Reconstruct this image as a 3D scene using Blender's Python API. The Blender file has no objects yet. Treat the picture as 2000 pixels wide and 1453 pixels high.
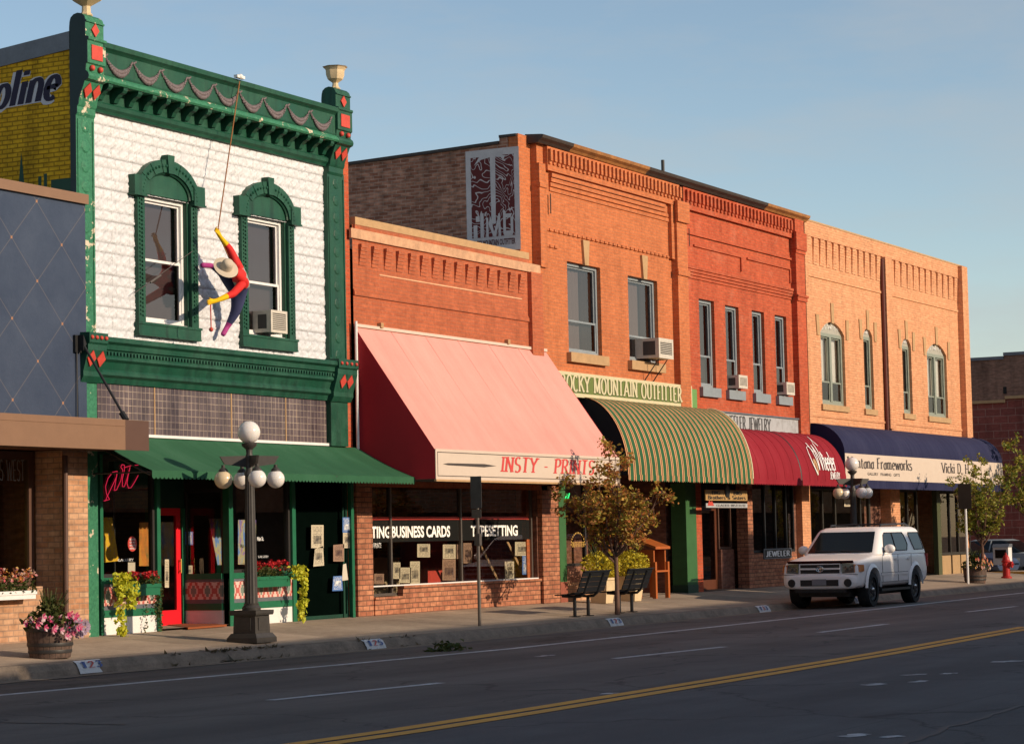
import bpy, bmesh, math, random
from mathutils import Vector, Matrix
random.seed(7)
S = bpy.context.scene
COL = S.collection
PI = math.pi
# ------------------------------------------------------------------ camera frame (metres; facades stand on y = 0, street runs along x)
CR = ((0.46604643846420635, 0.051960419449739136, 0.8832331696700685),
      (-0.8844926060013147, 0.051914878145799634, 0.46365685086722275),
      (-0.021761137925943936, -0.997298831964479, 0.07015335087117434))
CD, CH, CF = 24.341, 1.38, 4700.0
def _ray(px, py):
    a = (px-1000.0, py-726.5, CF)
    return [sum(CR[i][j]*a[j] for j in range(3)) for i in range(3)]
def F(px, py, Y=0.0):                     # survey of the photo: point on the vertical plane y = Y
    v = _ray(px, py); t = (CD+Y)/v[1]
    return v[0]*t, CH+v[2]*t
def FX(px, py, X):                        # point on the vertical plane x = X
    v = _ray(px, py); t = X/v[0]
    return v[1]*t-CD, CH+v[2]*t
SL = 0.067
def FG(px, py):                           # point on the sloping sidewalk
    v = _ray(px, py); t = (-SL*CD-CH)/(v[2]-SL*v[1])
    return v[0]*t, v[1]*t-CD
YC = -3.30
def zroad(y):
    if y > YC: return SL*y
    if y > -5.6: return -0.375+0.045*(YC-y)/2.3
    if y > -21: return -0.33+0.02*(1-abs(y+13)/8.0)
    return -0.33
def FR(px, py):
    v = _ray(px, py); z = -0.33
    for k in range(6):
        t = (z-CH)/v[2]; y = v[1]*t-CD; z = zroad(min(y, YC-.001))
    return v[0]*t, y
# ------------------------------------------------------------------ mesh builder
class MB:
    def __init__(s): s.v = []; s.f = []; s.m = []; s.cur = 0
    def P(s, p): s.v.append(tuple(p)); return len(s.v)-1
    def poly(s, pts, m=None):
        s.f.append([s.P(p) for p in pts]); s.m.append(s.cur if m is None else m); return s
    def box(s, x0, x1, y0, y1, z0, z1, m=None):
        if x0 > x1: x0, x1 = x1, x0
        if y0 > y1: y0, y1 = y1, y0
        if z0 > z1: z0, z1 = z1, z0
        b = len(s.v)
        for z in (z0, z1):
            s.v += [(x0,y0,z),(x1,y0,z),(x1,y1,z),(x0,y1,z)]
        for q in ((0,3,2,1),(4,5,6,7),(0,1,5,4),(1,2,6,5),(2,3,7,6),(3,0,4,7)):
            s.f.append([b+i for i in q]); s.m.append(s.cur if m is None else m)
        return s
    def hexa(s, P8, m=None):              # 4 bottom points (ccw from above) then 4 top points
        b = len(s.v); s.v += [tuple(p) for p in P8]
        for q in ((0,3,2,1),(4,5,6,7),(0,1,5,4),(1,2,6,5),(2,3,7,6),(3,0,4,7)):
            s.f.append([b+i for i in q]); s.m.append(s.cur if m is None else m)
        return s
    def prism(s, poly, ext, frame, m=None):   # 2-D polygon swept by ext; frame maps (u,v,w)->xyz
        n = len(poly); b = len(s.v)
        s.v += [frame(u, v, ext[0]) for u, v in poly]+[frame(u, v, ext[1]) for u, v in poly]
        mm = s.cur if m is None else m
        s.f.append(list(range(b, b+n))); s.m.append(mm)
        s.f.append([b+n+i for i in reversed(range(n))]); s.m.append(mm)
        for i in range(n):
            j = (i+1) % n
            s.f.append([b+j, b+i, b+n+i, b+n+j]); s.m.append(mm)
        return s
    def prx(s, yz, x0, x1, m=None): return s.prism(yz, (x0, x1), lambda u, v, w: (w, u, v), m)
    def pry(s, xz, y0, y1, m=None): return s.prism(xz, (y0, y1), lambda u, v, w: (u, w, v), m)
    def prz(s, xy, z0, z1, m=None): return s.prism(xy, (z0, z1), lambda u, v, w: (u, v, w), m)
    def strip(s, A, B, m=None, closed=False):
        n = len(A); b = len(s.v); s.v += [tuple(p) for p in A]+[tuple(p) for p in B]
        for i in range(n if closed else n-1):
            j = (i+1) % n
            s.f.append([b+i, b+j, b+n+j, b+n+i]); s.m.append(s.cur if m is None else m)
        return s
    def loft(s, rings, closed=True, cap=True, m=None):
        n = len(rings[0]); b = len(s.v); mm = s.cur if m is None else m
        for r in rings: s.v += [tuple(p) for p in r]
        for k in range(len(rings)-1):
            for i in range(n if closed else n-1):
                j = (i+1) % n
                s.f.append([b+k*n+i, b+k*n+j, b+(k+1)*n+j, b+(k+1)*n+i]); s.m.append(mm)
        if cap and closed:
            s.f.append([b+i for i in reversed(range(n))]); s.m.append(mm)
            s.f.append([b+(len(rings)-1)*n+i for i in range(n)]); s.m.append(mm)
        return s
    def lathe(s, prof, c=(0,0,0), n=16, m=None, ax=2, flute=0, cap=True):
        rings = []
        for r, z in prof:
            ring = []
            for i in range(n):
                a = 2*PI*i/n; rr = r*(1-flute*(i % 2))
                q = (rr*math.cos(a), rr*math.sin(a), z)
                if ax == 0: q = (q[2], q[0], q[1])
                if ax == 1: q = (q[1], q[2], q[0])
                ring.append((c[0]+q[0], c[1]+q[1], c[2]+q[2]))
            rings.append(ring)
        return s.loft(rings, m=m, cap=cap)
    def tube(s, pts, r, n=8, m=None, cap=True):
        pts = [Vector(p) for p in pts]; rings = []
        rr = r if isinstance(r, (list, tuple)) else [r]*len(pts)
        up = None
        for i, p in enumerate(pts):
            d = (pts[min(i+1, len(pts)-1)]-pts[max(i-1, 0)])
            if d.length < 1e-9: d = Vector((0,0,1))
            d.normalize()
            if up is None: up = Vector((0,0,1)) if abs(d.z) < .9 else Vector((1,0,0))
            a = d.cross(up)
            if a.length < 1e-6: a = d.cross(Vector((.3,.5,.8)))
            a.normalize(); b = a.cross(d).normalized(); up = b
            rings.append([p+(a*math.cos(2*PI*k/n)+b*math.sin(2*PI*k/n))*rr[i] for k in range(n)])
        return s.loft(rings, m=m, cap=cap)
    def ball(s, c, r, n=16, k=10, m=None, sz=1.0):
        prof = [(max(1e-4, r*math.sin(PI*i/k)), -r*sz*math.cos(PI*i/k)) for i in range(k+1)]
        return s.lathe(prof, c, n, m)
    def add(s, o, fn):
        b = len(s.v); s.v += [tuple(fn(p)) for p in o.v]
        s.f += [[b+i for i in f] for f in o.f]; s.m += o.m; return s
    def mesh(s, name, mats, origin=(0,0,0), smooth=None):
        me = bpy.data.meshes.new(name)
        ox, oy, oz = origin
        me.from_pydata([(x-ox, y-oy, z-oz) for x, y, z in s.v], [], s.f)
        for mt in (mats if isinstance(mats, (list, tuple)) else [mats]): me.materials.append(mt)
        me.polygons.foreach_set('material_index', s.m)
        if smooth:
            me.shade_smooth()
            me.set_sharp_from_angle(angle=math.radians(smooth))
        me.update(); return me
LOC = {}
def fixn(me):
    bm = bmesh.new(); bm.from_mesh(me); bmesh.ops.recalc_face_normals(bm, faces=bm.faces); bm.to_mesh(me); bm.free()
def setp(o, label=None, cat=None, group=None, kind=None):
    if label: o['label'] = label
    if cat: o['category'] = cat
    if group: o['group'] = group
    if kind: o['kind'] = kind
    return o
def thing(name, label, cat, loc=(0,0,0), group=None):
    o = bpy.data.objects.new(name, None); COL.objects.link(o)
    o.location = loc; o.empty_display_size = .2; LOC[o.name] = tuple(loc)
    return setp(o, label, cat, group)
def part(name, mb, mat, parent, smooth=None, label=None, fix=True):
    org = LOC[parent.name]
    me = mb.mesh(name, mat, org, smooth)
    if fix: fixn(me)
    o = bpy.data.objects.new(name, me); COL.objects.link(o); o.parent = parent
    LOC[o.name] = org
    if label: o['label'] = label
    return o
def single(name, mb, mat, label, cat, loc=None, group=None, smooth=None, kind=None, fix=True):
    if loc is None:
        xs = [p[0] for p in mb.v]; ys = [p[1] for p in mb.v]; zs = [p[2] for p in mb.v]
        loc = ((min(xs)+max(xs))/2, (min(ys)+max(ys))/2, min(zs))
    me = mb.mesh(name, mat, loc, smooth)
    if fix: fixn(me)
    o = bpy.data.objects.new(name, me); COL.objects.link(o); o.location = loc; LOC[o.name] = tuple(loc)
    return setp(o, label, cat, group, kind)
def struct(name, mb, mat, smooth=None, fix=True):
    me = mb.mesh(name, mat, (0,0,0), smooth)
    if fix: fixn(me)
    o = bpy.data.objects.new(name, me); COL.objects.link(o); o['kind'] = 'structure'; LOC[o.name] = (0,0,0); return o
def dup(root, loc, rotz=0.0, label=None, scale=None):
    r = root.copy(); COL.objects.link(r); r.location = loc; r.rotation_euler = (0,0,rotz)
    if scale: r.scale = scale
    if label: r['label'] = label
    LOC[r.name] = tuple(loc)
    for ch in list(root.children):
        c = ch.copy(); COL.objects.link(c); c.parent = r
        for g in list(ch.children):
            d = g.copy(); COL.objects.link(d); d.parent = c
    return r
# ------------------------------------------------------------------ materials
def lin(c):
    return tuple((x/12.92 if x <= .04045 else ((x+.055)/1.055)**2.4) for x in c)
def rgb(r, g, b): return lin((r/255., g/255., b/255.))+(1,)
class NT:
    def __init__(s, name):
        s.m = bpy.data.materials.new(name); s.m.use_nodes = True; s.t = s.m.node_tree; s.t.nodes.clear()
        s.out = s.n('ShaderNodeOutputMaterial')
    def n(s, typ, **kw):
        nd = s.t.nodes.new(typ)
        for k, v in kw.items():
            if k.startswith('i_'): nd.inputs[k[2:].replace('_', ' ')].default_value = v
            else: setattr(nd, k, v)
        return nd
    def l(s, a, b): s.t.links.new(a, b)
    def math(s, op, a, b=None, c=None):
        nd = s.n('ShaderNodeMath', operation=op)
        for i, v in enumerate((a, b, c)):
            if v is None: continue
            if isinstance(v, (int, float)): nd.inputs[i].default_value = v
            else: s.l(v, nd.inputs[i])
        return nd.outputs[0]
    def mix(s, fac, a, b, mode='MIX'):
        nd = s.n('ShaderNodeMix', data_type='RGBA', blend_type=mode)
        for sock, v in ((nd.inputs[0], fac), (nd.inputs[6], a), (nd.inputs[7], b)):
            if isinstance(v, (int, float, tuple)): sock.default_value = v
            else: s.l(v, sock)
        return nd.outputs[2]
    def pos(s):
        return s.n('ShaderNodeTexCoord').outputs['Object']
    def noise(s, vec, scale, detail=4, rough=.6):
        nd = s.n('ShaderNodeTexNoise'); nd.inputs['Scale'].default_value = scale
        nd.inputs['Detail'].default_value = detail; nd.inputs['Roughness'].default_value = rough
        if vec is not None: s.l(vec, nd.inputs['Vector'])
        return nd.outputs['Fac']
    def ramp(s, fac, stops):
        nd = s.n('ShaderNodeValToRGB'); el = nd.color_ramp.elements
        while len(el) < len(stops): el.new(.5)
        for e, (p, c) in zip(el, stops): e.position = p; e.color = c if len(c) == 4 else tuple(c)+(1,)
        s.l(fac, nd.inputs[0]); return nd.outputs[0]
    def uvz(s, flip=False):                # (x+y, z, 0): runs along any axis-aligned wall
        p = s.n('ShaderNodeSeparateXYZ'); s.l(s.pos(), p.inputs[0])
        c = s.n('ShaderNodeCombineXYZ'); s.l(s.math('ADD', p.outputs[0], p.outputs[1]), c.inputs[0]); s.l(p.outputs[2], c.inputs[1])
        return c.outputs[0]
    def bsdf(s, col, rough=.6, metal=0., bump=None, bstr=.3, bdist=.01, spec=.4, emit=None, estr=0):
        b = s.n('ShaderNodeBsdfPrincipled')
        for k, v in (('Base Color', col), ('Roughness', rough), ('Metallic', metal)):
            if isinstance(v, (int, float, tuple)): b.inputs[k].default_value = v
            else: s.l(v, b.inputs[k])
        b.inputs['Specular IOR Level'].default_value = spec
        if emit: b.inputs['Emission Color'].default_value = emit; b.inputs['Emission Strength'].default_value = estr
        if bump is not None:
            bp = s.n('ShaderNodeBump'); bp.inputs['Strength'].default_value = bstr; bp.inputs['Distance'].default_value = bdist
            s.l(bump, bp.inputs['Height']); s.l(bp.outputs[0], b.inputs['Normal'])
        s.l(b.outputs[0], s.out.inputs[0]); return s.m
def g3(v): return (v, v, v, 1)
def paint(name, col, rough=.55, var=.25, scale=2.5, metal=0., bump=.0, spec=.4, streak=False):
    t = NT(name); p = t.pos()
    if streak:
        mp = t.n('ShaderNodeMapping'); mp.inputs['Scale'].default_value = (1, 1, .15); t.l(p, mp.inputs[0]); p2 = mp.outputs[0]
    else: p2 = p
    a = t.noise(p2, scale, 5, .65); b = t.noise(p, scale*9, 3)
    f = t.math('ADD', t.math('MULTIPLY', a, .7), t.math('MULTIPLY', b, .3))
    c = t.ramp(f, [(.25, tuple(x*(1-var) for x in col[:3])), (.75, tuple(min(1, x*(1+var*.6)) for x in col[:3]))])
    return t.bsdf(c, rough, metal, b if bump else None, bump, .01, spec)
def brick(name, c1, c2, mortar, w=.215, h=.075, ms=.007, var=.3, grime=.35, bump=.5, tint=None, grimecol=None):
    t = NT(name); v = t.uvz()
    br = t.n('ShaderNodeTexBrick', offset=.5); t.l(v, br.inputs['Vector'])
    br.inputs['Color1'].default_value = c1; br.inputs['Color2'].default_value = c2; br.inputs['Mortar'].default_value = mortar
    br.inputs['Scale'].default_value = 1; br.inputs['Mortar Size'].default_value = ms; br.inputs['Brick Width'].default_value = w
    br.inputs['Row Height'].default_value = h; br.inputs['Mortar Smooth'].default_value = .3
    n1 = t.noise(v, .7, 5, .65); n2 = t.noise(v, 14, 3); ms_ = t.n('ShaderNodeMapping'); ms_.inputs['Scale'].default_value = (2.6, .22, 1); t.l(v, ms_.inputs[0]); n4 = t.noise(ms_.outputs[0], 1, 5, .7)
    mp = t.n('ShaderNodeMapping'); mp.inputs['Scale'].default_value = (4.6, 13, 1); t.l(v, mp.inputs[0])
    n3 = t.noise(mp.outputs[0], 1, 1, .4)
    c = t.mix(1, br.outputs['Color'], t.ramp(n3, [(.3, g3(1-var)), (.7, g3(1+var*.35))]), 'MULTIPLY')
    c = t.mix(1, c, t.ramp(n1, [(.3, g3(1-grime)), (.62, g3(1))]), 'MULTIPLY')
    c = t.mix(1, c, t.ramp(n2, [(.3, g3(.85)), (.7, g3(1.08))]), 'MULTIPLY')
    c = t.mix(1, c, t.ramp(n4, [(.30, g3(1-grime*1.3)), (.50, g3(1)), (.74, g3(1.10))]), 'MULTIPLY')
    if tint:                               # pale patches (worn paint, efflorescence)
        nn = t.noise(v, 1.3, 6, .7); c = t.mix(t.ramp(nn, [(.55, g3(0)), (.72, g3(.6))]), c, tint)
    hgt = t.math('ADD', t.math('MULTIPLY', br.outputs['Fac'], -1), t.math('MULTIPLY', n2, .5))
    return t.bsdf(c, .85, 0, hgt, bump, .012, .2)
def plain(name, col, rough=.6, metal=0., spec=.4, emit=None, estr=0):
    return NT(name).bsdf(col, rough, metal, spec=spec, emit=emit, estr=estr)
def glass(name, tint=(.5,.52,.52,1), fac=.12, rough=.0):
    t = NT(name); lw = t.n('ShaderNodeFresnel'); lw.inputs[0].default_value = 1.5
    tr = t.n('ShaderNodeBsdfTransparent'); tr.inputs[0].default_value = tint
    gl = t.n('ShaderNodeBsdfGlossy'); gl.inputs['Roughness'].default_value = rough; gl.inputs[0].default_value = (.86,.74,.70,1)
    mx = t.n('ShaderNodeMixShader'); t.l(t.math('ADD', lw.outputs[0], fac), mx.inputs[0])
    t.l(tr.outputs[0], mx.inputs[1]); t.l(gl.outputs[0], mx.inputs[2]); t.l(mx.outputs[0], t.out.inputs[0])
    return t.m
def weathered(name, col, fade, grime, rough=.5):   # old paint: chalky fading above, streaked dirt below, fine mottling
    t = NT(name); p = t.pos(); mp = t.n('ShaderNodeMapping'); mp.inputs['Scale'].default_value = (3, 3, .35); t.l(p, mp.inputs[0])
    a = t.noise(p, 1.3, 6, .7); b = t.noise(mp.outputs[0], 2.2, 5, .65); d = t.noise(p, 34, 3)
    c = t.mix(t.ramp(a, [(.48, g3(0)), (.72, g3(.7))]), col, fade); c = t.mix(t.ramp(b, [(.50, g3(0)), (.75, g3(.75))]), c, grime)
    c = t.mix(1, c, t.ramp(d, [(.3, g3(.84)), (.7, g3(1.12))]), 'MULTIPLY')
    return t.bsdf(c, t.ramp(a, [(.3, g3(rough-.12)), (.7, g3(rough+.25))]), 0, d, .12, .006, .4)
def canvas(name, col, fade=.18, bs=.5, rough=.85):   # awning cloth: sun-faded patches, run-off streaks, slack folds, fine weave
    t = NT(name); p = t.pos(); mp = t.n('ShaderNodeMapping'); mp.inputs['Scale'].default_value = (2.4, .5, .4); t.l(p, mp.inputs[0])
    a = t.noise(mp.outputs[0], 1.0, 5, .6); b = t.noise(p, .8, 4, .6); w = t.noise(p, 120, 2); f = t.noise(mp.outputs[0], 1.7, 2, .4)
    c = t.ramp(t.math('ADD', t.math('MULTIPLY', a, .5), t.math('MULTIPLY', b, .5)), [(.3, tuple(x*(1-fade) for x in col[:3])), (.5, col[:3]), (.72, tuple(min(1, x*(1+fade*.7)+.012) for x in col[:3]))])
    c = t.mix(1, c, t.ramp(w, [(.3, g3(.9)), (.7, g3(1.06))]), 'MULTIPLY')
    return t.bsdf(c, rough, 0, t.math('ADD', t.math('MULTIPLY', f, 1), t.math('MULTIPLY', w, .02)), bs, .06, .2)
M = {}
M['green'] = weathered('green_paint', rgb(19,74,54), rgb(46,94,74), rgb(9,40,31))
M['green_dark'] = paint('dark_green_paint', rgb(18,62,46), .5, .3, 3)
def _peel():
    t = NT('peeling_green_paint'); p = t.pos()
    n = t.noise(p, 5, 6, .7); n2 = t.noise(p, 1.6, 2); b = t.noise(p, 20, 3)
    base = t.ramp(b, [(.3, rgb(36,100,72)), (.7, rgb(58,128,94))])
    k = t.ramp(t.math('ADD', t.math('MULTIPLY', n, .75), t.math('MULTIPLY', n2, .3)), [(.595, g3(0)), (.61, g3(1))])
    return t.bsdf(t.mix(k, base, rgb(205,190,165)), .6, 0, t.math('SUBTRACT', b, k), .3, .01)
M['peel'] = _peel()
def _tin():
    t = NT('white_stamped_tin'); p = t.pos()
    n = t.noise(p, 2, 5); n2 = t.noise(p, 26, 4)
    at = t.n('ShaderNodeAttribute', attribute_name='crevice_shade')
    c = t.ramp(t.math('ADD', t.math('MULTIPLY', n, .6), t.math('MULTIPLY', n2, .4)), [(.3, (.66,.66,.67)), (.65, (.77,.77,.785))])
    c = t.mix(1, c, t.ramp(at.outputs['Fac'], [(.02, g3(.55)), (.3, g3(.80)), (.62, g3(1.0)), (1, g3(1.12))]), 'MULTIPLY')  # low parts darkened, high parts lightened: crevice shading put into the colour
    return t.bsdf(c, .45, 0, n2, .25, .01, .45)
M['tin'] = _tin()
M['cream'] = paint('cream_stone', rgb(214,190,150), .7, .2, 6)
M['redpaint'] = paint('faded_red_paint', rgb(200,72,58), .6, .3, 9)
M['swag'] = paint('mauve_garland', rgb(112,100,102), .6, .5, 18)
M['orange_brick'] = brick('orange_brick', (.61,.19,.070,1), (.54,.16,.058,1), (.58,.235,.12,1), var=.12, grime=.13, bump=.8)
M['pink_brick'] = brick('red_orange_brick', (.53,.145,.062,1), (.46,.12,.052,1), (.50,.18,.10,1), var=.12, grime=.14, bump=.8)
M['red_brick'] = brick('deep_red_brick', (.57,.112,.046,1), (.48,.085,.036,1), (.54,.17,.09,1), var=.16, grime=.16, bump=.8, tint=(.52,.2,.12,1))
M['tan_brick'] = brick('tan_orange_brick', (.80,.39,.20,1), (.71,.32,.155,1), (.66,.34,.2,1), var=.14, grime=.10, bump=.8)
M['pale_brick'] = brick('pale_brick', (.66,.40,.24,1), (.55,.27,.14,1), (.42,.27,.18,1), w=.24, h=.09, ms=.011, var=.2, grime=.25)
M['side_brick'] = brick('old_brown_brick', (.62,.31,.20,1), (.38,.15,.09,1), (.54,.36,.27,1), var=.4, grime=.25, ms=.009, w=.24, h=.078)
M['far_brick'] = brick('maroon_block', (.30,.085,.065,1), (.25,.07,.055,1), (.36,.19,.15,1), w=.62, h=.3, ms=.015, var=.15, grime=.25)
M['far_brown'] = brick('brown_block', (.36,.2,.14,1), (.30,.165,.115,1), (.33,.2,.15,1), w=.6, h=.3, ms=.01, var=.3, grime=.3)
M['base_brick'] = brick('storefront_brick', (.58,.25,.135,1), (.40,.145,.08,1), (.20,.10,.065,1), w=.24, h=.1, ms=.012, var=.25, grime=.2)
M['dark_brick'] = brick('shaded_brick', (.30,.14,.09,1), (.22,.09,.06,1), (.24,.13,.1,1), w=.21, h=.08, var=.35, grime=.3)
M['yellow_brick'] = brick('yellow_painted_brick', (.85,.50,.022,1), (.74,.42,.018,1), (.42,.24,.012,1), ms=.012, var=.2, grime=.35, bump=.9)
M['stone'] = paint('weathered_sandstone', rgb(184,148,106), .8, .25, 5, bump=.2)
M['paleband'] = paint('flaking_cream_band', rgb(204,158,122), .8, .5, 5)
M['black'] = plain('black_paint', (.012,.012,.012,1), .5)
M['iron'] = paint('dark_cast_iron', (.036,.033,.031,1), .5, .35, 10); M['lampiron'] = paint('brown_lamp_iron', (.05,.044,.038,1), .5, .4, 8)
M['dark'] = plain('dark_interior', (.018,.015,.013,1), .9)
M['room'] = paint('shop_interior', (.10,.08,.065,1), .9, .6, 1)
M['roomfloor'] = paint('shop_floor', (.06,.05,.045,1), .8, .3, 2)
M['white'] = paint('white_paint', (.78,.76,.73,1), .5, .1, 6)
M['greyframe'] = paint('blue_grey_window_paint', rgb(138,146,150), .55, .2, 5)
M['darkframe'] = plain('dark_frame', (.035,.032,.03,1), .45)
M['alu'] = paint('aluminium_frame', rgb(120,112,104), .4, .15, 6, .6)
M['bronze'] = paint('bronze_frame', (.05,.042,.032,1), .4, .2, 6, .3)
M['glass'] = glass('window_glass')
M['shopglass'] = glass('shop_glass', (.9,.91,.89,1), .02)
M['upglass'] = glass('upper_window_glass', (.70,.66,.65,1), .08)
M['blind'] = paint('grey_blind', rgb(120,112,116), .8, .1, 3)
M['blind2'] = paint('grey_mauve_shade', rgb(128,116,112), .85, .1, 2)
M['curtain'] = paint('dark_curtain', rgb(64,50,42), .9, .5, 9)
M['shade'] = paint('pale_window_shade', rgb(205,202,196), .8, .1, 3)
M['darkshade'] = paint('tan_lower_shade', rgb(120,98,84), .8, .2, 3)
M['acwhite'] = paint('air_conditioner_case', rgb(205,196,180), .5, .2, 8)
M['acgrille'] = plain('air_conditioner_grille', (.06,.055,.05,1), .6)
M['rust'] = paint('rusty_metal_cornice', rgb(165,112,62), .6, .75, 2.2)
M['cornice'] = paint('dark_metal_cornice', (.05,.035,.028,1), .5, .4, 4)
M['roof'] = paint('tar_roof', (.06,.058,.055,1), .9, .3, 1)
M['coping'] = paint('grey_flashing', rgb(112,116,122), .5, .3, 3, .3)
# ------------------------------------------------------------------ lettering: drawn strokes with thick and thin parts and slab serifs
def _arc(cx, cy, rx, ry, a0, a1, n=10):
    return [(cx+rx*math.cos(math.radians(a0+(a1-a0)*i/n)), cy+ry*math.sin(math.radians(a0+(a1-a0)*i/n))) for i in range(n+1)]
L = lambda *p: list(p)
X = .64
GL = {
 'A': (.78, [L((.04,0),(.39,1)), L((.39,1),(.74,0)), L((.17,.34),(.61,.34))]),
 'B': (.62, [L((.1,0),(.1,1)), L((.1,1),(.3,1))+_arc(.3,.76,.24,.24,90,-90)+L((.1,.52)), L((.3,.52))+_arc(.3,.26,.28,.26,90,-90)+L((.1,0))]),
 'C': (.68, [_arc(.38,.5,.31,.5,48,312,16)]),
 'D': (.7, [L((.1,0),(.1,1)), L((.1,1),(.3,1))+_arc(.3,.5,.32,.5,90,-90,14)+L((.1,0))]),
 'E': (.58, [L((.1,0),(.1,1)), L((.1,1),(.53,1)), L((.1,.52),(.42,.52)), L((.1,0),(.55,0))]),
 'F': (.55, [L((.1,0),(.1,1)), L((.1,1),(.52,1)), L((.1,.52),(.42,.52))]),
 'G': (.72, [_arc(.38,.5,.31,.5,48,330,16)+L((.66,.42),(.42,.42))]),
 'H': (.72, [L((.1,0),(.1,1)), L((.62,0),(.62,1)), L((.1,.52),(.62,.52))]),
 'I': (.26, [L((.13,0),(.13,1))]),
 'J': (.5, [L((.36,1),(.36,.25))+_arc(.2,.22,.16,.22,0,-150,8)]),
 'K': (.7, [L((.1,0),(.1,1)), L((.62,1),(.12,.42)), L((.28,.58),(.66,0))]),
 'L': (.55, [L((.1,0),(.1,1)), L((.1,0),(.52,0))]),
 'M': (.9, [L((.1,0),(.1,1)), L((.1,1),(.45,.1)), L((.45,.1),(.8,1)), L((.8,1),(.8,0))]),
 'N': (.74, [L((.1,0),(.1,1)), L((.1,1),(.64,0)), L((.64,0),(.64,1))]),
 'O': (.76, [_arc(.38,.5,.32,.5,90,450,22)]),
 'P': (.6, [L((.1,0),(.1,1)), L((.1,1),(.3,1))+_arc(.3,.74,.24,.26,90,-90)+L((.1,.48))]),
 'R': (.68, [L((.1,0),(.1,1)), L((.1,1),(.3,1))+_arc(.3,.75,.24,.25,90,-90)+L((.1,.5)), L((.32,.5),(.62,0))]),
 'S': (.58, [_arc(.29,.75,.22,.25,40,270,10)+_arc(.29,.25,.24,.25,90,-140,10)]),
 'T': (.66, [L((.33,0),(.33,1)), L((.03,1),(.63,1))]),
 'U': (.72, [L((.1,1),(.1,.3))+_arc(.36,.28,.26,.28,180,360,12)+L((.62,1))]),
 'V': (.74, [L((.03,1),(.37,0)), L((.37,0),(.71,1))]),
 'W': (1.0, [L((.03,1),(.27,0)), L((.27,0),(.5,.9)), L((.5,.9),(.73,0)), L((.73,0),(.97,1))]),
 'Y': (.7, [L((.03,1),(.35,.5)), L((.67,1),(.35,.5)), L((.35,.5),(.35,0))]),
 '-': (.5, [L((.1,.42),(.4,.42))]), '.': (.22, [L((.08,.0),(.08,.1))]), ' ': (.4, []), "'": (.2, [L((.1,1),(.07,.75))]), '&': (.7, [L((.65,0),(.2,.75))+_arc(.32,.82,.14,.17,200,-60,8)+L((.1,.3))+_arc(.3,.22,.2,.22,170,350,8)+L((.62,.5))]),
 'a': (.52, [_arc(.25,.27,.19,.29,60,300,12), L((.43,X),(.43,0))]),
 'c': (.48, [_arc(.27,X/2,.21,X/2,50,310,12)]),
 'e': (.52, [L((.07,.33),(.46,.36))+_arc(.27,X/2,.2,X/2,10,310,14)]),
 'g': (.52, [_arc(.25,.33,.19,.3,60,300,12), L((.43,X),(.43,-.1))+_arc(.26,-.12,.17,.16,0,-150,8)]),
 'h': (.56, [L((.1,0),(.1,1)), L((.1,.45))+_arc(.28,.42,.17,.22,150,0,8)+L((.45,0))]),
 'i': (.24, [L((.12,0),(.12,X)), L((.12,.82),(.12,.95))]),
 'k': (.54, [L((.1,0),(.1,1)), L((.48,X),(.12,.27)), L((.24,.38),(.5,0))]),
 'l': (.24, [L((.12,0),(.12,1))]),
 'm': (.84, [L((.1,0),(.1,X)), L((.1,.45))+_arc(.26,.44,.15,.2,150,0,8)+L((.41,0)), L((.41,.45))+_arc(.57,.44,.15,.2,150,0,8)+L((.72,0))]),
 'n': (.56, [L((.1,0),(.1,X)), L((.1,.45))+_arc(.28,.42,.17,.22,150,0,8)+L((.45,0))]),
 'o': (.54, [_arc(.27,X/2,.21,X/2,90,450,18)]),
 'r': (.42, [L((.1,0),(.1,X)), L((.1,.42))+_arc(.28,.44,.17,.2,160,50,7)]),
 's': (.46, [_arc(.23,.48,.16,.16,40,270,8)+_arc(.23,.16,.18,.16,90,-140,8)]),
 't': (.36, [L((.15,.85),(.15,.15))+_arc(.25,.13,.1,.13,180,320,6), L((.02,X),(.32,X))]),
 'u': (.56, [L((.1,X),(.1,.2))+_arc(.27,.2,.17,.2,180,340,8), L((.45,X),(.45,0))]),
 'w': (.76, [L((.03,X),(.2,0)), L((.2,0),(.38,.6)), L((.38,.6),(.56,0)), L((.56,0),(.73,X))]),
 'y': (.52, [L((.03,X),(.27,0)), L((.49,X),(.27,0))+L((.15,-.28))]),
 '1': (.4, [L((.06,.8),(.22,1)), L((.22,1),(.22,0))]),
 '2': (.56, [_arc(.27,.74,.2,.26,170,-30,9)+L((.06,0),(.52,0))]),
 '3': (.56, [_arc(.25,.76,.2,.24,150,-80,9)+_arc(.25,.26,.24,.26,80,-150,9)]),
 '5': (.56, [L((.48,1),(.12,1),(.1,.55))+_arc(.26,.3,.22,.3,110,-150,10)]),
}
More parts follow.
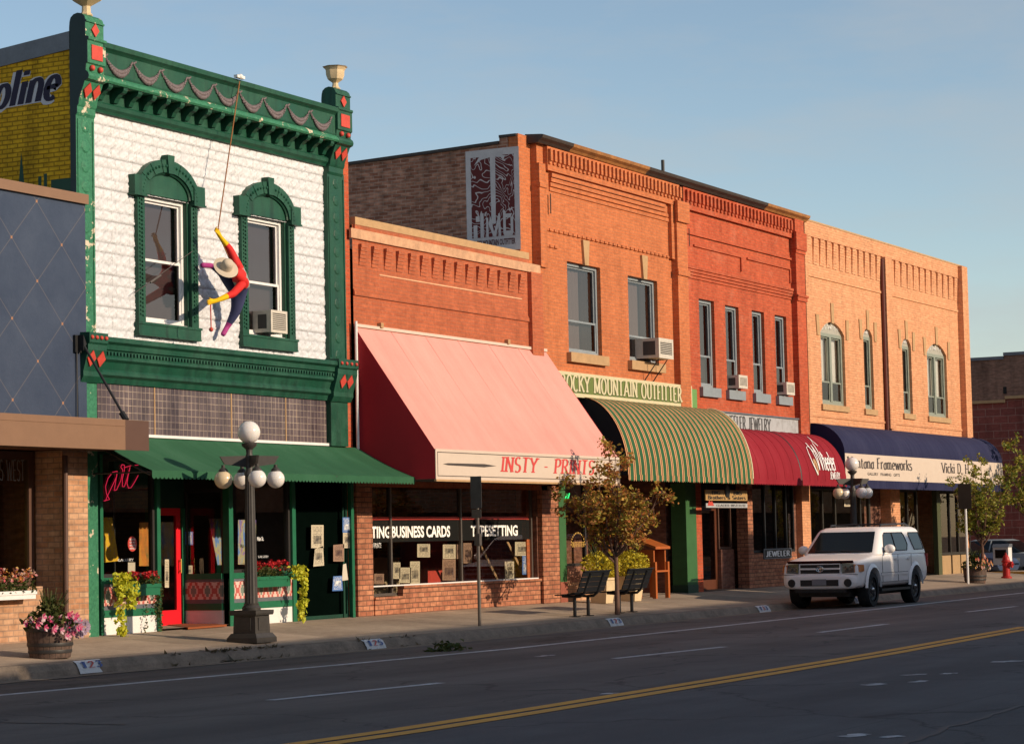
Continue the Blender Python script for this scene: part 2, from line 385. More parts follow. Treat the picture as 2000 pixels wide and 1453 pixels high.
def stroke_text(mb, txt, mp, w=None, h=1.0, thick=.14, thin=.05, serif=.12, slant=0., gap=.08, lift=0.003, m=None, lay=.0006, sub=0):
    """mp(u, v, d) -> xyz; the text runs from u = 0 to w, v = 0 to h; d lifts it off its ground"""
    adv = sum(GL[c][0]+gap for c in txt)-gap
    sx = (w/adv) if w else h
    x = 0.; k = 0
    for c in txt:
        gw, st = GL[c]
        for s in st:
            pts = [s[0]]
            for q in s[1:]:
                dd_ = math.hypot(q[0]-pts[-1][0], q[1]-pts[-1][1])
                if dd_ > 1e-4:
                    a_ = pts[-1]; k_ = max(1, int(dd_/sub)) if sub else 1
                    pts += [(a_[0]+(q[0]-a_[0])*j/k_, a_[1]+(q[1]-a_[1])*j/k_) for j in range(1, k_+1)]
            _rib(mb, pts, x, sx, h, thick, thin, slant, mp, lift+lay*(k % 7), m); k += 1
            if serif and c not in ".-' &":
                for e, o in ((0, 1), (-1, -2)):
                    (ax, ay), (bx, by) = pts[e], pts[o]
                    tops = (0, 1, X) if len(pts) == 2 else (0, X, 1)
                    if abs(by-ay) > .25*abs(bx-ax)+.02 and min(abs(ay-t) for t in tops) < .01 and len(pts) < 6 or (len(pts) >= 6 and ay in (0, 1) and abs(bx-ax) < .01):
                        yy = ay+(thin*.5 if ay < .3 else -thin*.5)
                        _rib(mb, [(ax-serif, yy), (ax+serif, yy)], x, sx, h, thick, thin, slant, mp, lift+lay*(k % 7), m); k += 1
        x += gw+gap
def _rib(mb, pts, x, sx, h, thick, thin, slant, mp, lift, m):
    A = []; B = []; n = len(pts)
    for i, p in enumerate(pts):
        a = pts[max(i-1, 0)]; b = pts[min(i+1, n-1)]
        if n > 3 and i in (0, n-1) and math.hypot(pts[0][0]-pts[-1][0], pts[0][1]-pts[-1][1]) < .02: a, b = pts[-2], pts[1]
        dx, dy = b[0]-a[0], b[1]-a[1]; l = math.hypot(dx, dy) or 1; dx /= l; dy /= l
        hw = .5*(thin+(thick-thin)*abs(dy)**1.3)
        for S_, sg in ((A, 1), (B, -1)):
            u = p[0]-dy*hw*sg; v = p[1]+dx*hw*sg
            S_.append(mp((x+u+slant*v)*sx, v*h, lift))
    mb.strip(A, B, m)
_fc = {}
def sans(mb, txt, mp, w, h, bold=0.0, lift=.003, m=None, slant=0.):
    key = (txt, bold)
    if key not in _fc:
        cu = bpy.data.curves.new('lettering', 'FONT'); cu.body = txt; cu.offset = bold; cu.resolution_u = 3
        ob = bpy.data.objects.new('lettering', cu); COL.objects.link(ob)
        dg = bpy.context.evaluated_depsgraph_get(); dg.update()
        me = bpy.data.meshes.new_from_object(ob.evaluated_get(dg))
        _fc[key] = ([tuple(v.co) for v in me.vertices], [list(p.vertices) for p in me.polygons])
        bpy.data.objects.remove(ob); bpy.data.meshes.remove(me); bpy.data.curves.remove(cu)
    vs, fs = _fc[key]
    x0 = min(v[0] for v in vs); x1 = max(v[0] for v in vs); y0 = min(v[1] for v in vs); y1 = max(v[1] for v in vs)
    b = len(mb.v)
    for v in vs:
        u, q = (v[0]-x0)/(x1-x0)*w, (v[1]-y0)/(y1-y0)*h
        mb.v.append(mp(u+slant*q, q, lift))
    for f in fs: mb.f.append([b+i for i in f]); mb.m.append(mb.cur if m is None else m)
def onY(x0, z0, y): return lambda u, v, d: (x0+u, y-d, z0+v)        # lettering on a wall facing the street
def onX(y0, z0, x): return lambda u, v, d: (x-d, y0-u, z0+v)        # lettering on a wall facing down the street
# ------------------------------------------------------------------ walls and windows
def arcpts(x0, x1, zs, rise, n=10):
    return [(x0+(x1-x0)*i/n, zs+rise*math.sin(PI*i/n)**.8 if 0 < i < n else zs) for i in range(n+1)]
def segarc(x0, x1, zs, rise, n=12):
    c = (x1-x0)/2; R = (c*c+rise*rise)/(2*rise); xm = (x0+x1)/2
    return [(x0+(x1-x0)*i/n, zs+rise-R+math.sqrt(max(0, R*R-(x0+(x1-x0)*i/n-xm)**2))) for i in range(n+1)]
def wall(mb, x0, x1, z0, z1, y, holes=(), depth=.22, m=None):
    xs = sorted(set([x0, x1]+[h[0] for h in holes]+[h[1] for h in holes])); zs = sorted(set([z0, z1]+[h[2] for h in holes]+[h[3] for h in holes]))
    for i in range(len(xs)-1):
        for j in range(len(zs)-1):
            cx, cz = (xs[i]+xs[i+1])/2, (zs[j]+zs[j+1])/2
            if any(h[0] < cx < h[1] and h[2] < cz < h[3] for h in holes): continue
            mb.poly([(xs[i],y,zs[j]),(xs[i+1],y,zs[j]),(xs[i+1],y,zs[j+1]),(xs[i],y,zs[j+1])], m)
    for h in holes:
        a, b, c, d = h[:4]; rise = h[4] if len(h) > 4 else 0; e = y+depth; zt = d-rise
        mb.poly([(a,y,c),(a,y,zt),(a,e,zt),(a,e,c)], m); mb.poly([(b,y,zt),(b,y,c),(b,e,c),(b,e,zt)], m)
        mb.poly([(a,y,c),(a,e,c),(b,e,c),(b,y,c)], m)
        if rise:
            ar = segarc(a, b, zt, rise)
            for k in range(len(ar)-1):
                p, q = ar[k], ar[k+1]
                mb.poly([(p[0],y,p[1]),(q[0],y,q[1]),(q[0],y,d),(p[0],y,d)], m)
                mb.poly([(p[0],y,p[1]),(p[0],e,p[1]),(q[0],e,q[1]),(q[0],y,q[1])], m)
        else: mb.poly([(a,y,d),(b,y,d),(b,e,d),(a,e,d)], m)
def frame4(mb, x0, x1, z0, z1, y0, y1, t, tb=None, tt=None):
    tb = tb or t; tt = tt or t
    mb.box(x0, x0+t, y0, y1, z0, z1); mb.box(x1-t, x1, y0, y1, z0, z1)
    mb.box(x0+t, x1-t, y0, y1, z0, z0+tb); mb.box(x0+t, x1-t, y0, y1, z1-tt, z1)
def sash_window(parent, x0, x1, z0, z1, y, fmat, split=.35, t=.07, behind='blind', bz=(0, 1), gm='upglass', mull=0, curtain=None, label=None):
    """double-hung window: frame with two sashes; panes and what hangs behind them are its parts"""
    mb = MB(); frame4(mb, x0, x1, z0, z1, y, y+.1, t)
    zs = z0+(z1-z0)*split; bays = [(x0+t, x1-t)]
    if mull:
        xm = (x0+x1)/2; mb.box(xm-mull/2, xm+mull/2, y-.01, y+.1, z0+t, z1-t); bays = [(x0+t, xm-mull/2), (xm+mull/2, x1-t)]
    for a, b in bays:
        frame4(mb, a, b, zs-.025, z1-t, y+.05, y+.085, .04); frame4(mb, a, b, z0+t, zs+.025, y+.02, y+.052, .045)
    w = part('window', mb, M[fmat], parent, label=label)
    for a, b in bays:
        for c, d, yy in ((z0+t+.04, zs-.02, y+.035), (zs+.015, z1-t-.04, y+.068)):
            part('pane', MB().poly([(a+.04,yy,c),(b-.04,yy,c),(b-.04,yy,d),(a+.04,yy,d)]), M[gm], w, fix=False)
    zz0, zz1 = z0+(z1-z0)*bz[0], z0+(z1-z0)*bz[1]
    bl = MB(); k = 0; z = zz0
    if behind:
        if behind in ('blind',):
            while z < zz1-.02:
                bl.poly([(x0+.03,y+.20,z),(x1-.03,y+.20,z),(x1-.03,y+.165,z+.045),(x0+.03,y+.165,z+.045)]); z += .05
        else:
            n = 26
            bl.strip([(x0+.03+(x1-x0-.06)*i/n, y+.17+.015*math.sin(i*1.9), zz0) for i in range(n+1)], [(x0+.03+(x1-x0-.06)*i/n, y+.17+.015*math.sin(i*1.9), zz1) for i in range(n+1)])
        part('window_blind', bl, M[behind], w, fix=False)
    if curtain:
        for a, b, mt in curtain:
            cb = MB(); n = 16; p0 = x0+(x1-x0)*a; p1 = x0+(x1-x0)*b
            cb.strip([(p0+(p1-p0)*i/n, y+.14+.02*math.sin(i*2.3), z0) for i in range(n+1)], [(p0+(p1-p0)*i/n, y+.14+.02*math.sin(i*2.3), z1) for i in range(n+1)])
            part('curtain', cb, M[mt], w, fix=False)
    return w
def shopwin(parent, x0, x1, z0, z1, y, fmat, mulls=(), trans=(), t=.06, gm='shopglass'):
    mb = MB(); frame4(mb, x0, x1, z0, z1, y, y+.09, t)
    xs = [x0+t]+[v for q in mulls for v in (q-t/2, q+t/2)]+[x1-t]
    for q in mulls: mb.box(q-t/2, q+t/2, y+.002, y+.088, z0+t, z1-t)
    w = part('shop_window', mb, M[fmat], parent)
    for i in range(0, len(xs), 2):
        part('pane', MB().poly([(xs[i],y+.045,z0+t),(xs[i+1],y+.045,z0+t),(xs[i+1],y+.045,z1-t),(xs[i],y+.045,z1-t)]), M[gm], w, fix=False)
    return w
def shell(parent, x0, x1, zr, zt, depth, smat, ztb=None, right=True, back=True, room=True, y0=.03):
    """side walls with a parapet that falls to the back, roof, and a bare shop floor with ceiling inside"""
    ztb = zt if ztb is None else ztb
    for nm, xa, xb in ((('side_wall', x0, x0+.25),)+((('side_wall', x1-.25, x1),) if right else ())):
        mb = MB(); mb.hexa([(xa,y0,-.3),(xb,y0,-.3),(xb,depth,-.3),(xa,depth,-.3),(xa,y0,zt),(xb,y0,zt),(xb,depth,ztb),(xa,depth,ztb)])
        part(nm, mb, smat, parent)
    part('roof', MB().box(x0+.26, x1-.26, .3, depth, zr-.2, zr), M['roof'], parent)
    if back: part('back_wall', MB().box(x0+.26, x1-.26, depth-.25, depth-.002, -.3, zr-.21), smat, parent)
    if room:
        r = MB(); a, b = x0+.27, x1-.27
        r.poly([(a,6,0),(b,6,0),(b,6,3.5),(a,6,3.5)]); r.poly([(a,.3,3.5),(a,6,3.5),(b,6,3.5),(b,.3,3.5)])
        part('shop_interior', r, M['room'], parent, fix=False)
        part('shop_floor', MB().poly([(a,.02,.02),(b,.02,.02),(b,6,.02),(a,6,.02)]), M['roomfloor'], parent, fix=False)
def ac_unit(name_label, x0, x1, z0, z1, y0, y1, group=None, front='acwhite', rail=True):
    t = thing('air_conditioner', name_label, 'air conditioner', ((x0+x1)/2, (y0+y1)/2, z0), group)
    part('case', MB().box(x0, x1, y0+.03, y1, z0, z1), M['acwhite'], t)
    fr = MB(); frame4(fr, x0-.004, x1+.004, z0-.004, z1+.004, y0, y0+.035, (x1-x0)*.1)
    for k in range(1, 9):
        z = z0+(z1-z0)*(.1+.8*k/9); fr.box(x0+.04, x1-.04, y0+.008, y0+.02, z-.008, z+.008)
    part('front_grille', fr, M['acwhite'], t)
    part('coil', MB().box(x0+.02, x1-.02, y0+.022, y0+.029, z0+.02, z1-.02), M['acgrille'], t)
    sv = MB(); sv.box(x0-.004, x0-.0005, y0+.1, y0+.45*(y1-y0)+.1, z0+.07, z1-.07); part('side_vent', sv, M['acgrille'], t)
    return t
# ------------------------------------------------------------------ camera, sun, sky
cam = bpy.data.cameras.new('camera'); co = bpy.data.objects.new('camera', cam); COL.objects.link(co)
cam.sensor_width = 36; cam.lens = 36*CF/2000; cam.clip_end = 4000; cam.clip_start = .1
co.matrix_world = Matrix(((CR[0][0], -CR[0][1], -CR[0][2], 0), (CR[1][0], -CR[1][1], -CR[1][2], -CD), (CR[2][0], -CR[2][1], -CR[2][2], CH), (0,0,0,1)))
S.camera = co
SUN = Vector((.07, -1, .35)).normalized()
sd = bpy.data.lights.new('sun', 'SUN'); sd.energy = 4.45; sd.angle = math.radians(.53); sd.color = (1, .805, .595)
so = bpy.data.objects.new('sun', sd); COL.objects.link(so); so.rotation_euler = SUN.to_track_quat('Z', 'Y').to_euler()
W = bpy.data.worlds.new('World'); S.world = W; W.use_nodes = True
nt = W.node_tree; nt.nodes.clear()
sk = nt.nodes.new('ShaderNodeTexSky'); sk.sky_type = 'NISHITA'; sk.sun_disc = False
sk.sun_elevation = math.asin(SUN.z); sk.sun_rotation = math.atan2(SUN.x, SUN.y)
sk.air_density = 1.0; sk.dust_density = .9; sk.ozone_density = 1.3; sk.altitude = 900
bg = nt.nodes.new('ShaderNodeBackground'); bg.inputs[1].default_value = .15; tint = nt.nodes.new('ShaderNodeMix'); tint.data_type = 'RGBA'; tint.blend_type = 'MULTIPLY'; tint.inputs[0].default_value = 1; tint.inputs[7].default_value = (1.04,.99,.925,1)
wo = nt.nodes.new('ShaderNodeOutputWorld')
# thin high cloud: a faint pale veil over the sky colour
tc = nt.nodes.new('ShaderNodeTexCoord'); mp_ = nt.nodes.new('ShaderNodeMapping'); mp_.inputs['Scale'].default_value = (2.2, 2.2, 9)
nz = nt.nodes.new('ShaderNodeTexNoise'); nz.inputs['Scale'].default_value = 1.6; nz.inputs['Detail'].default_value = 7; nz.inputs['Roughness'].default_value = .62
rp = nt.nodes.new('ShaderNodeValToRGB'); rp.color_ramp.elements[0].position = .46; rp.color_ramp.elements[1].position = .74; rp.color_ramp.elements[1].color = (.55,.55,.55,1)
mx_ = nt.nodes.new('ShaderNodeMix'); mx_.data_type = 'RGBA'; mx_.inputs[7].default_value = (3.3, 3.5, 3.7, 1)
nt.links.new(tc.outputs['Generated'], mp_.inputs[0]); nt.links.new(mp_.outputs[0], nz.inputs['Vector']); nt.links.new(nz.outputs['Fac'], rp.inputs[0])
nt.links.new(rp.outputs[0], mx_.inputs[0]); nt.links.new(sk.outputs[0], mx_.inputs[6]); nt.links.new(mx_.outputs[2], tint.inputs[6]); nt.links.new(tint.outputs[2], bg.inputs[0]); nt.links.new(bg.outputs[0], wo.inputs[0])
S.view_settings.view_transform = 'Standard'; S.view_settings.look = 'None'; S.view_settings.exposure = 0
S.render.engine = 'CYCLES'; S.cycles.max_bounces = 8; S.cycles.transparent_max_bounces = 12
# ------------------------------------------------------------------ ground, road, sidewalk
def m_asphalt():
    t = NT('asphalt'); p = t.pos()
    sp = t.n('ShaderNodeSeparateXYZ'); t.l(p, sp.inputs[0])
    mp = t.n('ShaderNodeMapping'); mp.inputs['Scale'].default_value = (.12, 1.2, 1); t.l(p, mp.inputs[0])
    a = t.noise(mp.outputs[0], 1, 5, .6); b = t.noise(p, 60, 3, .7); c2 = t.noise(p, .5, 5, .65)
    near = t.ramp(t.math('ADD', t.math('MULTIPLY', sp.outputs[1], .2), 3.1), [(.3, (.100,.098,.098)), (.7, (.136,.118,.104))])
    k = t.ramp(t.math('ADD', t.math('MULTIPLY', a, .6), t.math('MULTIPLY', c2, .4)), [(.32, g3(.55)), (.7, g3(1.35))])
    col = t.mix(1, near, k, 'MULTIPLY'); col = t.mix(1, col, t.ramp(b, [(.3, g3(.72)), (.7, g3(1.3))]), 'MULTIPLY')
    vo = t.n('ShaderNodeTexVoronoi', feature='DISTANCE_TO_EDGE'); vo.inputs['Scale'].default_value = .22
    nv = t.n('ShaderNodeTexNoise'); nv.inputs['Scale'].default_value = .8; nv.inputs['Detail'].default_value = 6; t.l(p, nv.inputs['Vector'])
    vm = t.n('ShaderNodeVectorMath', operation='MULTIPLY_ADD'); t.l(nv.outputs['Color'], vm.inputs[0]); vm.inputs[1].default_value = (2.4,2.4,0); t.l(p, vm.inputs[2])
    t.l(vm.outputs[0], vo.inputs['Vector'])
    cr = t.ramp(vo.outputs['Distance'], [(.0, g3(.35)), (.011, g3(1))]); col = t.mix(.9, col, cr, 'MULTIPLY')
    # oil and tyre darkening along the lane centres, tar patches
    def lane(y0, w): return t.math('MAXIMUM', 0.0, t.math('SUBTRACT', 1.0, t.math('ABSOLUTE', t.math('MULTIPLY', t.math('SUBTRACT', sp.outputs[1], y0), 1/w))))
    oil = t.math('MULTIPLY', t.math('ADD', t.math('ADD', lane(-7.6, .8), lane(-11.2, .8)), t.math('ADD', lane(-15.4, .9), lane(-18.9, .9))), t.math('MULTIPLY', a, .85))
    col = t.mix(oil, col, (.055,.05,.048,1))
    br = t.n('ShaderNodeTexBrick', offset=.37, squash=1.7); t.l(p, br.inputs['Vector']); br.inputs['Scale'].default_value = 1; br.inputs['Brick Width'].default_value = 9; br.inputs['Row Height'].default_value = 3.4; br.inputs['Mortar Size'].default_value = .012; br.inputs['Color1'].default_value = g3(1); br.inputs['Color2'].default_value = g3(.82); br.inputs['Mortar'].default_value = g3(.45)
    col = t.mix(.65, col, br.outputs['Color'], 'MULTIPLY')
    return t.bsdf(col, .8, 0, b, .5, .01, .35)
def m_walk():
    t = NT('concrete_walk'); p = t.pos(); sp = t.n('ShaderNodeSeparateXYZ'); t.l(p, sp.inputs[0])
    def joint(o, w, wd): return t.math('LESS_THAN', t.math('ABSOLUTE', t.math('SUBTRACT', t.math('FRACT', t.math('MULTIPLY', o, 1/w)), .5)), wd/w)
    j = t.math('MAXIMUM', joint(sp.outputs[0], 1.7, .008), joint(sp.outputs[1], 1.65, .008))
    a = t.noise(p, .7, 6, .7); b = t.noise(p, 9, 5, .7); s = t.noise(p, 70, 2)
    fx = t.math('FLOOR', t.math('ADD', t.math('MULTIPLY', sp.outputs[0], 1/1.7), .5)); fy = t.math('FLOOR', t.math('ADD', t.math('MULTIPLY', sp.outputs[1], 1/1.65), .5))
    wn = t.n('ShaderNodeTexWhiteNoise', noise_dimensions='2D'); cc = t.n('ShaderNodeCombineXYZ'); t.l(fx, cc.inputs[0]); t.l(fy, cc.inputs[1]); t.l(cc.outputs[0], wn.inputs['Vector'])
    col = t.ramp(t.math('ADD', t.math('MULTIPLY', a, .6), t.math('MULTIPLY', b, .4)), [(.3, (.29,.22,.16)), (.68, (.54,.42,.31))])
    col = t.mix(1, col, t.ramp(wn.outputs['Value'], [(0, g3(.82)), (1, g3(1.1))]), 'MULTIPLY')
    col = t.mix(1, col, t.ramp(s, [(.3, g3(.85)), (.7, g3(1.1))]), 'MULTIPLY')
    col = t.mix(t.math('MULTIPLY', j, .6), col, (.07,.06,.05,1))
    return t.bsdf(col, .85, 0, t.math('SUBTRACT', s, j), .3, .01, .2)
M['asphalt'] = m_asphalt(); M['walk'] = m_walk()
M['curb'] = paint('curb_concrete', (.27,.21,.155,1), .9, .6, 3, bump=.8)
def m_worn(name, col, base, lo=.42):
    t = NT(name); p = t.pos(); n = t.noise(p, 5, 6, .75); n2 = t.noise(p, .6, 3)
    k = t.ramp(t.math('ADD', t.math('MULTIPLY', n, .7), t.math('MULTIPLY', n2, .3)), [(lo, g3(1)), (lo+.22, g3(0))])
    return t.bsdf(t.mix(k, base, col), .7, 0, spec=.3)
M['lanewhite'] = m_worn('worn_white_road_paint', (.95,.95,.95,1), (.45,.45,.45,1), .28)
M['laneyellow'] = m_worn('worn_yellow_road_paint', (1.0,.46,.03,1), (.7,.33,.05,1), .29)
M['soil'] = paint('dry_ground', (.16,.13,.09,1), .95, .4, .2)
struct('ground', MB().poly([(-600,-600,-.6),(900,-600,-.6),(900,900,-.6),(-600,900,-.6)]), M['soil'], fix=False)
mb = MB(); ys = [-24.9,-21,-18,-15,-13,-11,-8,-5.6,-4.4,-3.3,-2.5]
for i in range(len(ys)-1):
    za, zb = zroad(ys[i]), (zroad(ys[i+1]) if ys[i+1] <= YC else -.376)
    if ys[i] > YC-.01: za = -.375
    mb.poly([(-60,ys[i],za),(220,ys[i],za),(220,ys[i+1],zb),(-60,ys[i+1],zb)])
struct('road', mb, M['asphalt'], smooth=30, fix=False)
XE = 80.6                                                            # street corner
CURB = [(-60,-2.6),(20,-2.62),(27.7,-2.80),(31.5,-3.06),(35,-3.26),(40,-3.3),(46,-3.3),(52,-3.42),(60,-3.45),(72,-3.45),(78.2,-3.4),(80.0,-2.7),(80.6,-1.2),(80.6,24)]
mb = MB()
for (xa, ya), (xb, yb) in zip(CURB[:-1], CURB[1:]):
    yb_ = min(yb, 24)
    if xb > xa+1e-6:
        mb.poly([(xa,ya+.16,SL*(ya+.16)),(xb,yb+.16,SL*(yb+.16)),(xb,.02,0),(xa,.02,0)] if yb < 0 else [(xa,ya,SL*ya)]*3)
mb.poly([(79.5,0.02,0.0),(XE-.01,0.02,0.0),(XE-.01,24,0),(79.5,24,0)])
struct('sidewalk', mb, M['walk'], fix=False)
mb = MB(); A_ = []; B_ = []; C_ = []; D_ = []; E_ = []
for i, (x, y) in enumerate(CURB):
    a = CURB[max(i-1,0)]; b = CURB[min(i+1,len(CURB)-1)]; d = Vector((b[0]-a[0], b[1]-a[1], 0)).normalized(); n = Vector((-d.y, d.x, 0))
    z = SL*y if y < 0 else 0
    zi = lambda k: (SL*min(0, y+n.y*k))
    A_.append((x+n.x*.17, y+n.y*.17, zi(.17)+.004)); B_.append((x+n.x*.04, y+n.y*.04, z+.002)); C_.append((x, y, z-.025)); D_.append((x-n.x*.05, y-n.y*.05, z-.1)); E_.append((x-n.x*.09, y-n.y*.09, -.40))
mb.strip(A_, B_).strip(B_, C_).strip(C_, D_).strip(D_, E_)
G_ = [(x-(.09 if i < 11 else .35), y-.5, -.371) for i, (x, y) in enumerate(CURB[:11])]
curb = struct('curb', mb, M['curb'], smooth=60, fix=False)
mb = MB().strip([(x, y-.05, -.368) for x, y in CURB[:11]], [(x, y-.42, -.3665) for x, y in CURB[:11]]); struct('gutter', mb, M['curb'], fix=False)
def curb_y(x):
    for (xa, ya), (xb, yb) in zip(CURB[:-1], CURB[1:]):
        if xa <= x <= xb: return ya+(yb-ya)*(x-xa)/(xb-xa)
    return -3.3
M['numwhite'] = m_worn('worn_white_number_paint', (.68,.68,.66,1), (.3,.28,.25,1), .52)
M['numblue'] = plain('number_blue', (.08,.12,.3,1)); M['numred'] = plain('number_red', (.5,.08,.06,1))
for x0, w, txt in ((F(163,1300,-2.95)[0]+.0, .62, '123'), (F(714,1256,-3.3)[0], .62, '125'), (F(1186,1216,-3.3)[0], .62, '123'), (F(1478,1190,-3.42)[0], .7, '133'), (F(1666,1172,-3.45)[0], .6, '135')):
    y = curb_y(x0+.3); z = SL*y
    P = [(x0, y-.003, z-.021), (x0+w, curb_y(x0+w)-.003, z-.021)]
    q = MB().poly([(x0,y+.05,z+.01),(x0+w,y+.05,z+.01),(x0+w,y-.012,z-.02),(x0,y-.012,z-.02)]).poly([(x0,y-.012,z-.02),(x0+w,y-.012,z-.02),(x0+w,y-.062,z-.10),(x0,y-.062,z-.10)]).poly([(x0,y-.062,z-.1),(x0+w,y-.062,z-.1),(x0+w,y-.09,z-.17),(x0,y-.09,z-.17)])
    o = part('painted_number', q, M['numwhite'], curb, fix=False)
    d = MB()
    for i, c in enumerate(txt):
        d.cur = i % 2
        stroke_text(d, c, lambda u, v, dd, i=i: (x0+.07+i*.17+u, y-.062+v*.05-.013, z-.1+v*.082+.012), w=.13, h=1, thick=.2, thin=.12, serif=0, gap=0)
    part('numerals', d, [M['numblue'], M['numred']], o, fix=False)
def road_strip(pts, w, z=.005):
    A = []; B = []
    for i, (x, y) in enumerate(pts):
        a = pts[max(i-1,0)]; b = pts[min(i+1,len(pts)-1)]; d = Vector((b[0]-a[0], b[1]-a[1], 0)).normalized()
        A.append((x-d.y*w/2*-1*-1, y+d.x*w/2, zroad(y)+z)); B.append((x+d.y*w/2, y-d.x*w/2, zroad(y)+z))
    return MB().strip(B, A)
wl = [FR(*p) for p in ((-60,1363),(0,1357.5),(330,1328),(660,1298.5),(1000,1266.5),(1340,1230),(1680,1193),(2000,1157.5),(2200,1137))]
struct('edge_line', road_strip(wl, .17), M['lanewhite'], fix=False)
for k, (a, b) in enumerate((((527,1367.5),(862,1333.5)),((1200,1286),(1415,1263)),((1600,1235),(1732,1218.5)),((1888,1195),(1985,1184)))):
    struct('lane_dash', road_strip([FR(*a), FR(*b)], .15), M['lanewhite'], fix=False)
ya_ = [FR(*p) for p in ((575,1453),(760,1427),(1000,1390),(1400,1326),(1700,1277),(2000,1224))]
x1_, y1_ = ya_[0]; x2_, y2_ = ya_[1]; ya_.insert(0, (x1_-12, y1_-.1))
M['tar'] = paint('tar_seam', (.02,.019,.018,1), .6, .3, 8); M['scuff'] = m_worn('worn_white_scuff', (.55,.55,.55,1), (.16,.15,.145,1), .44)
def wiggle(pts, s, k=8):
    rr = random.Random(s); out = []
    for (a, b), (c, d) in zip(pts[:-1], pts[1:]): out += [(a+(c-a)*i/k+rr.gauss(0,.03), b+(d-b)*i/k+rr.gauss(0,.03)) for i in range(k)]
    return out+[pts[-1]]
struct('tar_seam', road_strip(wiggle([FR(1740,1460), FR(1860,1420), FR(2010,1374)], 1), .07, .004), M['tar'], fix=False)
struct('tar_seam', road_strip(wiggle([FR(-20,1411), FR(120,1412), FR(245,1415)], 2), .05, .004), M['tar'], fix=False)
for k_, (a, b, w) in enumerate((((1640,1438),(1690,1433),.16), ((1726,1440),(1762,1437),.13), ((1690,1338),(1728,1335),.2), ((1775,1319),(1800,1316),.14), ((1950,1293),(1988,1290),.2), ((1780,1332),(1806,1329),.12), ((1845,1316),(1862,1314),.12), ((1050,1282),(1080,1279),.1), ((1180,1355),(1200,1353),.12))):
    struct('paint_scuff', road_strip(wiggle([FR(*a), FR(*b)], k_+5, 5), w, .004), M['scuff'], fix=False)
struct('yellow_line', road_strip(ya_, .2), M['laneyellow'], fix=False)
struct('yellow_line', road_strip([(x, y-.285) for x, y in ya_], .2), M['laneyellow'], fix=False)
# far side of the cross street
struct('far_kerb', MB().box(86.5,86.75,-2.4,30,-.5,-.12), M['laneyellow'])
struct('far_pavement', MB().box(86.76,130,-3.2,30,-.5,-.13), M['walk'])
# opposite side of the street
struct('opposite_sidewalk', MB().box(-60,220,-27.2,-22.6,-.6,-.2), M['walk'])
def opp(name, label, x0, x1, h, mt, seed):  # unseen row; roof heights shaped for the shade they throw on the street
    rr = random.Random(seed)
    t = thing(name, label, 'building', ((x0+x1)/2, -32, 0))
    hs = []
    n = max(2, int((x1-x0)/3.2)); wd = (x1-x0)/n
    for i in range(n): hs.append((x0+wd*(i+.28), x0+wd*(i+.72), h*.52, h*.80))
    mb = MB(); wall(mb, x0, x1, -.3, h, -27.2, [(a, b, c, d) for a, b, c, d in hs]+[(x0+1, x1-1, .3, 2.7)], -.2)
    part('wall', mb, M[mt], t, fix=False)
    mb = MB(); mb.box(x0, x1, -38, -27.42, -.3, h-.3); part('building_core', mb, M['dark'], t)
    mb = MB(); mb.box(x0-.0, x1+.0, -27.42, -26.95, h, h+.22); part('cornice', mb, M['stone'], t)
    for a, b, c, d in hs: part('window', MB().box(a, b, -27.38, -27.3, c, d), M['greyframe'], t)
opp('brick_building', 'plain brick shop building across the street behind the viewer', -60, 28, 8.0, 'red_brick', 1)
opp('brick_building', 'second plain brick shop building across the street', 28.1, 57.2, 8.15, 'tan_brick', 2)
opp('brick_building', 'narrow red brick building added unseen across the street between the tan and the tallest one', 57.3, 60.6, 8.75, 'red_brick', 5)  # added, its height chosen so sun clears it onto the car
opp('brick_building', 'taller brick building across the street, third in its row', 60.7, 64.6, 10.7, 'red_brick', 3)
opp('brick_building', 'long low brick building at the far end across the street', 64.7, 150, 7.9, 'pale_brick', 4)
# ================================================================== A: slate-blue shop at the left edge
def m_blue():
    t = NT('slate_blue_panels'); p = t.n('ShaderNodeSeparateXYZ'); t.l(t.pos(), p.inputs[0])
    # the panel seams form tall diamonds with a rusty rosette at each crossing
    a = t.math('MULTIPLY', p.outputs[0], 1/1.24); b = t.math('MULTIPLY', p.outputs[2], 1/1.27)
    u = t.math('ADD', a, b); v = t.math('SUBTRACT', a, b)
    fu = t.math('ABSOLUTE', t.math('SUBTRACT', t.math('FRACT', t.math('ADD', u, .42)), .5)); fv = t.math('ABSOLUTE', t.math('SUBTRACT', t.math('FRACT', t.math('ADD', v, .31)), .5))
    line = t.math('LESS_THAN', t.math('MINIMUM', fu, fv), .008); node = t.math('LESS_THAN', t.math('ADD', fu, fv), .034)
    n = t.noise(t.pos(), 1.4, 6, .65); n2 = t.noise(t.pos(), 22, 3)
    c = t.ramp(t.math('ADD', t.math('MULTIPLY', n, .8), t.math('MULTIPLY', n2, .2)), [(.3, (.026,.040,.076)), (.7, (.052,.070,.112))])
    c = t.mix(t.math('MULTIPLY', line, .36), c, (.20,.165,.14,1)); c = t.mix(node, c, (.34,.17,.09,1))
    return t.bsdf(c, .45, 0, t.math('SUBTRACT', n2, t.math('MULTIPLY', line, 3)), .15, .01)
M['bluepanel'] = m_blue()
M['tanmetal'] = paint('tan_painted_metal', rgb(134,102,78), .5, .12, 4)
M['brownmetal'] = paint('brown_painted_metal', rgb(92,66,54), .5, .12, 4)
YA = -.14; xr = F(168,600,YA)[0]
A = thing('shop_building', 'slate-blue panelled shop with a flat tan canopy and brick piers at the left edge', 'building', (28,0,0))
mb = MB(); mb.box(14, xr, YA, YA+.02, 3.4, 7.0); part('panel_facade', mb, M['bluepanel'], A)
part('coping', MB().box(14, xr+.02, YA-.06, .3, 7.0, 7.16), M['tanmetal'], A)
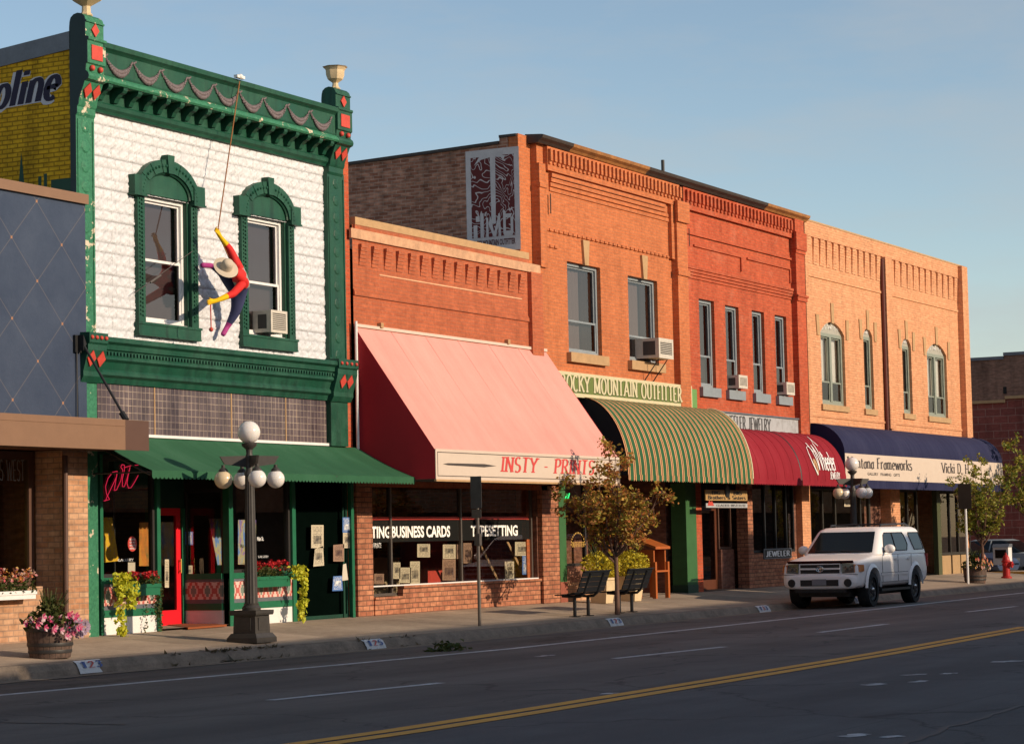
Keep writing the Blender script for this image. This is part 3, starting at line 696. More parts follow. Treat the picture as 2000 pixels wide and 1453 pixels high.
mb = MB(); mb.box(14, 31.05, YA+.03, .35, 3.0, 6.98); mb.box(14, 31.05, .35, 14, 6.2, 6.6); mb.box(30.8, 31.05, .36, 14, -.2, 6.18); mb.box(14, 14.3, .36, 14, -.2, 6.18); mb.box(14, 31.04, 13.8, 13.999, -.2, 6.17); part('wall', mb, M['dark_brick'], A)
xc = F(290,850,-1.2)[0]; xd = F(245,850,-1.2)[0]
cn = part('canopy', MB().box(14, xc, -1.18, YA-.005, 2.99, 3.40), M['brownmetal'], A)
part('fascia', MB().box(14, xd, -1.2, -1.182, 2.955, 3.435).box(14, xd, -1.208, -1.2005, 3.33, 3.345), M['tanmetal'], cn)
part('end_shadow_panel', MB().box(xd+.002, xc+.012, -1.2, -1.182, 2.955, 3.435), M['brownmetal'], cn)  # darker panel stands in for the shadow across the canopy's end
bx, bz = F(150,672,YA); fx_, fz_ = F(252,822,-1.1)
rod = part('support_rod', MB().tube([(bx,YA-.12,bz),(fx_,-1.05,3.44)], .022).tube([(fx_-.07*(fx_-bx),-.96,3.44+.1*(bz-3.44)),(fx_,-1.05,3.44)], .05), M['black'], A)
part('wall_bracket', MB().box(bx-.1, bx+.06, YA-.05, YA-.001, bz-.14, bz+.14).pry([(bx-.03,bz-.12),(bx+.05,bz),(bx-.03,bz+.14)], YA-.16, YA-.0505), M['black'], A)
part('cable', MB().tube([(bx-.04,YA-.03,bz-.1),(bx-.04,YA-.03,3.42)], .012, 6), M['black'], A)
# shop front under the canopy
x0p = F(122,1000,YA)[0]
part('brick_pier', MB().box(x0p, xr, YA, .4, -.2, 2.985), M['pale_brick'], A)
part('brick_apron', MB().box(14, F(82,1200,YA)[0], YA-.02, .4, -.2, .84), M['pale_brick'], A)
xw = x0p-.02
shopwin(A, 24, xw, .85, 2.98, .41, 'brownmetal', [xw-1.55, xw-3.2], t=.13)
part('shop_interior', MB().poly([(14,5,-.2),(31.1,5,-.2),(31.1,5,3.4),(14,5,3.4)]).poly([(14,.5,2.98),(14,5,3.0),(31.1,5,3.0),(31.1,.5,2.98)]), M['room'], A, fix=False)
mb = MB(); nx = F(-10,940,.40)[0]; stroke_text(mb, 'NS WEST', onY(nx, F(20,938,.40)[1], .405), w=F(48,930,.40)[0]-nx, h=.32, thick=.15, thin=.06)
part('window_lettering', mb, plain('pale_window_letters', (.22,.21,.2,1)), A, fix=False)
part('downspout', MB().tube([(F(127,1000,-.2)[0],-.2,.35),(F(127,900,-.2)[0],-.2,2.9)], .045, 10), M['brownmetal'], A)
mb = MB(); mb.poly([(28.2,1.2,1.0),(30.2,1.2,1.0),(30.1,1.25,2.4),(28.2,1.25,2.2)])
def m_art(name, stops, sc=6, seed=0):
    t = NT(name); mp = t.n('ShaderNodeMapping'); mp.inputs['Location'].default_value = (seed, 0, seed); mp.inputs['Scale'].default_value = (1.6, 1, .6); t.l(t.pos(), mp.inputs[0])
    n = t.noise(mp.outputs[0], sc, 4, .7); return t.bsdf(t.ramp(n, stops), .6)
M['artgreen'] = m_art('green_gold_fabric', [(.3,(.03,.09,.02)),(.5,(.28,.27,.04)),(.7,(.45,.33,.06))], 3, 4)
single('painting', mb, M['artgreen'], 'green and gold painting behind the window of the slate-blue shop', 'painting', fix=False)

# ================================================================== B: green and white metal-fronted gallery
X0, X1 = 31.08, 39.79
M['pierdark'] = paint('blackish_green_paint', (.008,.03,.03,1), .5, .3, 4)  # the pier's side has its own darker paint
B = thing('gallery_building', 'green-trimmed two-storey gallery with a white stamped metal front and a yellow painted side', 'building', (35.4,0,0))
tx0, tx1 = 31.55, 38.93; WZ0, WZ1 = 4.86, 8.66
WIN = [(33.62, .66), (36.72, .66)]
ho = [(c-.70, c+.70, 5.2, 7.4) for c, w in WIN]
wl_ = MB(); wall(wl_, X0, 39.4, 3.3, 9.6, .045, ho, .2); part('wall', wl_, M['tin'], B, fix=False)
def tin_sheet():
    # pressed-metal ashlar: every block a pillow with its own rough face
    import numpy as np
    rng = np.random.RandomState(3); d = .028
    xs = np.arange(tx0, tx1+d, d); zs = np.arange(WZ0, WZ1+d, d); nx, nz = len(xs), len(zs)
    Xg, Zg = np.meshgrid(xs, zs); bh, bw = .178, .235
    r = np.floor((Zg-WZ0)/bh).astype(int); off = (r % 2)*.5*bw; cidx = np.floor((Xg-tx0+off)/bw).astype(int)
    fu = ((Xg-tx0+off)/bw) % 1; fv = ((Zg-WZ0)/bh) % 1
    pil = np.minimum(1, np.minimum(np.minimum(fu, 1-fu)*bw, np.minimum(fv, 1-fv)*bh)/.022)
    seed = np.sin(r*12.9898+cidx*78.233)*43758.5453; s1 = seed-np.floor(seed); s2 = (s1*57.31) % 1; s3 = (s1*913.7) % 1; s1 = s1*.22; s2 = s2*.22
    rough = np.zeros_like(Xg)
    for k in range(7):
        a = rng.rand(3); fr = 7+9*k
        rough += np.sin(fu*bw*fr*3.1*(0.6+a[0])+s1*40*a[1]+fv*3*a[2])*np.sin(fv*bh*fr*4.2*(0.6+a[1])+s2*31*a[0])/(1+.35*k)
    h = pil*(.022+.014*rough*.55+.006*np.sin(fu*21+s1*6)*(.5+.5*np.sin(fv*5+s2*6))+(s3-.3)*.014*(fv-.4)+.008*(.5-fv))
    v = np.stack([Xg, -np.clip(h, -.004, .06), Zg], -1).reshape(-1, 3)
    fs = []
    for j in range(nz-1):
        zc = zs[j]+d/2
        for i in range(nx-1):
            xc_ = xs[i]+d/2
            if any(a+.02 < xc_ < b-.02 and c+.02 < zc < e-.02 for a, b, c, e in ho): continue
            k = j*nx+i; fs.append([k, k+1, k+nx+1, k+nx])
    m_ = MB(); m_.v = [tuple(q) for q in v]; m_.f = fs; m_.m = [0]*len(fs); m_.rel = np.clip(h/.048, 0, 1).reshape(-1); return m_
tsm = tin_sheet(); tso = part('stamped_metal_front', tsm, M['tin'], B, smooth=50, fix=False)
ra = tso.data.attributes.new('crevice_shade', 'FLOAT', 'POINT'); ra.data.foreach_set('value', tsm.rel.astype('float32'))
xpr0 = F(643,600,-.11)[0]; xpr1 = F(676,600,-.11)[0]
for xa, xb, mt in ((X0, tx0+.01, 'peel'), (xpr0, xpr1, 'green')):
    mb = MB(); mb.box(xa, xb, -.11, -.002 if mt == 'peel' else .25, -.1 if mt == 'peel' else 3.26, 8.5)
    z = 5.0
    while z < 8.4: mb.lathe([(.0001,-.02),(.09,-.012),(.11,0)], ((xa+xb)/2, -.112, z), 10, ax=1); z += .33
    for e in (xa+.03, xb-.06): mb.box(e, e+.03, -.125, -.1105, 4.95, 8.4)
    part('pilaster', mb, M[mt], B)
    mb = MB(); yo = 0
    pr = [(0,8.45),(-.11,8.45),(-.14,8.5),(-.14,8.6),(-.17,8.64),(-.18,8.72),(-.30,9.0),(-.37,9.03),(-.385,9.08),(-.37,9.13),(-.32,9.17),(-.33,9.28),(-.36,9.30),(-.36,9.66),(-.385,9.68),(-.385,9.72),(-.32,9.74),(-.32,9.97),(-.345,9.975),(-.345,10.0)]
    for k in range(7): pr.append((-.165-.16*math.cos(PI*k/6), 10.0+.13*math.sin(PI*k/6)))
    pr += [(0.005,9.9)]
    xa2, xb2 = (X0, F(203,60,-.33)[0]) if mt == 'peel' else (F(660,250,-.36)[0], F(688,250,-.36)[0])
    pier = part('corner_pier', mb.prx(pr, xa2, xb2), M['peel' if mt == 'peel' else 'green'], B, smooth=30)
    if mt == 'peel': part('pier_side', MB().prx([(a-.001, b) for a, b in pr], xa2-.012, xa2-.001), M['pierdark'], pier); part('pilaster_side', MB().box(X0-.012, X0-.001, -.112, -.002, 3.3, 8.45), M['pierdark'], pier)
    xm, hw = (xa2+xb2)/2, (xb2-xa2)/2
    def dia(cx, cz, y, a, b): return MB().pry([(cx-a,cz),(cx,cz-b),(cx+a,cz),(cx,cz+b)], y-.025, y)
    part('red_panel', MB().box(xm-hw*.6, xm+hw*.6, -.375, -.3605, 9.36, 9.6), M['redpaint'], pier)
    part('red_diamond', dia(xm, 9.86, -.3205, .1, .11), M['redpaint'], pier)
    for s_ in (-1, 1):
        part('red_boss', MB().ball((xm+s_*hw*.45,-.35,9.22), .05, 10, 6), M['redpaint'], pier, smooth=60)
        q = MB(); q.pry([(xm+s_*.115-.1,8.86),(xm+s_*.115,8.74),(xm+s_*.115+.1,8.86),(xm+s_*.115,8.98)], -.02, 0)
        q.v = [(x, -.2-.43*(z-8.74)+y, z) for x, y, z in q.v]; part('red_diamond', q, M['redpaint'], pier)
    u = MB().lathe([(.09,0),(.10,.02),(.065,.05),(.055,.12),(.08,.14),(.15,.19),(.18,.27),(.185,.36),(.225,.42),(.25,.43)]+([(.2,.40),(.15,.38),(.001,.34)]), (xm,-.155,10.12), 8)
    if mt == 'peel':
        uq = MB().lathe([(.10,0),(.11,.02),(.075,.06),(.07,.16),(.12,.19),(.25,.27),(.31,.42),(.36,.62),(.39,.66),(.33,.68),(.25,.6),(.001,.5)], (xm,-.155,10.12), 8); u = uq
    part('urn', u, M['cream'], pier, smooth=20)
cx0, cx1 = 31.5, F(661,250,-.36)[0]+.02
part('frieze', MB().prx([(.2,9.165),(-.30,9.165),(-.31,9.2),(-.30,9.22),(-.30,9.56),(-.33,9.59),(-.37,9.62),(-.38,9.70),(.2,9.70)], cx0, cx1), M['green'], B)
part('cornice_moulding', MB().prx([(.2,9.04),(-.36,9.04),(-.385,9.07),(-.37,9.12),(-.33,9.16),(.2,9.16)], cx0, cx1), M['peel'], B)
part('bracket_band', MB().prx([(.04,8.78),(-.05,8.78),(-.05,9.035),(.04,9.035)], cx0, cx1), M['green'], B)
part('cornice_moulding', MB().prx([(.04,8.60),(-.07,8.60),(-.09,8.64),(-.13,8.68),(-.14,8.74),(-.10,8.775),(.04,8.775)], cx0, cx1), M['green'], B)
nb = 18
for i in range(nb):
    xb_ = cx0+.22+(cx1-cx0-.42)*i/(nb-1)
    part('bracket', MB().prx([(-.051,9.036),(-.34,9.036),(-.335,8.99),(-.30,8.95),(-.24,8.93),(-.17,8.87),(-.13,8.80),(-.09,8.79),(-.051,8.80)], xb_-.055, xb_+.055), M['green'], B)
for i in range(9):
    xa = cx0+.10+(cx1-cx0-.25)*i/9; wd = (cx1-cx0-.25)/9*.96; q = MB(); rr = random.Random(i)
    for k in range(19):
        s_ = k/18; rad = .012+.036*math.sin(PI*s_)
        for e in range(2):
            q.ball((xa+wd*s_+rr.uniform(-.01,.01), -.315, 9.50-.25*math.sin(PI*s_)**.8+(e-.5)*rad*1.2), rad, 6, 4)
    q.tube([(xa+wd*k/12, -.306, 9.50-.25*math.sin(PI*k/12)**.8) for k in range(13)], .02, 5)
    for k in range(5): q.ball((xa+wd*.02*k, -.312, 9.49+.008*k), .02, 6, 4)
    part('swag', q, M['swag'], B, smooth=60)
for c, hw in WIN:
    sp = 7.42; q = MB()
    out = [(c+.90*math.cos(PI*k/24), sp+.62*math.sin(PI*k/24)) for k in range(25)]; inn = [(c+.66*math.cos(PI*k/24), sp+.40*math.sin(PI*k/24)) for k in range(25)]
    for k in range(24):
        q.pry([out[k], out[k+1], inn[k+1], inn[k]], -.13, .03)
        if k in (3,6,9,14,17,20): q.pry([(a*.98+c*.02, b) for a, b in (out[k],)]+[(out[k][0]-.012,out[k][1])]+[(inn[k][0]-.012,inn[k][1]),inn[k]], -.142, -.1305)
    for s_ in (-1, 1):
        q.box(c+s_*.70, c+s_*1.02, -.15, .03, 7.36, 7.68); q.box(c+s_*.68, c+s_*1.04, -.165, .03, 7.33, 7.36)
    q.pry([(c-.07,7.80),(c+.07,7.80),(c+.1,8.12),(c-.1,8.12)], -.17, .03)
    hd = part('window_hood', q, M['green'], B)
    bead = MB()
    for k in range(25):
        bead.ball((c+.78*math.cos(PI*k/24), -.135, sp+.51*math.sin(PI*k/24)), .028, 6, 4)
    part('hood_beading', bead, M['green'], hd)
    part('lunette', MB().pry([(c+.645*math.cos(PI*k/16), 7.4+.40*math.sin(PI*k/16)) for k in range(17)], -.055, .03), M['green'], B)
    part('lunette_rim', MB().tube([(c+.65*math.cos(PI*k/20), -.07, 7.41+.40*math.sin(PI*k/20)) for k in range(21)], .03, 6), M['green_dark'], B)
    for s_ in (-1, 1):
        q = MB(); q.box(c+s_*.67, c+s_*.87, -.09, .04, 5.04, 7.329); q.box(c+s_*.64, c+s_*.70, -.02, .2, 5.2, 7.40)
        z = 5.3
        while z < 7.3: q.box(c+s_*.75-.02, c+s_*.75+.02, -.115, -.0905, z, z+.03); q.box(c+s_*.81-.02, c+s_*.81+.02, -.11, -.0905, z+.02, z+.045); z += .07
        part('window_casing', q, M['green'], B)
    part('window_sill', MB().box(c-.9, c+.9, -.115, .04, 5.0, 5.2).box(c-.92, c+.92, -.13, -.1155, 5.16, 5.2).box(c-.9, c+.9, -.125, .03, 4.97, 4.998), M['green'], B)
    sash_window(B, c-.645, c+.645, 5.2, 7.39, .06, 'white', split=.5 if c < 35 else .45, behind='blind', bz=(.0, 1) if c < 35 else (.2, 1))
q = MB()
for pts in ([(0.04,4.875),(-.28,4.86),(-.30,4.84),(-.30,4.78),(-.24,4.74),(-.23,4.66),(-.19,4.64),(-.19,4.56),(-.21,4.54),(-.21,4.50),(-.15,4.46),(-.11,4.34),(-.14,4.30),(-.14,4.25),(-.08,4.21),(-.05,4.12),(.04,4.12)],): q.prx(pts, tx0-.05, xpr0+.1)
x = tx0
while x < xpr0: q.box(x, x+.045, -.222, -.1905, 4.575, 4.625); x += .09
part('lower_cornice', q, M['green'], B)
for xa, xb in ((X0+.02, tx0+.04), (xpr0-.03, xpr1+.06)):
    bl = part('cornice_block', MB().prx([(.2,4.92),(-.33,4.90),(-.33,4.74),(-.30,4.71),(-.30,4.62),(-.2,4.28),(-.2,4.2),(-.14,4.1),(.2,4.1)], xa, xb), M['green'], B)
    for k in range(4): part('red_boss', MB().ball((xa+(xb-xa)*(k+.5)/4, -.335, 4.82), .036, 8, 5), M['redpaint'], bl, smooth=60)
    for k in (-1, 1):
        xm = (xa+xb)/2+k*.125; q = MB().pry([(xm-.11,4.48),(xm,4.35),(xm+.11,4.48),(xm,4.61)], -.02, 0); q.v = [(x, -.205-.29*(z-4.28)+y, z) for x, y, z in q.v]
        part('red_diamond', q, M['redpaint'], bl)
# yellow side wall with the painted word
def side_poly(pts, xa): return [(xa, y, z) for y, z in pts]
ys1, zs1 = FX(134, 62, X0); ys2, zs2 = FX(-40, 108, X0)
sl = (zs2-zs1)/(ys2-ys1)
mb = MB(); mb.hexa([(X0,.0,-.2),(X0+.3,.0,-.2),(X0+.3,16,-.2),(X0,16,-.2),(X0,.0,zs1-.3),(X0+.3,.0,zs1-.3),(X0+.3,16,zs1-.3+sl*15),(X0,16,zs1-.3+sl*15)])
part('painted_side_wall', mb, M['yellow_brick'], B)
mb = MB(); mb.hexa([(X0-.02,.0,zs1-.299),(X0+.32,.0,zs1-.299),(X0+.32,16,zs1-.299+sl*15),(X0-.02,16,zs1-.299+sl*15),(X0-.02,.0,zs1),(X0+.32,.0,zs1),(X0+.32,16,zs1+sl*15),(X0-.02,16,zs1+sl*15)])
part('side_flashing', mb, M['coping'], B)
mw = plain('mural_white', (.55,.56,.58,1), .8); mn = plain('mural_navy', (.022,.02,.045,1), .8); mgr = plain('mural_green', (.02,.07,.045,1), .8)
ye, ze = FX(112, 192, X0); yo_, zo_ = FX(-14, 214, X0); hX = (FX(60,140,X0)[1]-FX(60,204,X0)[1])
def mur(u, v, d): return (X0-d, yo_-u, zo_+(ze-zo_)*u/(yo_-ye)+v)
mb = MB(); mb.cur = 0
stroke_text(mb, 'oline', lambda u, v, d: mur(u-.035, v-.02, d), w=yo_-ye, h=hX*1.05, thick=.36, thin=.22, serif=.1, slant=.28, gap=.06, lift=.003)
mb.cur = 1
stroke_text(mb, 'oline', mur, w=yo_-ye, h=hX*1.05, thick=.22, thin=.10, serif=.08, slant=.28, gap=.06, lift=.009)
part('mural_word', mb, [mw, mn], B, fix=False)
mb = MB()
for px0, px1, pt in ((28,56,325),(75,81,345),(86,92,340),(100,146,352)):
    ya, z_ = FX(px0, pt, X0); yb, _ = FX(px1, pt, X0)
    if px0 == 28: mb.poly([(X0-.004,ya,6.6),(X0-.004,yb,6.6),(X0-.004,(ya+yb)/2,z_+.22)])
    else: mb.poly([(X0-.004,ya,6.6),(X0-.004,yb,6.6),(X0-.004,yb,z_),(X0-.004,ya,z_)])
part('mural_skyline', mb, mgr, B, fix=False)
mb = MB(); mb.box(X0+.31, X1-.3, .3, 15.8, 8.4, 8.6); part('roof', mb, M['roof'], B)
part('side_wall', MB().hexa([(X1-.27,.05,-.2),(X1-.02,.05,-.2),(X1-.02,16,-.2),(X1-.27,16,-.2),(X1-.27,.05,9.2),(X1-.02,.05,9.2),(X1-.02,16,8),(X1-.27,16,8)]), M['red_brick'], B)
part('party_wall_pier', MB().box(39.42, X1, .06, .3, 5.0, 9.35), M['orange_brick'], B)
part('back_wall', MB().box(X0+.31, X1-.28, 15.7, 15.95, -.2, 8.39), M['side_brick'], B)
# glass-tile transom
def m_tiles():
    t = NT('prism_glass_tiles'); v = t.uvz(); br = t.n('ShaderNodeTexBrick', offset=0.0); t.l(v, br.inputs['Vector'])
    for k_, c_ in (('Color1', (.12,.095,.105,1)), ('Color2', (.17,.135,.14,1)), ('Mortar', (.40,.33,.27,1))): br.inputs[k_].default_value = c_
    for k_, c_ in (('Scale', 1), ('Mortar Size', .006), ('Brick Width', .12), ('Row Height', .118), ('Mortar Smooth', .1)): br.inputs[k_].default_value = c_
    mp = t.n('ShaderNodeMapping'); mp.inputs['Scale'].default_value = (1.3, .25, 1); t.l(v, mp.inputs[0]); n = t.noise(mp.outputs[0], 1.2, 4, .6)
    mp2 = t.n('ShaderNodeMapping'); mp2.inputs['Scale'].default_value = (40, 1.2, 1); t.l(v, mp2.inputs[0]); n2 = t.noise(mp2.outputs[0], 1, 2)
    c = t.mix(1, br.outputs['Color'], t.ramp(n, [(.35, (.45,.42,.45)), (.6, (1.0,.95,.9)), (.8, (1.5,1.2,.7))]), 'MULTIPLY')
    c = t.mix(1, c, t.ramp(n2, [(.35, g3(.7)), (.65, g3(1.25))]), 'MULTIPLY')
    return t.bsdf(c, .28, 0, t.math('ADD', br.outputs['Fac'], n2), .35, .01, .5)
M['tiles'] = m_tiles()
tr = part('tile_transom', MB().box(31.7, xpr0-.02, -.015, .03, 3.31, 4.13), M['tiles'], B)
for px in (302, 452, 558): x_ = F(px, 800, -.02)[0]; part('transom_bar', MB().box(x_-.014, x_+.014, -.025, -.0155, 3.31, 4.12), M['stone'], tr)
part('awning_rail', MB().box(31.7, xpr0, -.06, -.0155, 3.26, 3.309), M['white'], B)
# ---- green awning
def shed_awning(parent, x0, x1, zt, zf, yf, val, mat, scal=.11, frame=True, yb=-.04):
    q = MB(); n = 24
    for i in range(n):
        a, b = x0+(x1-x0)*i/n, x0+(x1-x0)*(i+1)/n
        for k in range(6):
            s0, s1 = k/6, (k+1)/6; sag = lambda s: -.035*math.sin(PI*s)
            q.poly([(a, yb+(yf-yb)*s1, zt+(zf-zt)*s1+sag(s1)), (b, yb+(yf-yb)*s1, zt+(zf-zt)*s1+sag(s1)), (b, yb+(yf-yb)*s0, zt+(zf-zt)*s0+sag(s0)), (a, yb+(yf-yb)*s0, zt+(zf-zt)*s0+sag(s0))])
    aw = part('awning', q, M[mat], parent, smooth=40, fix=False)
    v = MB(); nn = int((x1-x0)/scal); rr = random.Random(5)
    for i in range(nn):
        a = x0+(x1-x0)*i/nn; b = x0+(x1-x0)*(i+1)/nn; m_ = (a+b)/2; dy = .012*math.sin(i*.9)
        y_ = yf-.003+dy*.4; y2 = yf-.003+.005*math.sin((i+1)*.9)
        v.poly([(a,y_,zf+.004),(a,y_,zf-val+.035),(a+(b-a)*.22,y_,zf-val+.006),(m_,y_,zf-val),(b-(b-a)*.22,y2,zf-val+.006),(b,y2,zf-val+.035),(b,y2,zf+.004)])
    part('valance', v, M[mat], aw, fix=False)
    fr = MB(); fr.tube([(x0,yf+.03,zf-.05),(x1,yf+.03,zf-.05)], .018, 6)
    for k in range(4): x_ = x0+.02+(x1-x0-.04)*k/3; fr.tube([(x_,yb,zt-.10),(x_,yf+.05,zf-.07)], .016, 6); fr.tube([(x_,yb,zf-.02),(x_,yf,zf-.02)], .016, 6)
    part('awning_frame', fr, M['iron'], aw)
    return aw
M['awngreen'] = canvas('green_canvas', rgb(48,94,66))
shed_awning(B, 31.42, 39.80, 3.25, 2.64, -1.30, .135, 'awngreen')
# ---- shop front
M['bgreen'] = paint('storefront_green', rgb(28,104,72), .5, .25, 5)
M['signgreen'] = M['bgreen']
def m_native():
    t = NT('diamond_tile_pattern'); p = t.n('ShaderNodeSeparateXYZ'); t.l(t.pos(), p.inputs[0])
    u = t.math('ADD', p.outputs[0], p.outputs[1]); q_ = lambda a, s: t.math('DIVIDE', t.math('FLOOR', t.math('MULTIPLY', a, s)), s)
    fu = t.math('ABSOLUTE', t.math('SUBTRACT', t.math('FRACT', t.math('MULTIPLY', u, 1/.3)), .5)); fv = t.math('ABSOLUTE', t.math('MULTIPLY', t.math('SUBTRACT', p.outputs[2], .62), 1/.5))
    d = t.math('ADD', q_(fu, 10), q_(fv, 10))
    c = t.ramp(d, [(0, (.2,.24,.2)), (.09, (.2,.24,.2)), (.13, (.7,.5,.42)), (.2, (.5,.12,.1)), (.4, (.5,.12,.1)), (.46, (.75,.52,.45)), (.6,(.75,.52,.45)), (.64, (.45,.22,.18))])
    c = c.node; c.color_ramp.interpolation = 'CONSTANT'
    return t.bsdf(c.outputs[0], .5)
M['native'] = m_native()
xl0 = F(197,1200)[0]; xl1 = F(313,1205)[0]; xr0 = F(447,1200)[0]; xr1 = F(572,1190)[0]; xdr = F(693,1190)[0]; YR = .95
mb = MB(); mb.box(31.56, xdr-.05, -.02, .12, 2.95, 3.255); part('sign_header', mb, M['green_dark'], B)
def bulkhead(x0, x1, y, ax='x', y1=None):
    def bx(q, a, b, z0, z1, pr):
        if ax == 'x': q.box(a, b, y-pr, y+.12, z0, z1)
        else: q.box(x0-pr, x0+.12, y, y1, z0, z1)
    for nm, z0, z1, mt, pr in (('white_base', -.15, .28, 'white', 0.0), ('green_band', .281, .40, 'bgreen', .012), ('grey_band', .401, .47, 'coping', .004), ('tile_panel', .471, .78, 'native', 0), ('grey_band', .781, .83, 'coping', .004), ('green_rail', .831, .93, 'bgreen', .02)):
        q = MB(); bx(q, x0, x1, z0, z1, pr); part(nm, q, M[mt], B)
bulkhead(xl0, xl1, .0); bulkhead(xr0, xr1, .0)
xdoor0 = F(302,1100,YR)[0]; xdoor1 = F(353,1100,YR)[0]
bulkhead(xdoor1+.16, xr0+.0, YR); bulkhead(xr0-.14+.13, 0, .13, 'y', YR)
for xa, xb, y in ((xl0-.03, xl0+.05, -.03), (xl1-.1, xl1, -.03), (xr0, xr0+.13, -.03), (xr1-.02, xr1+.10, -.03), (xdr-.12, xdr-.02, -.03)):
    part('storefront_post', MB().box(xa, xb, y, .1, -.15 if xa < xl0+5.4 else -.15, 2.95), M['bgreen'], B)
for xa, xb in ((xdoor0-.14, xdoor0-.01), (xdoor1+.01, xdoor1+.15)): part('door_post', MB().box(xa, xb, YR-.03, YR+.09, -.1, 2.099), M['bgreen'], B)
part('entry_lintel', MB().box(xl1, xr0, YR-.02, YR+.1, 2.10, 2.90), M['green_dark'], B)
part('entry_ceiling', MB().box(xl1, xr0, .13, YR, 2.90, 2.94), M['green_dark'], B)
shopwin(B, xl0+.05, xl1-.1, .93, 2.94, .02, 'darkframe'); shopwin(B, xr0+.13, xr1-.02, .93, 2.94, .02, 'darkframe'); shopwin(B, xdoor1+.16, xr0+.12, .93, 2.099, YR, 'darkframe', t=.04)
for xa in (xl1-.06, xr0+.04):
    w_ = part('side_window', MB().box(xa-.03, xa+.03, .1, .15, .93, 2.42).box(xa-.03, xa+.03, YR-.05, YR-.031, .93, 2.42).box(xa-.03, xa+.03, .15, YR-.05, 2.37, 2.42), M['darkframe'], B)
    part('pane', MB().poly([(xa,.15,.93),(xa,YR-.05,.93),(xa,YR-.05,2.37),(xa,.15,2.37)]), M['shopglass'], w_, fix=False)
M['doorred'] = paint('bright_red_door_paint', rgb(226,28,42), .4, .15, 4)
q = MB(); frame4(q, xdoor0, xdoor1, .0, 2.10, YR, YR+.05, .13, .3, .13); dr = part('door', q, M['doorred'], B)
part('pane', MB().poly([(xdoor0+.13,YR+.025,.3),(xdoor1-.13,YR+.025,.3),(xdoor1-.13,YR+.025,1.97),(xdoor0+.13,YR+.025,1.97)]), M['shopglass'], dr, fix=False)
part('door_handle', MB().tube([(xdoor1-.06,YR-.05,.95),(xdoor1-.06,YR-.05,1.2)], .012, 6).box(xdoor1-.08, xdoor1-.04, YR-.04, YR-.001, .97, 1.0).box(xdoor1-.08, xdoor1-.04, YR-.04, YR-.001, 1.15, 1.18), plain('brass', (.55,.38,.12,1), .35, 1), dr)
# dark stair door at the right
q = MB(); frame4(q, xr1+.12, xdr-.13, -.05, 2.95, .05, .12, .07, .12, .3); q.box(F(667,1100,.08)[0]-.02, F(667,1100,.08)[0]+.04, .03, .0495, -.05, 2.1); dd = part('stair_door', q, M['green_dark'], B)
part('door_panel', MB().box(xr1+.19, xdr-.2, .13, .16,   .07, 2.64), paint('black_green_door', (.0015,.004,.003,1), .9, .3, 5, spec=.0), dd)
r = MB(); r.poly([(X0+.3,5,-.1),(X1-.3,5,-.1),(X1-.3,5,3.2),(X0+.3,5,3.2)]).poly([(X0+.3,.13,2.9),(X0+.3,5,2.9),(X1-.3,5,2.9),(X1-.3,.13,2.9)]).poly([(xr1+.1,.2,-.1),(xr1+.1,5,-.1),(xr1+.1,5,3),(xr1+.1,.2,3)])
part('shop_interior', r, M['room'], B, fix=False)
part('shop_floor', MB().poly([(X0+.3,.1,.03),(X1-.3,.1,.03),(X1-.3,5,.03),(X0+.3,5,.03)]), M['roomfloor'], B, fix=False)
part('entry_floor', MB().poly([(xl1,-.02,.034),(xr0,-.02,.034),(xr0,YR,.036),(xl1,YR,.036)]), M['walk'], B, fix=False)
# things in the gallery windows
def pane_thing(name, label, cat, px, Y, mat, group=None, smoothed=None, kids=()):
    pts = [F(a, b, Y) for a, b in px]
    return single(name, MB().poly([(x, Y, z) for x, z in pts]), mat, label, cat, group=group, fix=False)
M['art_y'] = m_art('yellow_blue_painting', [(.30,(.03,.03,.03)),(.36,(.75,.36,.02)),(.5,(.85,.55,.03)),(.6,(.7,.36,.03)),(.64,(.16,.2,.45)),(.75,(.5,.4,.1))], 11, 1)
M['art_b'] = m_art('blue_violet_painting', [(.25,(.08,.1,.5)),(.42,(.15,.3,.65)),(.52,(.5,.45,.15)),(.62,(.25,.12,.5)),(.75,(.1,.4,.5))], 5, 2)
M['art_o'] = m_art('orange_green_painting', [(.3,(.06,.15,.05)),(.5,(.6,.2,.03)),(.7,(.6,.35,.05))], 3, 7)
pane_thing('painting', 'yellow and blue painting leaning in the left window of the green gallery', 'painting', [(188,1100),(232,1095),(219,1010),(188,1010)], .5, M['art_y'])
pane_thing('painting', 'orange and green painting on the inner wall beside the red sign', 'painting', [(272,1105),(292,1105),(292,1020),(272,1020)], .9, M['art_o'])
pane_thing('painting', 'tilted blue and violet painting in the window right of the red door', 'painting', [(425,1103),(445,1103),(445,1012),(407,1012)], 1.4, M['art_b'])
pane_thing('painting', 'blue painting just left of the street lamp post in the right gallery window', 'painting', [(465,1102),(500,1102),(500,1015),(465,1015)], .4, M['art_b'])
M['paper'] = paint('notice_paper', rgb(205,196,178), .8, .15, 8)
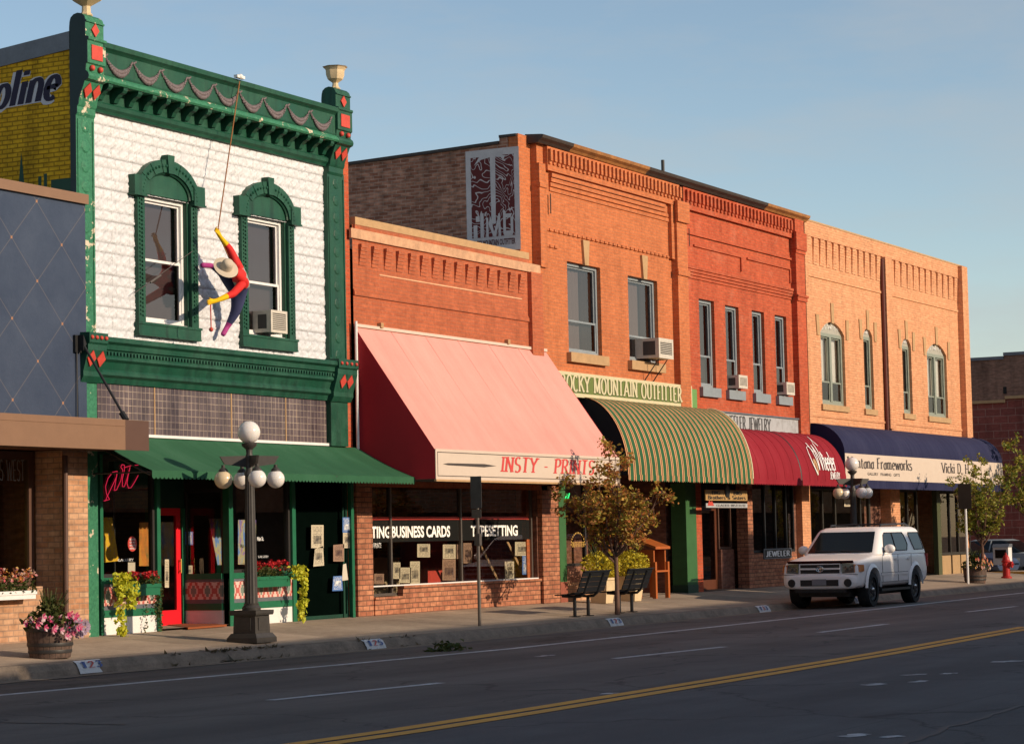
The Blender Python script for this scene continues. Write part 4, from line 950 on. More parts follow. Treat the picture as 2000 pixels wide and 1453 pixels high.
def m_notice(name, base, ink, seed=0.):
    t = NT(name); g = t.n('ShaderNodeTexCoord').outputs['Generated']; p = t.n('ShaderNodeSeparateXYZ'); t.l(g, p.inputs[0]); u, v = p.outputs[0], p.outputs[2]
    oi = t.n('ShaderNodeObjectInfo').outputs['Random']
    def band(x, a, b): return t.math('MULTIPLY', t.math('GREATER_THAN', x, a), t.math('LESS_THAN', x, b))
    ln = t.math('LESS_THAN', t.math('FRACT', t.math('MULTIPLY', v, 17)), .5)
    mp = t.n('ShaderNodeCombineXYZ'); t.l(t.math('MULTIPLY', u, 7), mp.inputs[0]); t.l(t.math('FLOOR', t.math('MULTIPLY', v, 17)), mp.inputs[1]); t.l(oi, mp.inputs[2])
    wd = t.math('GREATER_THAN', t.noise(mp.outputs[0], 1.7, 1), .44)
    txt = t.math('MULTIPLY', t.math('MULTIPLY', ln, wd), t.math('MULTIPLY', band(u, .12, .88), band(v, .08, .95)))
    top = t.math('ADD', .42, t.math('MULTIPLY', oi, .22))
    pic = t.math('MULTIPLY', band(u, .2, .8), t.math('MULTIPLY', t.math('GREATER_THAN', v, t.math('SUBTRACT', top, .22)), t.math('LESS_THAN', v, t.math('ADD', top, .12))))
    c = t.mix(t.math('MULTIPLY', txt, .75), base, ink); nn = t.noise(t.pos(), 9, 3); c = t.mix(pic, c, t.ramp(nn, [(.4, ink), (.65, tuple(x*.6 for x in base[:3]))]))
    return t.bsdf(c, .7)
M['notice'] = m_notice('printed_notice', rgb(198,186,160), (.08,.07,.06,1)); M['notice2'] = m_notice('printed_poster', rgb(150,120,100), (.06,.03,.03,1)); M['noticeb'] = m_notice('blue_poster', rgb(70,110,170), (.75,.75,.72,1))
M['redsign'] = plain('red_sign', (.5,.05,.035,1), .5); M['lettering'] = plain('white_lettering', (.8,.8,.78,1), .6); M['blackletter'] = plain('black_lettering', (.02,.02,.02,1), .6)
def sign_plate(t, x0, x1, z0, z1, y, mat, lines, ink, tk=.016, nm='panel'):
    p_ = part(nm, MB().box(x0, x1, y, y+tk, z0, z1), mat, t); q = MB()
    for (txt, a, b, c, d, st) in lines:
        mp = onY(x0+(x1-x0)*a, z0+(z1-z0)*c, y); w = (x1-x0)*(b-a); h = (z1-z0)*(d-c)
        if st == 'serif': stroke_text(q, txt, mp, w=w, h=h, thick=.17, thin=.07, serif=.1)
        elif st == 'slab': stroke_text(q, txt, mp, w=w, h=h, thick=.24, thin=.12, serif=.12)
        elif st == 'script': stroke_text(q, txt, mp, w=w, h=h, thick=.13, thin=.06, serif=0, slant=.3, gap=0)
        else: sans(q, txt, mp, w, h, .02)
    if q.v: part('lettering', q, ink, t, fix=False)
    return p_
xs_, zs_ = F(259,1062,.06); t = thing('window_sign', 'round red sign in the left gallery window', 'sign', (xs_,.06,zs_))
part('disc', MB().lathe([(.001,-.006),(.125,-.006),(.125,.004),(.001,.004)], (xs_,.07,zs_), 24, ax=1), M['redsign'], t)
q = MB()
for k, tx in enumerate(('SOME', 'OF MY', 'FAVORITE', 'ARTISTS')): sans(q, tx, onY(xs_-.08, zs_+.06-.05*k, .064), .16, .032, .015)
part('lettering', q, M['lettering'], t, fix=False)
q = MB(); xg, zg = F(230,1096,.055); stroke_text(q, 'GALLERY', onY(xg, zg, .055), w=.42, h=.04, thick=.13, thin=.07)
xg, zg = F(504,1089,.055); stroke_text(q, 'GALLERY', onY(xg, zg, .055), w=.33, h=.036, thick=.13, thin=.07)
xg, zg = F(502,1056,.055); sans(q, 'Main St.', onY(xg, zg, .055), .21, .075, .02)
part('window_lettering', q, M['lettering'], B, fix=False)
pane_thing('clock_sign', 'blue and white clock sign on the glass beside the red door', 'sign', [(362,1064),(377,1064),(377,1038),(362,1038)], YR-.045, M['noticeb'])
pane_thing('notice', 'white access symbol sticker on the glass right of the red door', 'sticker', [(365,1122),(376,1122),(376,1104),(365,1104)], YR+.03, M['notice'])
pane_thing('poster', 'tall narrow poster taped inside the red door', 'poster', [(322,1147),(330,1147),(330,1092),(322,1092)], YR+.02, M['notice'])
pane_thing('notice', 'pale card standing behind the red flowers in the left gallery window', 'card', [(250,1122),(264,1122),(264,1098),(250,1098)], .1, M['paper'])
for px, mt, lb in (([(608,1070),(632,1070),(632,1025),(608,1025)],'notice','cream notice taped at eye level on the dark stair door'), ([(612,1106),(633,1104),(631,1066),(615,1072)],'notice','crooked notice below the cream one on the dark stair door'), ([(651,1096),(672,1096),(672,1062),(651,1064)],'notice2','overlapping notices beside the green strip of the stair door'), ([(669,1040),(688,1040),(688,1010),(669,1010)],'noticeb','colourful poster at the top right of the dark stair door'), ([(670,1070),(687,1070),(687,1040),(670,1040)],'notice','white flyer below the colourful poster on the stair door'), ([(668,1134),(680,1132),(676,1100),(670,1102)],'paper','white cloth bag hanging from the stair door handle'), ([(649,1154),(670,1153),(668,1124),(651,1125)],'noticeb','pale blue leaflet holder low on the stair door')):
    pane_thing('notice' if 'bag' not in lb else 'cloth_bag', lb, 'notice' if 'bag' not in lb else 'bag', px, .015, M[mt])
# neon script
M['neon'] = plain('red_neon', (.9,.05,.1,1), .4, emit=(1,.03,.1,1), estr=.55)
q = MB()
NE = [[(203,978),(214,975),(208,964),(206,950),(211,934),(220,922),(229,920),(228,930),(221,945),(209,970),(206,978)],[(229,920),(226,940),(223,958),(228,956),(236,938),(240,918),(236,912),(238,907),(243,908),(243,918),(239,935),(239,950),(243,950),(248,935),(254,912)],[(254,912),(250,930),(248,944),(251,953),(256,952),(263,941),(270,928)],[(243,913),(256,909),(270,908)]]
for ln in NE:
    ln = [F(a, b, .045) for a, b in ln]; pts = []
    for i in range(len(ln)-1):
        for k in range(3): pts.append((ln[i][0]+(ln[i+1][0]-ln[i][0])*k/3, .045, ln[i][1]+(ln[i+1][1]-ln[i][1])*k/3))
    pts.append((ln[-1][0], .045, ln[-1][1])); q.tube(pts, .0065, 6)
ns = single('neon_sign', q, M['neon'], 'red neon script reading art in the left gallery window', 'neon sign', smooth=60)
# doormat
pm = [FG(a, b) for a, b in ((325,1217),(386,1214),(443,1224),(367,1230))]
q = MB(); q.hexa([(x, y, .038 if y > -.02 else SL*y+.012) for x, y in pm]+[(x, y, .052 if y > -.02 else SL*y+.045) for x, y in pm])
single('doormat', q, paint('rust_brown_mat', (.28,.075,.022,1), .95, .3, 20), 'rust-brown doormat on the sidewalk before the red door', 'doormat')
# window air conditioner
ac_unit('white air conditioner in the right upper window of the green gallery', 36.45, 36.98, 5.26, 5.66, -.30, .12)
# climber hung on the wall
def climber():
    t = thing('climber_sculpture', 'life-size sculpture of a climber in red shirt and pale hat hung on the white wall', 'sculpture', (36.3, -.5, 5.0))
    def J(px, py, Y): x, z = F(px, py, Y); return (x, Y, z)
    J_ = dict(hip=(J(467,572,-.50),.165), waist=(J(472,556,-.56),.16), chest=(J(469,541,-.66),.185), neck=(J(458,533,-.76),.065), head=(J(446,526,-.84),.10),
      shR=(J(463,517,-.66),.085), elR=(J(449,487,-.60),.07), wrR=(J(431,464,-.55),.038), haR=(J(425,454,-.54),.045),
      shL=(J(474,554,-.74),.085), elL=(J(455,574,-.84),.07), wrL=(J(424,587,-.80),.04), haL=(J(411,590,-.78),.045),
      hpL=(J(467,583,-.46),.13), knL=(J(459,612,-.36),.095), anL=(J(444,638,-.22),.05), toL=(J(434,656,-.20),.05),
      hpR=(J(455,562,-.40),.12), knR=(J(432,530,-.42),.09), anR=(J(413,519,-.26),.05), toR=(J(392,518,-.22),.05))
    ks = list(J_); E_ = [('hip','waist'),('waist','chest'),('chest','neck'),('neck','head'),('chest','shR'),('shR','elR'),('elR','wrR'),('wrR','haR'),('chest','shL'),('shL','elL'),('elL','wrL'),('wrL','haL'),('hip','hpL'),('hpL','knL'),('knL','anL'),('anL','toL'),('hip','hpR'),('hpR','knR'),('knR','anR'),('anR','toR')]
    me = bpy.data.meshes.new('body'); org = LOC[t.name]
    vs = [tuple(J_[k][0][i]-org[i] for i in range(3)) for k in ks]; ed = [(ks.index(a), ks.index(b)) for a, b in E_]
    # fingers: short chains rooted in each hand
    rad = [J_[k][1] for k in ks]
    for hk, wk in (('haR','wrR'), ('haL','wrL')):
        h_, w_ = Vector(J_[hk][0]), Vector(J_[wk][0]); d = (h_-w_).normalized(); sd_ = d.cross(Vector((0,1,0))).normalized(); up = sd_.cross(d)
        for f in range(5):
            s_ = (f-1.5)*.024 if f < 4 else -.05; ln = (.075,.085,.08,.065,.05)[f]
            a = h_+sd_*s_+d*(.03 if f < 4 else -.02); b = a+d*ln*.6+up*.01+(sd_*(-.02) if f == 4 else sd_*0); c = b+(d*.3-up*.9)*ln*.6
            i0 = len(vs)
            for p_, r_ in ((a, .011), (b, .01), (c, .008)): vs.append(tuple(p_[i]-org[i] for i in range(3))); rad.append(r_)
            ed += [(ks.index(hk), i0), (i0, i0+1), (i0+1, i0+2)]
    me.from_pydata(vs, ed, []); o = bpy.data.objects.new('tmp', me); COL.objects.link(o)
    sk_ = o.modifiers.new('s', 'SKIN'); 
    for i, v in enumerate(me.skin_vertices[0].data): v.radius = (rad[i], rad[i]); v.use_root = (i == 0)
    sb = o.modifiers.new('u', 'SUBSURF'); sb.levels = 3; sb.render_levels = 3
    dg = bpy.context.evaluated_depsgraph_get(); dg.update(); nm = bpy.data.meshes.new_from_object(o.evaluated_get(dg)); bpy.data.objects.remove(o)
    nm.name = 'body'; nm.materials.clear()
    segc = {('elR','wrR'):0,('wrR','haR'):0,('elL','wrL'):0,('wrL','haL'):0,('chest','shR'):1,('shR','elR'):1,('shL','elL'):1,('chest','shL'):1,('waist','chest'):2,('hip','waist'):3,('hip','hpL'):3,('hpL','knL'):3,('knL','anL'):3,('anL','toL'):4,('hip','hpR'):3,('hpR','knR'):3,('knR','anR'):3,('anR','toR'):4,('chest','neck'):1,('neck','head'):5}
    for c_ in ('glove_yellow', 'shirt_red', 'vest_grey', 'jeans_blue', 'shoe_magenta', 'hair_brown'): nm.materials.append(M[c_])
    for p_ in nm.polygons:
        c_ = Vector(p_.center)+Vector(org); best = (9, 0)
        for (a, b), k in segc.items():
            A_, B_ = Vector(J_[a][0]), Vector(J_[b][0]); u = max(0, min(1, (c_-A_).dot(B_-A_)/(B_-A_).length_squared)); dd_ = (c_-(A_+(B_-A_)*u)).length
            kk = k
            if k == 0 and a.startswith('el') and u < .42: kk = 1
            if k == 1 and a == 'chest' and u < .7 and b != 'neck': kk = 2
            if k == 3 and a.startswith('kn') and u > .72: kk = 4
            if dd_ < best[0]: best = (dd_, kk)
        p_.material_index = best[1]
    nm.shade_smooth(); ob = bpy.data.objects.new('body', nm); COL.objects.link(ob); ob.parent = t; LOC[ob.name] = org
    hc = Vector(J(441,523,-.90)); ax = Vector((-.42,-.72,.55)).normalized(); q = MB()
    q.lathe([(.001,.17),(.05,.17),(.085,.15),(.1,.11),(.112,.03),(.118,.0),(.17,-.012),(.215,-.006),(.225,.004),(.215,.008),(.12,.012)][::-1], (0,0,0), 24)
    rt = ax.to_track_quat('Z', 'Y').to_matrix(); q.v = [tuple(rt @ Vector(v)+hc) for v in q.v]
    part('hat', q, M['hat'], t, smooth=50)
    hp = Vector(J_['haR'][0]); tp = F(466,160,-.40); q = MB().tube([tuple(hp), (tp[0], -.42, tp[1])], .012, 6)
    q.tube([tuple(hp), tuple(Vector(J_['hip'][0])+Vector((-.1,-.12,.1)))], .01, 6)
    single('rope', q, paint('tan_rope', rgb(150,100,60), .9, .2, 20), 'thin tan rope from the roof cornice down to the climber', 'rope')
    hl = Vector(J_['haL'][0]); q = MB().tube([tuple(hl), (hl.x+.01, hl.y, hl.z-.45)], .012, 6).ball((hl.x+.01, hl.y, hl.z-.47), .04, 10, 6); 
    single('rope', q, M['redpaint'], 'short rope end with a knot hanging from the climber\'s lower hand', 'rope', smooth=50)
for k_, c_ in (('glove_yellow', rgb(232,186,20)), ('shirt_red', rgb(212,48,44)), ('vest_grey', rgb(150,158,150)), ('jeans_blue', rgb(64,68,104)), ('shoe_magenta', rgb(168,62,128)), ('hair_brown', rgb(80,56,44)), ('hat', rgb(196,180,158))): M[k_] = canvas(k_, c_, .3, .6, .7)
climber()
xa, za = F(272,572,-.25); xb, zb = F(385,490,-.25)
single('guy_wire', MB().tube([(xa,-.15,za),(xb,-.15,zb)], .006, 5).tube([(xa+.45,-.15,za+(zb-za)*.25),(xa+.75,-.15,za+(zb-za)*.42)], .018, 6), M['alu'], 'thin wire with a turnbuckle stretched across the left upper window', 'wire')
single('pulley', MB().box(F(466,160,-.4)[0]-.12, F(466,160,-.4)[0]+.12, -.46, -.38, 9.71, 9.76).ball((F(466,160,-.4)[0],-.44,9.74), .05, 10, 6), M['white'], 'small white pulley on the gallery roof edge holding the rope', 'pulley')
# ================================================================== C: low brick print shop with the big pink awning
C0, C1 = 39.80, 47.62
Cb = thing('print_shop', 'single-storey red-orange brick print shop under a large pink awning', 'building', (43.7,0,0))
mb = MB(); wall(mb, C0, 47.2, 2.5, 7.60, 0, ()); part('wall', mb, M['pink_brick'], Cb, fix=False)
part('coping', MB().box(C0+.02, 47.19, -.06, .34, 7.60, 7.75), M['stone'], Cb)
part('painted_band', MB().box(C0-.12, 47.75, -.05, -.001, 7.33, 7.52), M['paleband'], Cb)
q = MB().box(C0+.02, 47.2, -.05, -.001, 7.52, 7.599); part('parapet_course', q, M['pink_brick'], Cb)
part('end_pier', MB().box(47.2, 47.74, -.10, -.002, 2.5, 7.329), M['pink_brick'], Cb)
q = MB().box(C0, 47.19, -.035, -.001, 6.22, 6.30).box(C0, 47.19, -.02, -.001, 6.301, 6.34); part('brick_course', q, M['pink_brick'], Cb)
M['limeline'] = paint('lime_streak', rgb(222,170,130), .8, .4, 5)
part('mortar_line', MB().box(40.8, 46.9, -.006, -.001, 6.69, 6.715), M['limeline'], Cb)
for i in range(15):
    xa = 40.02+(46.75-40.02)*i/14.0
    q = MB()
    for k in range(6): q.box(xa, xa+.24, -.075+.012*k, -.001, 7.24-.07*k-.068, 7.24-.07*k)
    part('corbel', q, M['pink_brick'], Cb)
part('side_wall', MB().box(C0+.01, C0+.26, .345, 16, -.2, 7.2), M['side_brick'], Cb)
part('roof', MB().box(C0+.27, 47.19, .345, 16, 7.0, 7.2), M['roof'], Cb)
part('back_wall', MB().box(C0+.27, 47.19, 15.8, 15.99, -.2, 6.99), M['side_brick'], Cb)
# closed-end pink awning with lettered fascia
M['pink'] = canvas('faded_pink_canvas', rgb(222,156,144), .14, .6)
M['crimson'] = paint('crimson_canvas', rgb(182,30,42), .7, .12, 1.5)
M['ivory'] = paint('ivory_fascia', rgb(208,190,172), .6, .06, 4)
M['redletter'] = plain('red_letter_paint', rgb(205,70,66), .6); M['darkline'] = plain('dark_line_paint', rgb(70,62,58), .6)
ax0, ax1, ayf = 39.80, 47.98, -1.76
zt, zf, zb = 5.60, 3.15, 2.60
q = MB(); n = 12
for i in range(n):
    a, b = ax0+(ax1-ax0)*i/n, ax0+(ax1-ax0)*(i+1)/n
    for k in range(8):
        s0, s1 = k/8, (k+1)/8; sg = lambda s, i_: -.018*math.sin(PI*s)-(.008 if 0 < i_ < n and i_ % 2 == 1 else 0)
        P_ = lambda x, s, i_: (x, -.02+(ayf+.02)*s, zt+(zf-zt)*s+sg(s, i_))
        q.poly([P_(a,s1,i), P_(b,s1,i+1), P_(b,s0,i+1), P_(a,s0,i)])
aw = part('awning', q, M['pink'], Cb, smooth=30, fix=False)
for i in range(1, 6):
    x_ = ax0+(ax1-ax0)*i/6; part('awning_seam', MB().tube([(x_, -.03+(ayf+.03)*k/10, zt-.001+(zf-zt)*k/10-.018*math.sin(PI*k/10)-.008) for k in range(11)], .0055, 5), M['pink'], aw, smooth=60)
for xe in (ax0, ax1): part('awning_end', MB().prx([(-.02,zt-.012),(ayf,zf-.002),(ayf,zb),(-.02,zb)], xe-.004, xe+.004), M['crimson'], aw)
fa = part('fascia', MB().box(ax0-.006, ax1+.006, ayf-.012, ayf-.0005, zb-.01, zf+.02), M['ivory'], aw)
q = MB(); 
for z_ in (zb+.05, zf-.05): q.box(ax0+.06, ax1-.06, ayf-.016, ayf-.0125, z_, z_+.014)
for x_ in (ax0+.06, ax1-.074): q.box(x_, x_+.014, ayf-.0165, ayf-.0125, zb+.064, zf-.05)
part('fascia_border', q, M['darkline'], fa)
xa, za = F(977,921,ayf); xb, zb_ = F(1152,921,ayf)
q = MB(); stroke_text(q, 'INSTY - PRINTS', onY(xa, za, ayf-.012), w=xb-xa+.15, h=.30, thick=.19, thin=.075, serif=.17, slant=.16, gap=.10)
part('fascia_lettering', q, M['redletter'], fa, fix=False)
xa, za = F(864,906,ayf); xb, _ = F(968,906,ayf); q = MB()
q.pry([(xa,za),(xa+.2,za-.02),(xb-.5,za-.035),(xb,za),(xb-.5,za+.03),(xa+.2,za+.02)], ayf-.016, ayf-.0125); part('fascia_stroke', q, M['darkline'], fa)
part('fascia_lip', MB().box(ax0-.02, ax1+.02, ayf-.03, ayf+.02, zb-.05, zb-.0105), M['stone'], aw)
part('wall_batten', MB().box(ax0, ax1, -.06, -.003, zt, zt+.06), M['ivory'], aw)
part('edge_pipe', MB().tube([(ax0-.05,-.08,2.6),(ax0-.05,-.08,zt+.1)], .03, 8), M['white'], Cb)
for px in (742, 990):
    x_, z_ = F(px, 636 if px < 800 else 668, -.03); part('wall_bolt', MB().box(x_-.05, x_+.05, -.09, -.004, z_-.05, z_+.05), M['stone'], Cb)
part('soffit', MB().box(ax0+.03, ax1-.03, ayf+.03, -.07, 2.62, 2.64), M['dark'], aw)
# shop front
px0 = F(697,1000,-.04)[0]; px1 = F(727,1000,-.04)[0]
part('brick_pier', MB().box(px0, px1, -.04, .3, -.2, 2.6), M['base_brick'], Cb)
part('brick_pier', MB().box(F(1060,1050,-.10)[0], F(1092,1050,-.10)[0], -.10, .3, -.3, 2.6), M['base_brick'], Cb)
xw0, xw1 = px1, F(1050,1100,.0)[0]
part('brick_apron', MB().box(xw0, F(785,1180)[0], -.07, .1, -.2, .30).box(F(785,1180)[0]+.001, xw1+.05, -.03, .1, -.2, .49), M['base_brick'], Cb)
part('window_ledge', MB().box(xw0, F(785,1180)[0], -.09, .1, .301, .35).box(F(785,1180)[0]+.001, xw1+.08, -.06, .1, .491, .55), M['base_brick'], Cb)
shopwin(Cb, xw0, xw1, .36, 2.6, .11, 'alu', [F(764,1000,.11)[0], F(901,1000,.11)[0]], t=.055)
part('window_stool', MB().box(xw0, xw1, -.02, .11, .551, .575), M['white'], Cb)
part('red_stripe', MB().poly([(xw0+.05,.145,1.86),(xw1-.1,.145,1.86),(xw1-.1,.145,1.92),(xw0+.05,.145,1.92)]), M['redsign'], Cb, fix=False)
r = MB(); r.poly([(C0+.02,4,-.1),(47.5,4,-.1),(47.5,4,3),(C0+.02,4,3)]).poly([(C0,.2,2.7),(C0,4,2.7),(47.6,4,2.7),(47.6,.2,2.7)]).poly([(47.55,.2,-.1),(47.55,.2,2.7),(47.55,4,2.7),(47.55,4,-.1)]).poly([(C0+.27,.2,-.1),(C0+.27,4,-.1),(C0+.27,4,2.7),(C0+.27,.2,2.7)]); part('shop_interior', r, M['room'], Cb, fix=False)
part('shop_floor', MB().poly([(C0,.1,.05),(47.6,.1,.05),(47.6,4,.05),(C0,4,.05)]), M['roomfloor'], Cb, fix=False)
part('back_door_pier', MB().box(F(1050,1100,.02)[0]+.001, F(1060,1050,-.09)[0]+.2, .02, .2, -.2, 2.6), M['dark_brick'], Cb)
# counters and boxes that show dimly inside
for k_, (xa_, xb_, ya_2, yb_2, z0_, z1_, mt_) in enumerate(((40.9,42.6,2.2,2.8,.05,1.0,'stone'),(43.2,45.8,2.6,3.2,.05,1.05,'cream'),(46.0,46.9,2.0,2.7,.05,1.7,'redpaint'),(41.2,43.6,3.7,3.95,1.15,1.3,'stone'))):
    single(('counter','counter','cabinet','shelf')[k_], MB().box(xa_, xb_, ya_2, yb_2, z0_, z1_).box(xa_-.03, xb_+.03, ya_2-.03, yb_2+.03, z1_+.001, z1_+.04), M[mt_], ('tan counter deep inside the print shop','cream counter in the middle of the print shop','red cabinet inside the print shop behind the slanting bars','wall shelf at the back of the print shop')[k_], ('counter','counter','cabinet','shelf')[k_])
# signboard behind the panes, lettered in white
sb = part('sign_band', MB().box(xw0+.06, xw1-.06, .158, .17, 1.42, 1.85), M['black'], Cb); q = MB()
for tx, p0, p1 in (('PRINTING', 690, 762), ('BUSINESS CARDS', 765, 879), ('TYPESETTING', 920, 1011)):
    xa, za = F(p0, 1046, .158); xb, _ = F(p1, 1044, .158)
    if tx == 'PRINTING': xa = F(700,1046,.158)[0]; tx = 'RINTING'
    sans(q, tx, onY(xa, 1.50, .158), xb-xa, .235, .03)
xa, za = F(727, 1070, .158); sans(q, 'Y-PRINTS', onY(xa, za, .158), .34, .1, .02)
part('lettering', q, plain('glowing_vinyl_lettering', (.85,.85,.83,1), .6, emit=(1,.97,.92,1), estr=.10), sb, fix=False)  # faint glow added so the letters read through the tree's shadow
POST = [((815,1088,840,1062),'notice','framed notice hanging high in the print shop window'),((865,1091,890,1063),'notice','cream leaflet, left of the pair by the window mullion'),((892,1091,898,1063),'notice2','brown leaflet sliver beside the window mullion'),((780,1138,803,1108),'notice','cream flyer at the foot of the wide print shop window'),((801,1140,820,1096),'notice','tall cream flyer in the wide print shop window'),((864,1133,890,1092),'notice2','brown photo poster low beside the window mullion'),((905,1100,922,1060),'notice2','dim poster just right of the print shop mullion'),((986,1136,1004,1096),'notice','tall yellowed notice between the two slanting bars'),((1006,1085,1034,1058),'notice','white photo sheet high at the right of the print shop window'),((1020,1122,1038,1085),'noticeb','dark blue poster at the right end of the print shop window'),((768,1130,782,1098),'notice','small stack of flyers at the left of the wide window'),((731,1140,750,1120),'notice2','brown card on the sill of the narrow left window')]
for (a, b, c_, d_), mt, lb in POST: pane_thing('poster', lb, 'poster', [(a,b),(c_,b),(c_,d_),(a,d_)], .19, M[mt])
for k, (pa, pb) in enumerate((((935,1060),(975,1140)), ((990,1058),(1030,1138)))):
    xa, za = F(pa[0], pa[1], .3); xb, zb2 = F(pb[0], pb[1], .3)
    single('slanting_bar', MB().hexa([(xb-.05,.28,zb2),(xb+.05,.28,zb2),(xb+.05,.31,zb2),(xb-.05,.31,zb2),(xa-.05,.28,za),(xa+.05,.28,za),(xa+.05,.31,za),(xa-.05,.31,za)]), M['stone'], 'slanting pale bar behind the glass, %s of the tall yellowed notice' % ('left','right')[k], 'bar')

# ================================================================== D: orange brick outfitter
D0, D1 = 47.2, 56.1; DT = 10.28
Db = thing('outfitter_building', 'tall orange brick outfitter building with a painted side wall and striped awning', 'building', (51.6,0,0))
w1 = (49.19, 50.95, 5.66, 7.76); w2 = (52.48, 54.2, 5.66, 7.72)
xm0 = 47.78
mb = MB(); wall(mb, xm0, 55.46, 4.6, DT, 0, [w1, w2], .24); part('wall', mb, M['orange_brick'], Db, fix=False)
part('corner_strip', MB().box(47.2, xm0+.1, .16, .4, -.2, 10.45), M['orange_brick'], Db)
q = MB(); q.box(xm0, xm0+.02, .001, .3, 4.6, DT); part('facade_edge', q, M['orange_brick'], Db)
q = MB(); q.box(xm0, 48.1, -.06, -.001, 7.5, 9.85); q.box(xm0-.03, 48.14, -.09, -.0005, 9.3, 9.4); part('corner_pilaster', q, M['orange_brick'], Db)
q = MB(); xpa, xpb = F(1325,700,-.12)[0], F(1345,700,-.12)[0]
q.box(xpa, xpb, -.17, .1, 3.0, DT-.45); q.box(xpa-.05, xpb+.05, -.21, -.1705, 7.95, 8.1); q.box(xpa-.04, xpb+.06, -.23, -.1705, 9.3, DT-.45)
part('pilaster', q, M['orange_brick'], Db)
# stepped panel and string courses
q = MB()
for k in range(4): q.box(48.35-.0*k, 55.0-.12*k, -.03-.022*k, -.0005, 9.28+.105*k, 9.28+.105*k+.085)
q.box(48.1, 55.46, -.115, -.0005, 9.72, DT-.02)
part('corbelled_frieze', q, M['orange_brick'], Db)
q = MB().box(54.95, 55.46, -.1, -.0005, 8.35, 9.72); part('panel_return', q, M['orange_brick'], Db)
for z_ in (8.36, 7.99):
    q = MB(); x = xm0+.02; xe = 54.9 if z_ > 8.2 else 48.7
    q.box(xm0+.02, xe, -.02, -.0005, z_, z_+.06)
    while x < xe-.1: q.box(x, x+.13, -.045, -.0205, z_, z_+.055); x += .24
    part('string_course', q, M['orange_brick'], Db)
nd = 34
for i in range(nd):
    xa = 48.12+(55.35-48.12)*i/(nd-1)
    part('dentil', MB().box(xa, xa+.11, -.19, -.116, 9.93, 10.2).box(xa, xa+.11, -.155, -.116, 9.86, 9.93), M['orange_brick'], Db)
for a, b in ((48.28,48.33),(55.85,55.9)): part('slot', MB().box(a, b, -.175 if a > 50 else -.064, -.0605 if a < 50 else -.171, 8.75, 9.2), M['dark'], Db)
def gutter_cornice(parent, xa, xb, mat, z=10.28, out=.26):
    part('metal_cornice', MB().prx([(.2,z+.0),(-.12,z+.0),(-.16,z+.05),(-out+.02,z+.10),(-out,z+.17),(-out+.05,z+.18),(.2,z+.21)], xa, xb), M[mat], parent)
gutter_cornice(Db, 47.62, 49.2, 'cornice'); gutter_cornice(Db, 49.201, 53.4, 'rust'); gutter_cornice(Db, 53.401, 56.6, 'cornice')
for (a, b, c, d), bz, cur in ((w1, (.0,1), [(.62,1,'curtain')]), (w2, (.28,1), [(.66,1,'curtain')])):
    sash_window(Db, a, b, c, d, .10, 'greyframe', split=.36 if a < 51 else .3, t=.075, behind='blind2', bz=bz, curtain=cur)
    xm = (a+b)/2+.05; zt_ = d+.0
    part('keystone', MB().pry([(xm-.10,zt_-.02),(xm+.10,zt_-.02),(xm+.17,zt_+.56),(xm-.17,zt_+.56)], -.06, .02), M['stone'], Db)
    part('window_sill', MB().box(a-.12, b+.14, -.12, .1, c-.22, c-.001), M['stone'], Db)
ac = ac_unit('large grey air conditioner on brackets in the right upper window of the outfitter', 53.1, 53.95, 5.74, 6.22, -.5, .22)
for x_ in (53.25, 53.75): part('bracket', MB().tube([(x_,-.02,5.2),(x_,-.42,5.72),(x_,-.02,5.72)], .015, 6), M['iron'], ac)
xa, za = F(1295,338,2.0); part('roof_pipe', MB().tube([(xa,2.0,9.1),(xa,2.0,za+.35)], .05, 8), M['iron'], Db)
# painted side wall
ys1, zs1 = FX(1029, 264, D0); ys2, zs2 = FX(694, 312, D0); yst, zst = FX(975, 272, D0)
sl = (zs2-zs1)/(ys2-ys1)*.93
z_at = lambda y: zs1-.12+sl*(y-ys1)
mb = MB(); mb.hexa([(D0,.41,-.2),(D0+.3,.41,-.2),(D0+.3,18,-.2),(D0,18,-.2),(D0,.41,z_at(.41)),(D0+.3,.41,z_at(.41)),(D0+.3,18,z_at(18)),(D0,18,z_at(18))]); part('side_wall', mb, M['side_brick'], Db)
q = MB(); q.hexa([(D0-.04,yst,z_at(yst)+.001),(D0+.34,yst,z_at(yst)+.001),(D0+.34,18,z_at(18)+.001),(D0-.04,18,z_at(18)+.001),(D0-.04,yst,z_at(yst)+.07),(D0+.34,yst,z_at(yst)+.07),(D0+.34,18,z_at(18)+.07),(D0-.04,18,z_at(18)+.07)])
part('parapet_cap', q, M['cornice'], Db)
part('parapet_step', MB().box(D0-.0015, D0+.3, .42, yst-.001, z_at(.42)-.15, zs1), M['side_brick'], Db)
part('parapet_cap', MB().box(D0-.03, D0+.6, .2, yst-.002, zs1+.001, zs1+.06), M['cornice'], Db)
def m_topo():
    t = NT('painted_contour_map'); sp = t.n('ShaderNodeMapping'); sp.inputs['Scale'].default_value = (1,.55,.42); sp.inputs['Rotation'].default_value = (.6,0,0); t.l(t.pos(), sp.inputs[0])
    n = t.n('ShaderNodeTexNoise'); n.inputs['Scale'].default_value = 2.1; n.inputs['Detail'].default_value = 3; n.inputs['Roughness'].default_value = .5; n.inputs['Distortion'].default_value = .5; t.l(sp.outputs[0], n.inputs['Vector'])
    f = t.math('ABSOLUTE', t.math('SUBTRACT', t.math('FRACT', t.math('MULTIPLY', n.outputs['Fac'], 21)), .5))
    k = t.ramp(f, [(.055, g3(1)), (.11, g3(0))])
    return t.bsdf(t.mix(k, (.14,.024,.022,1), (.62,.54,.52,1)), .85)
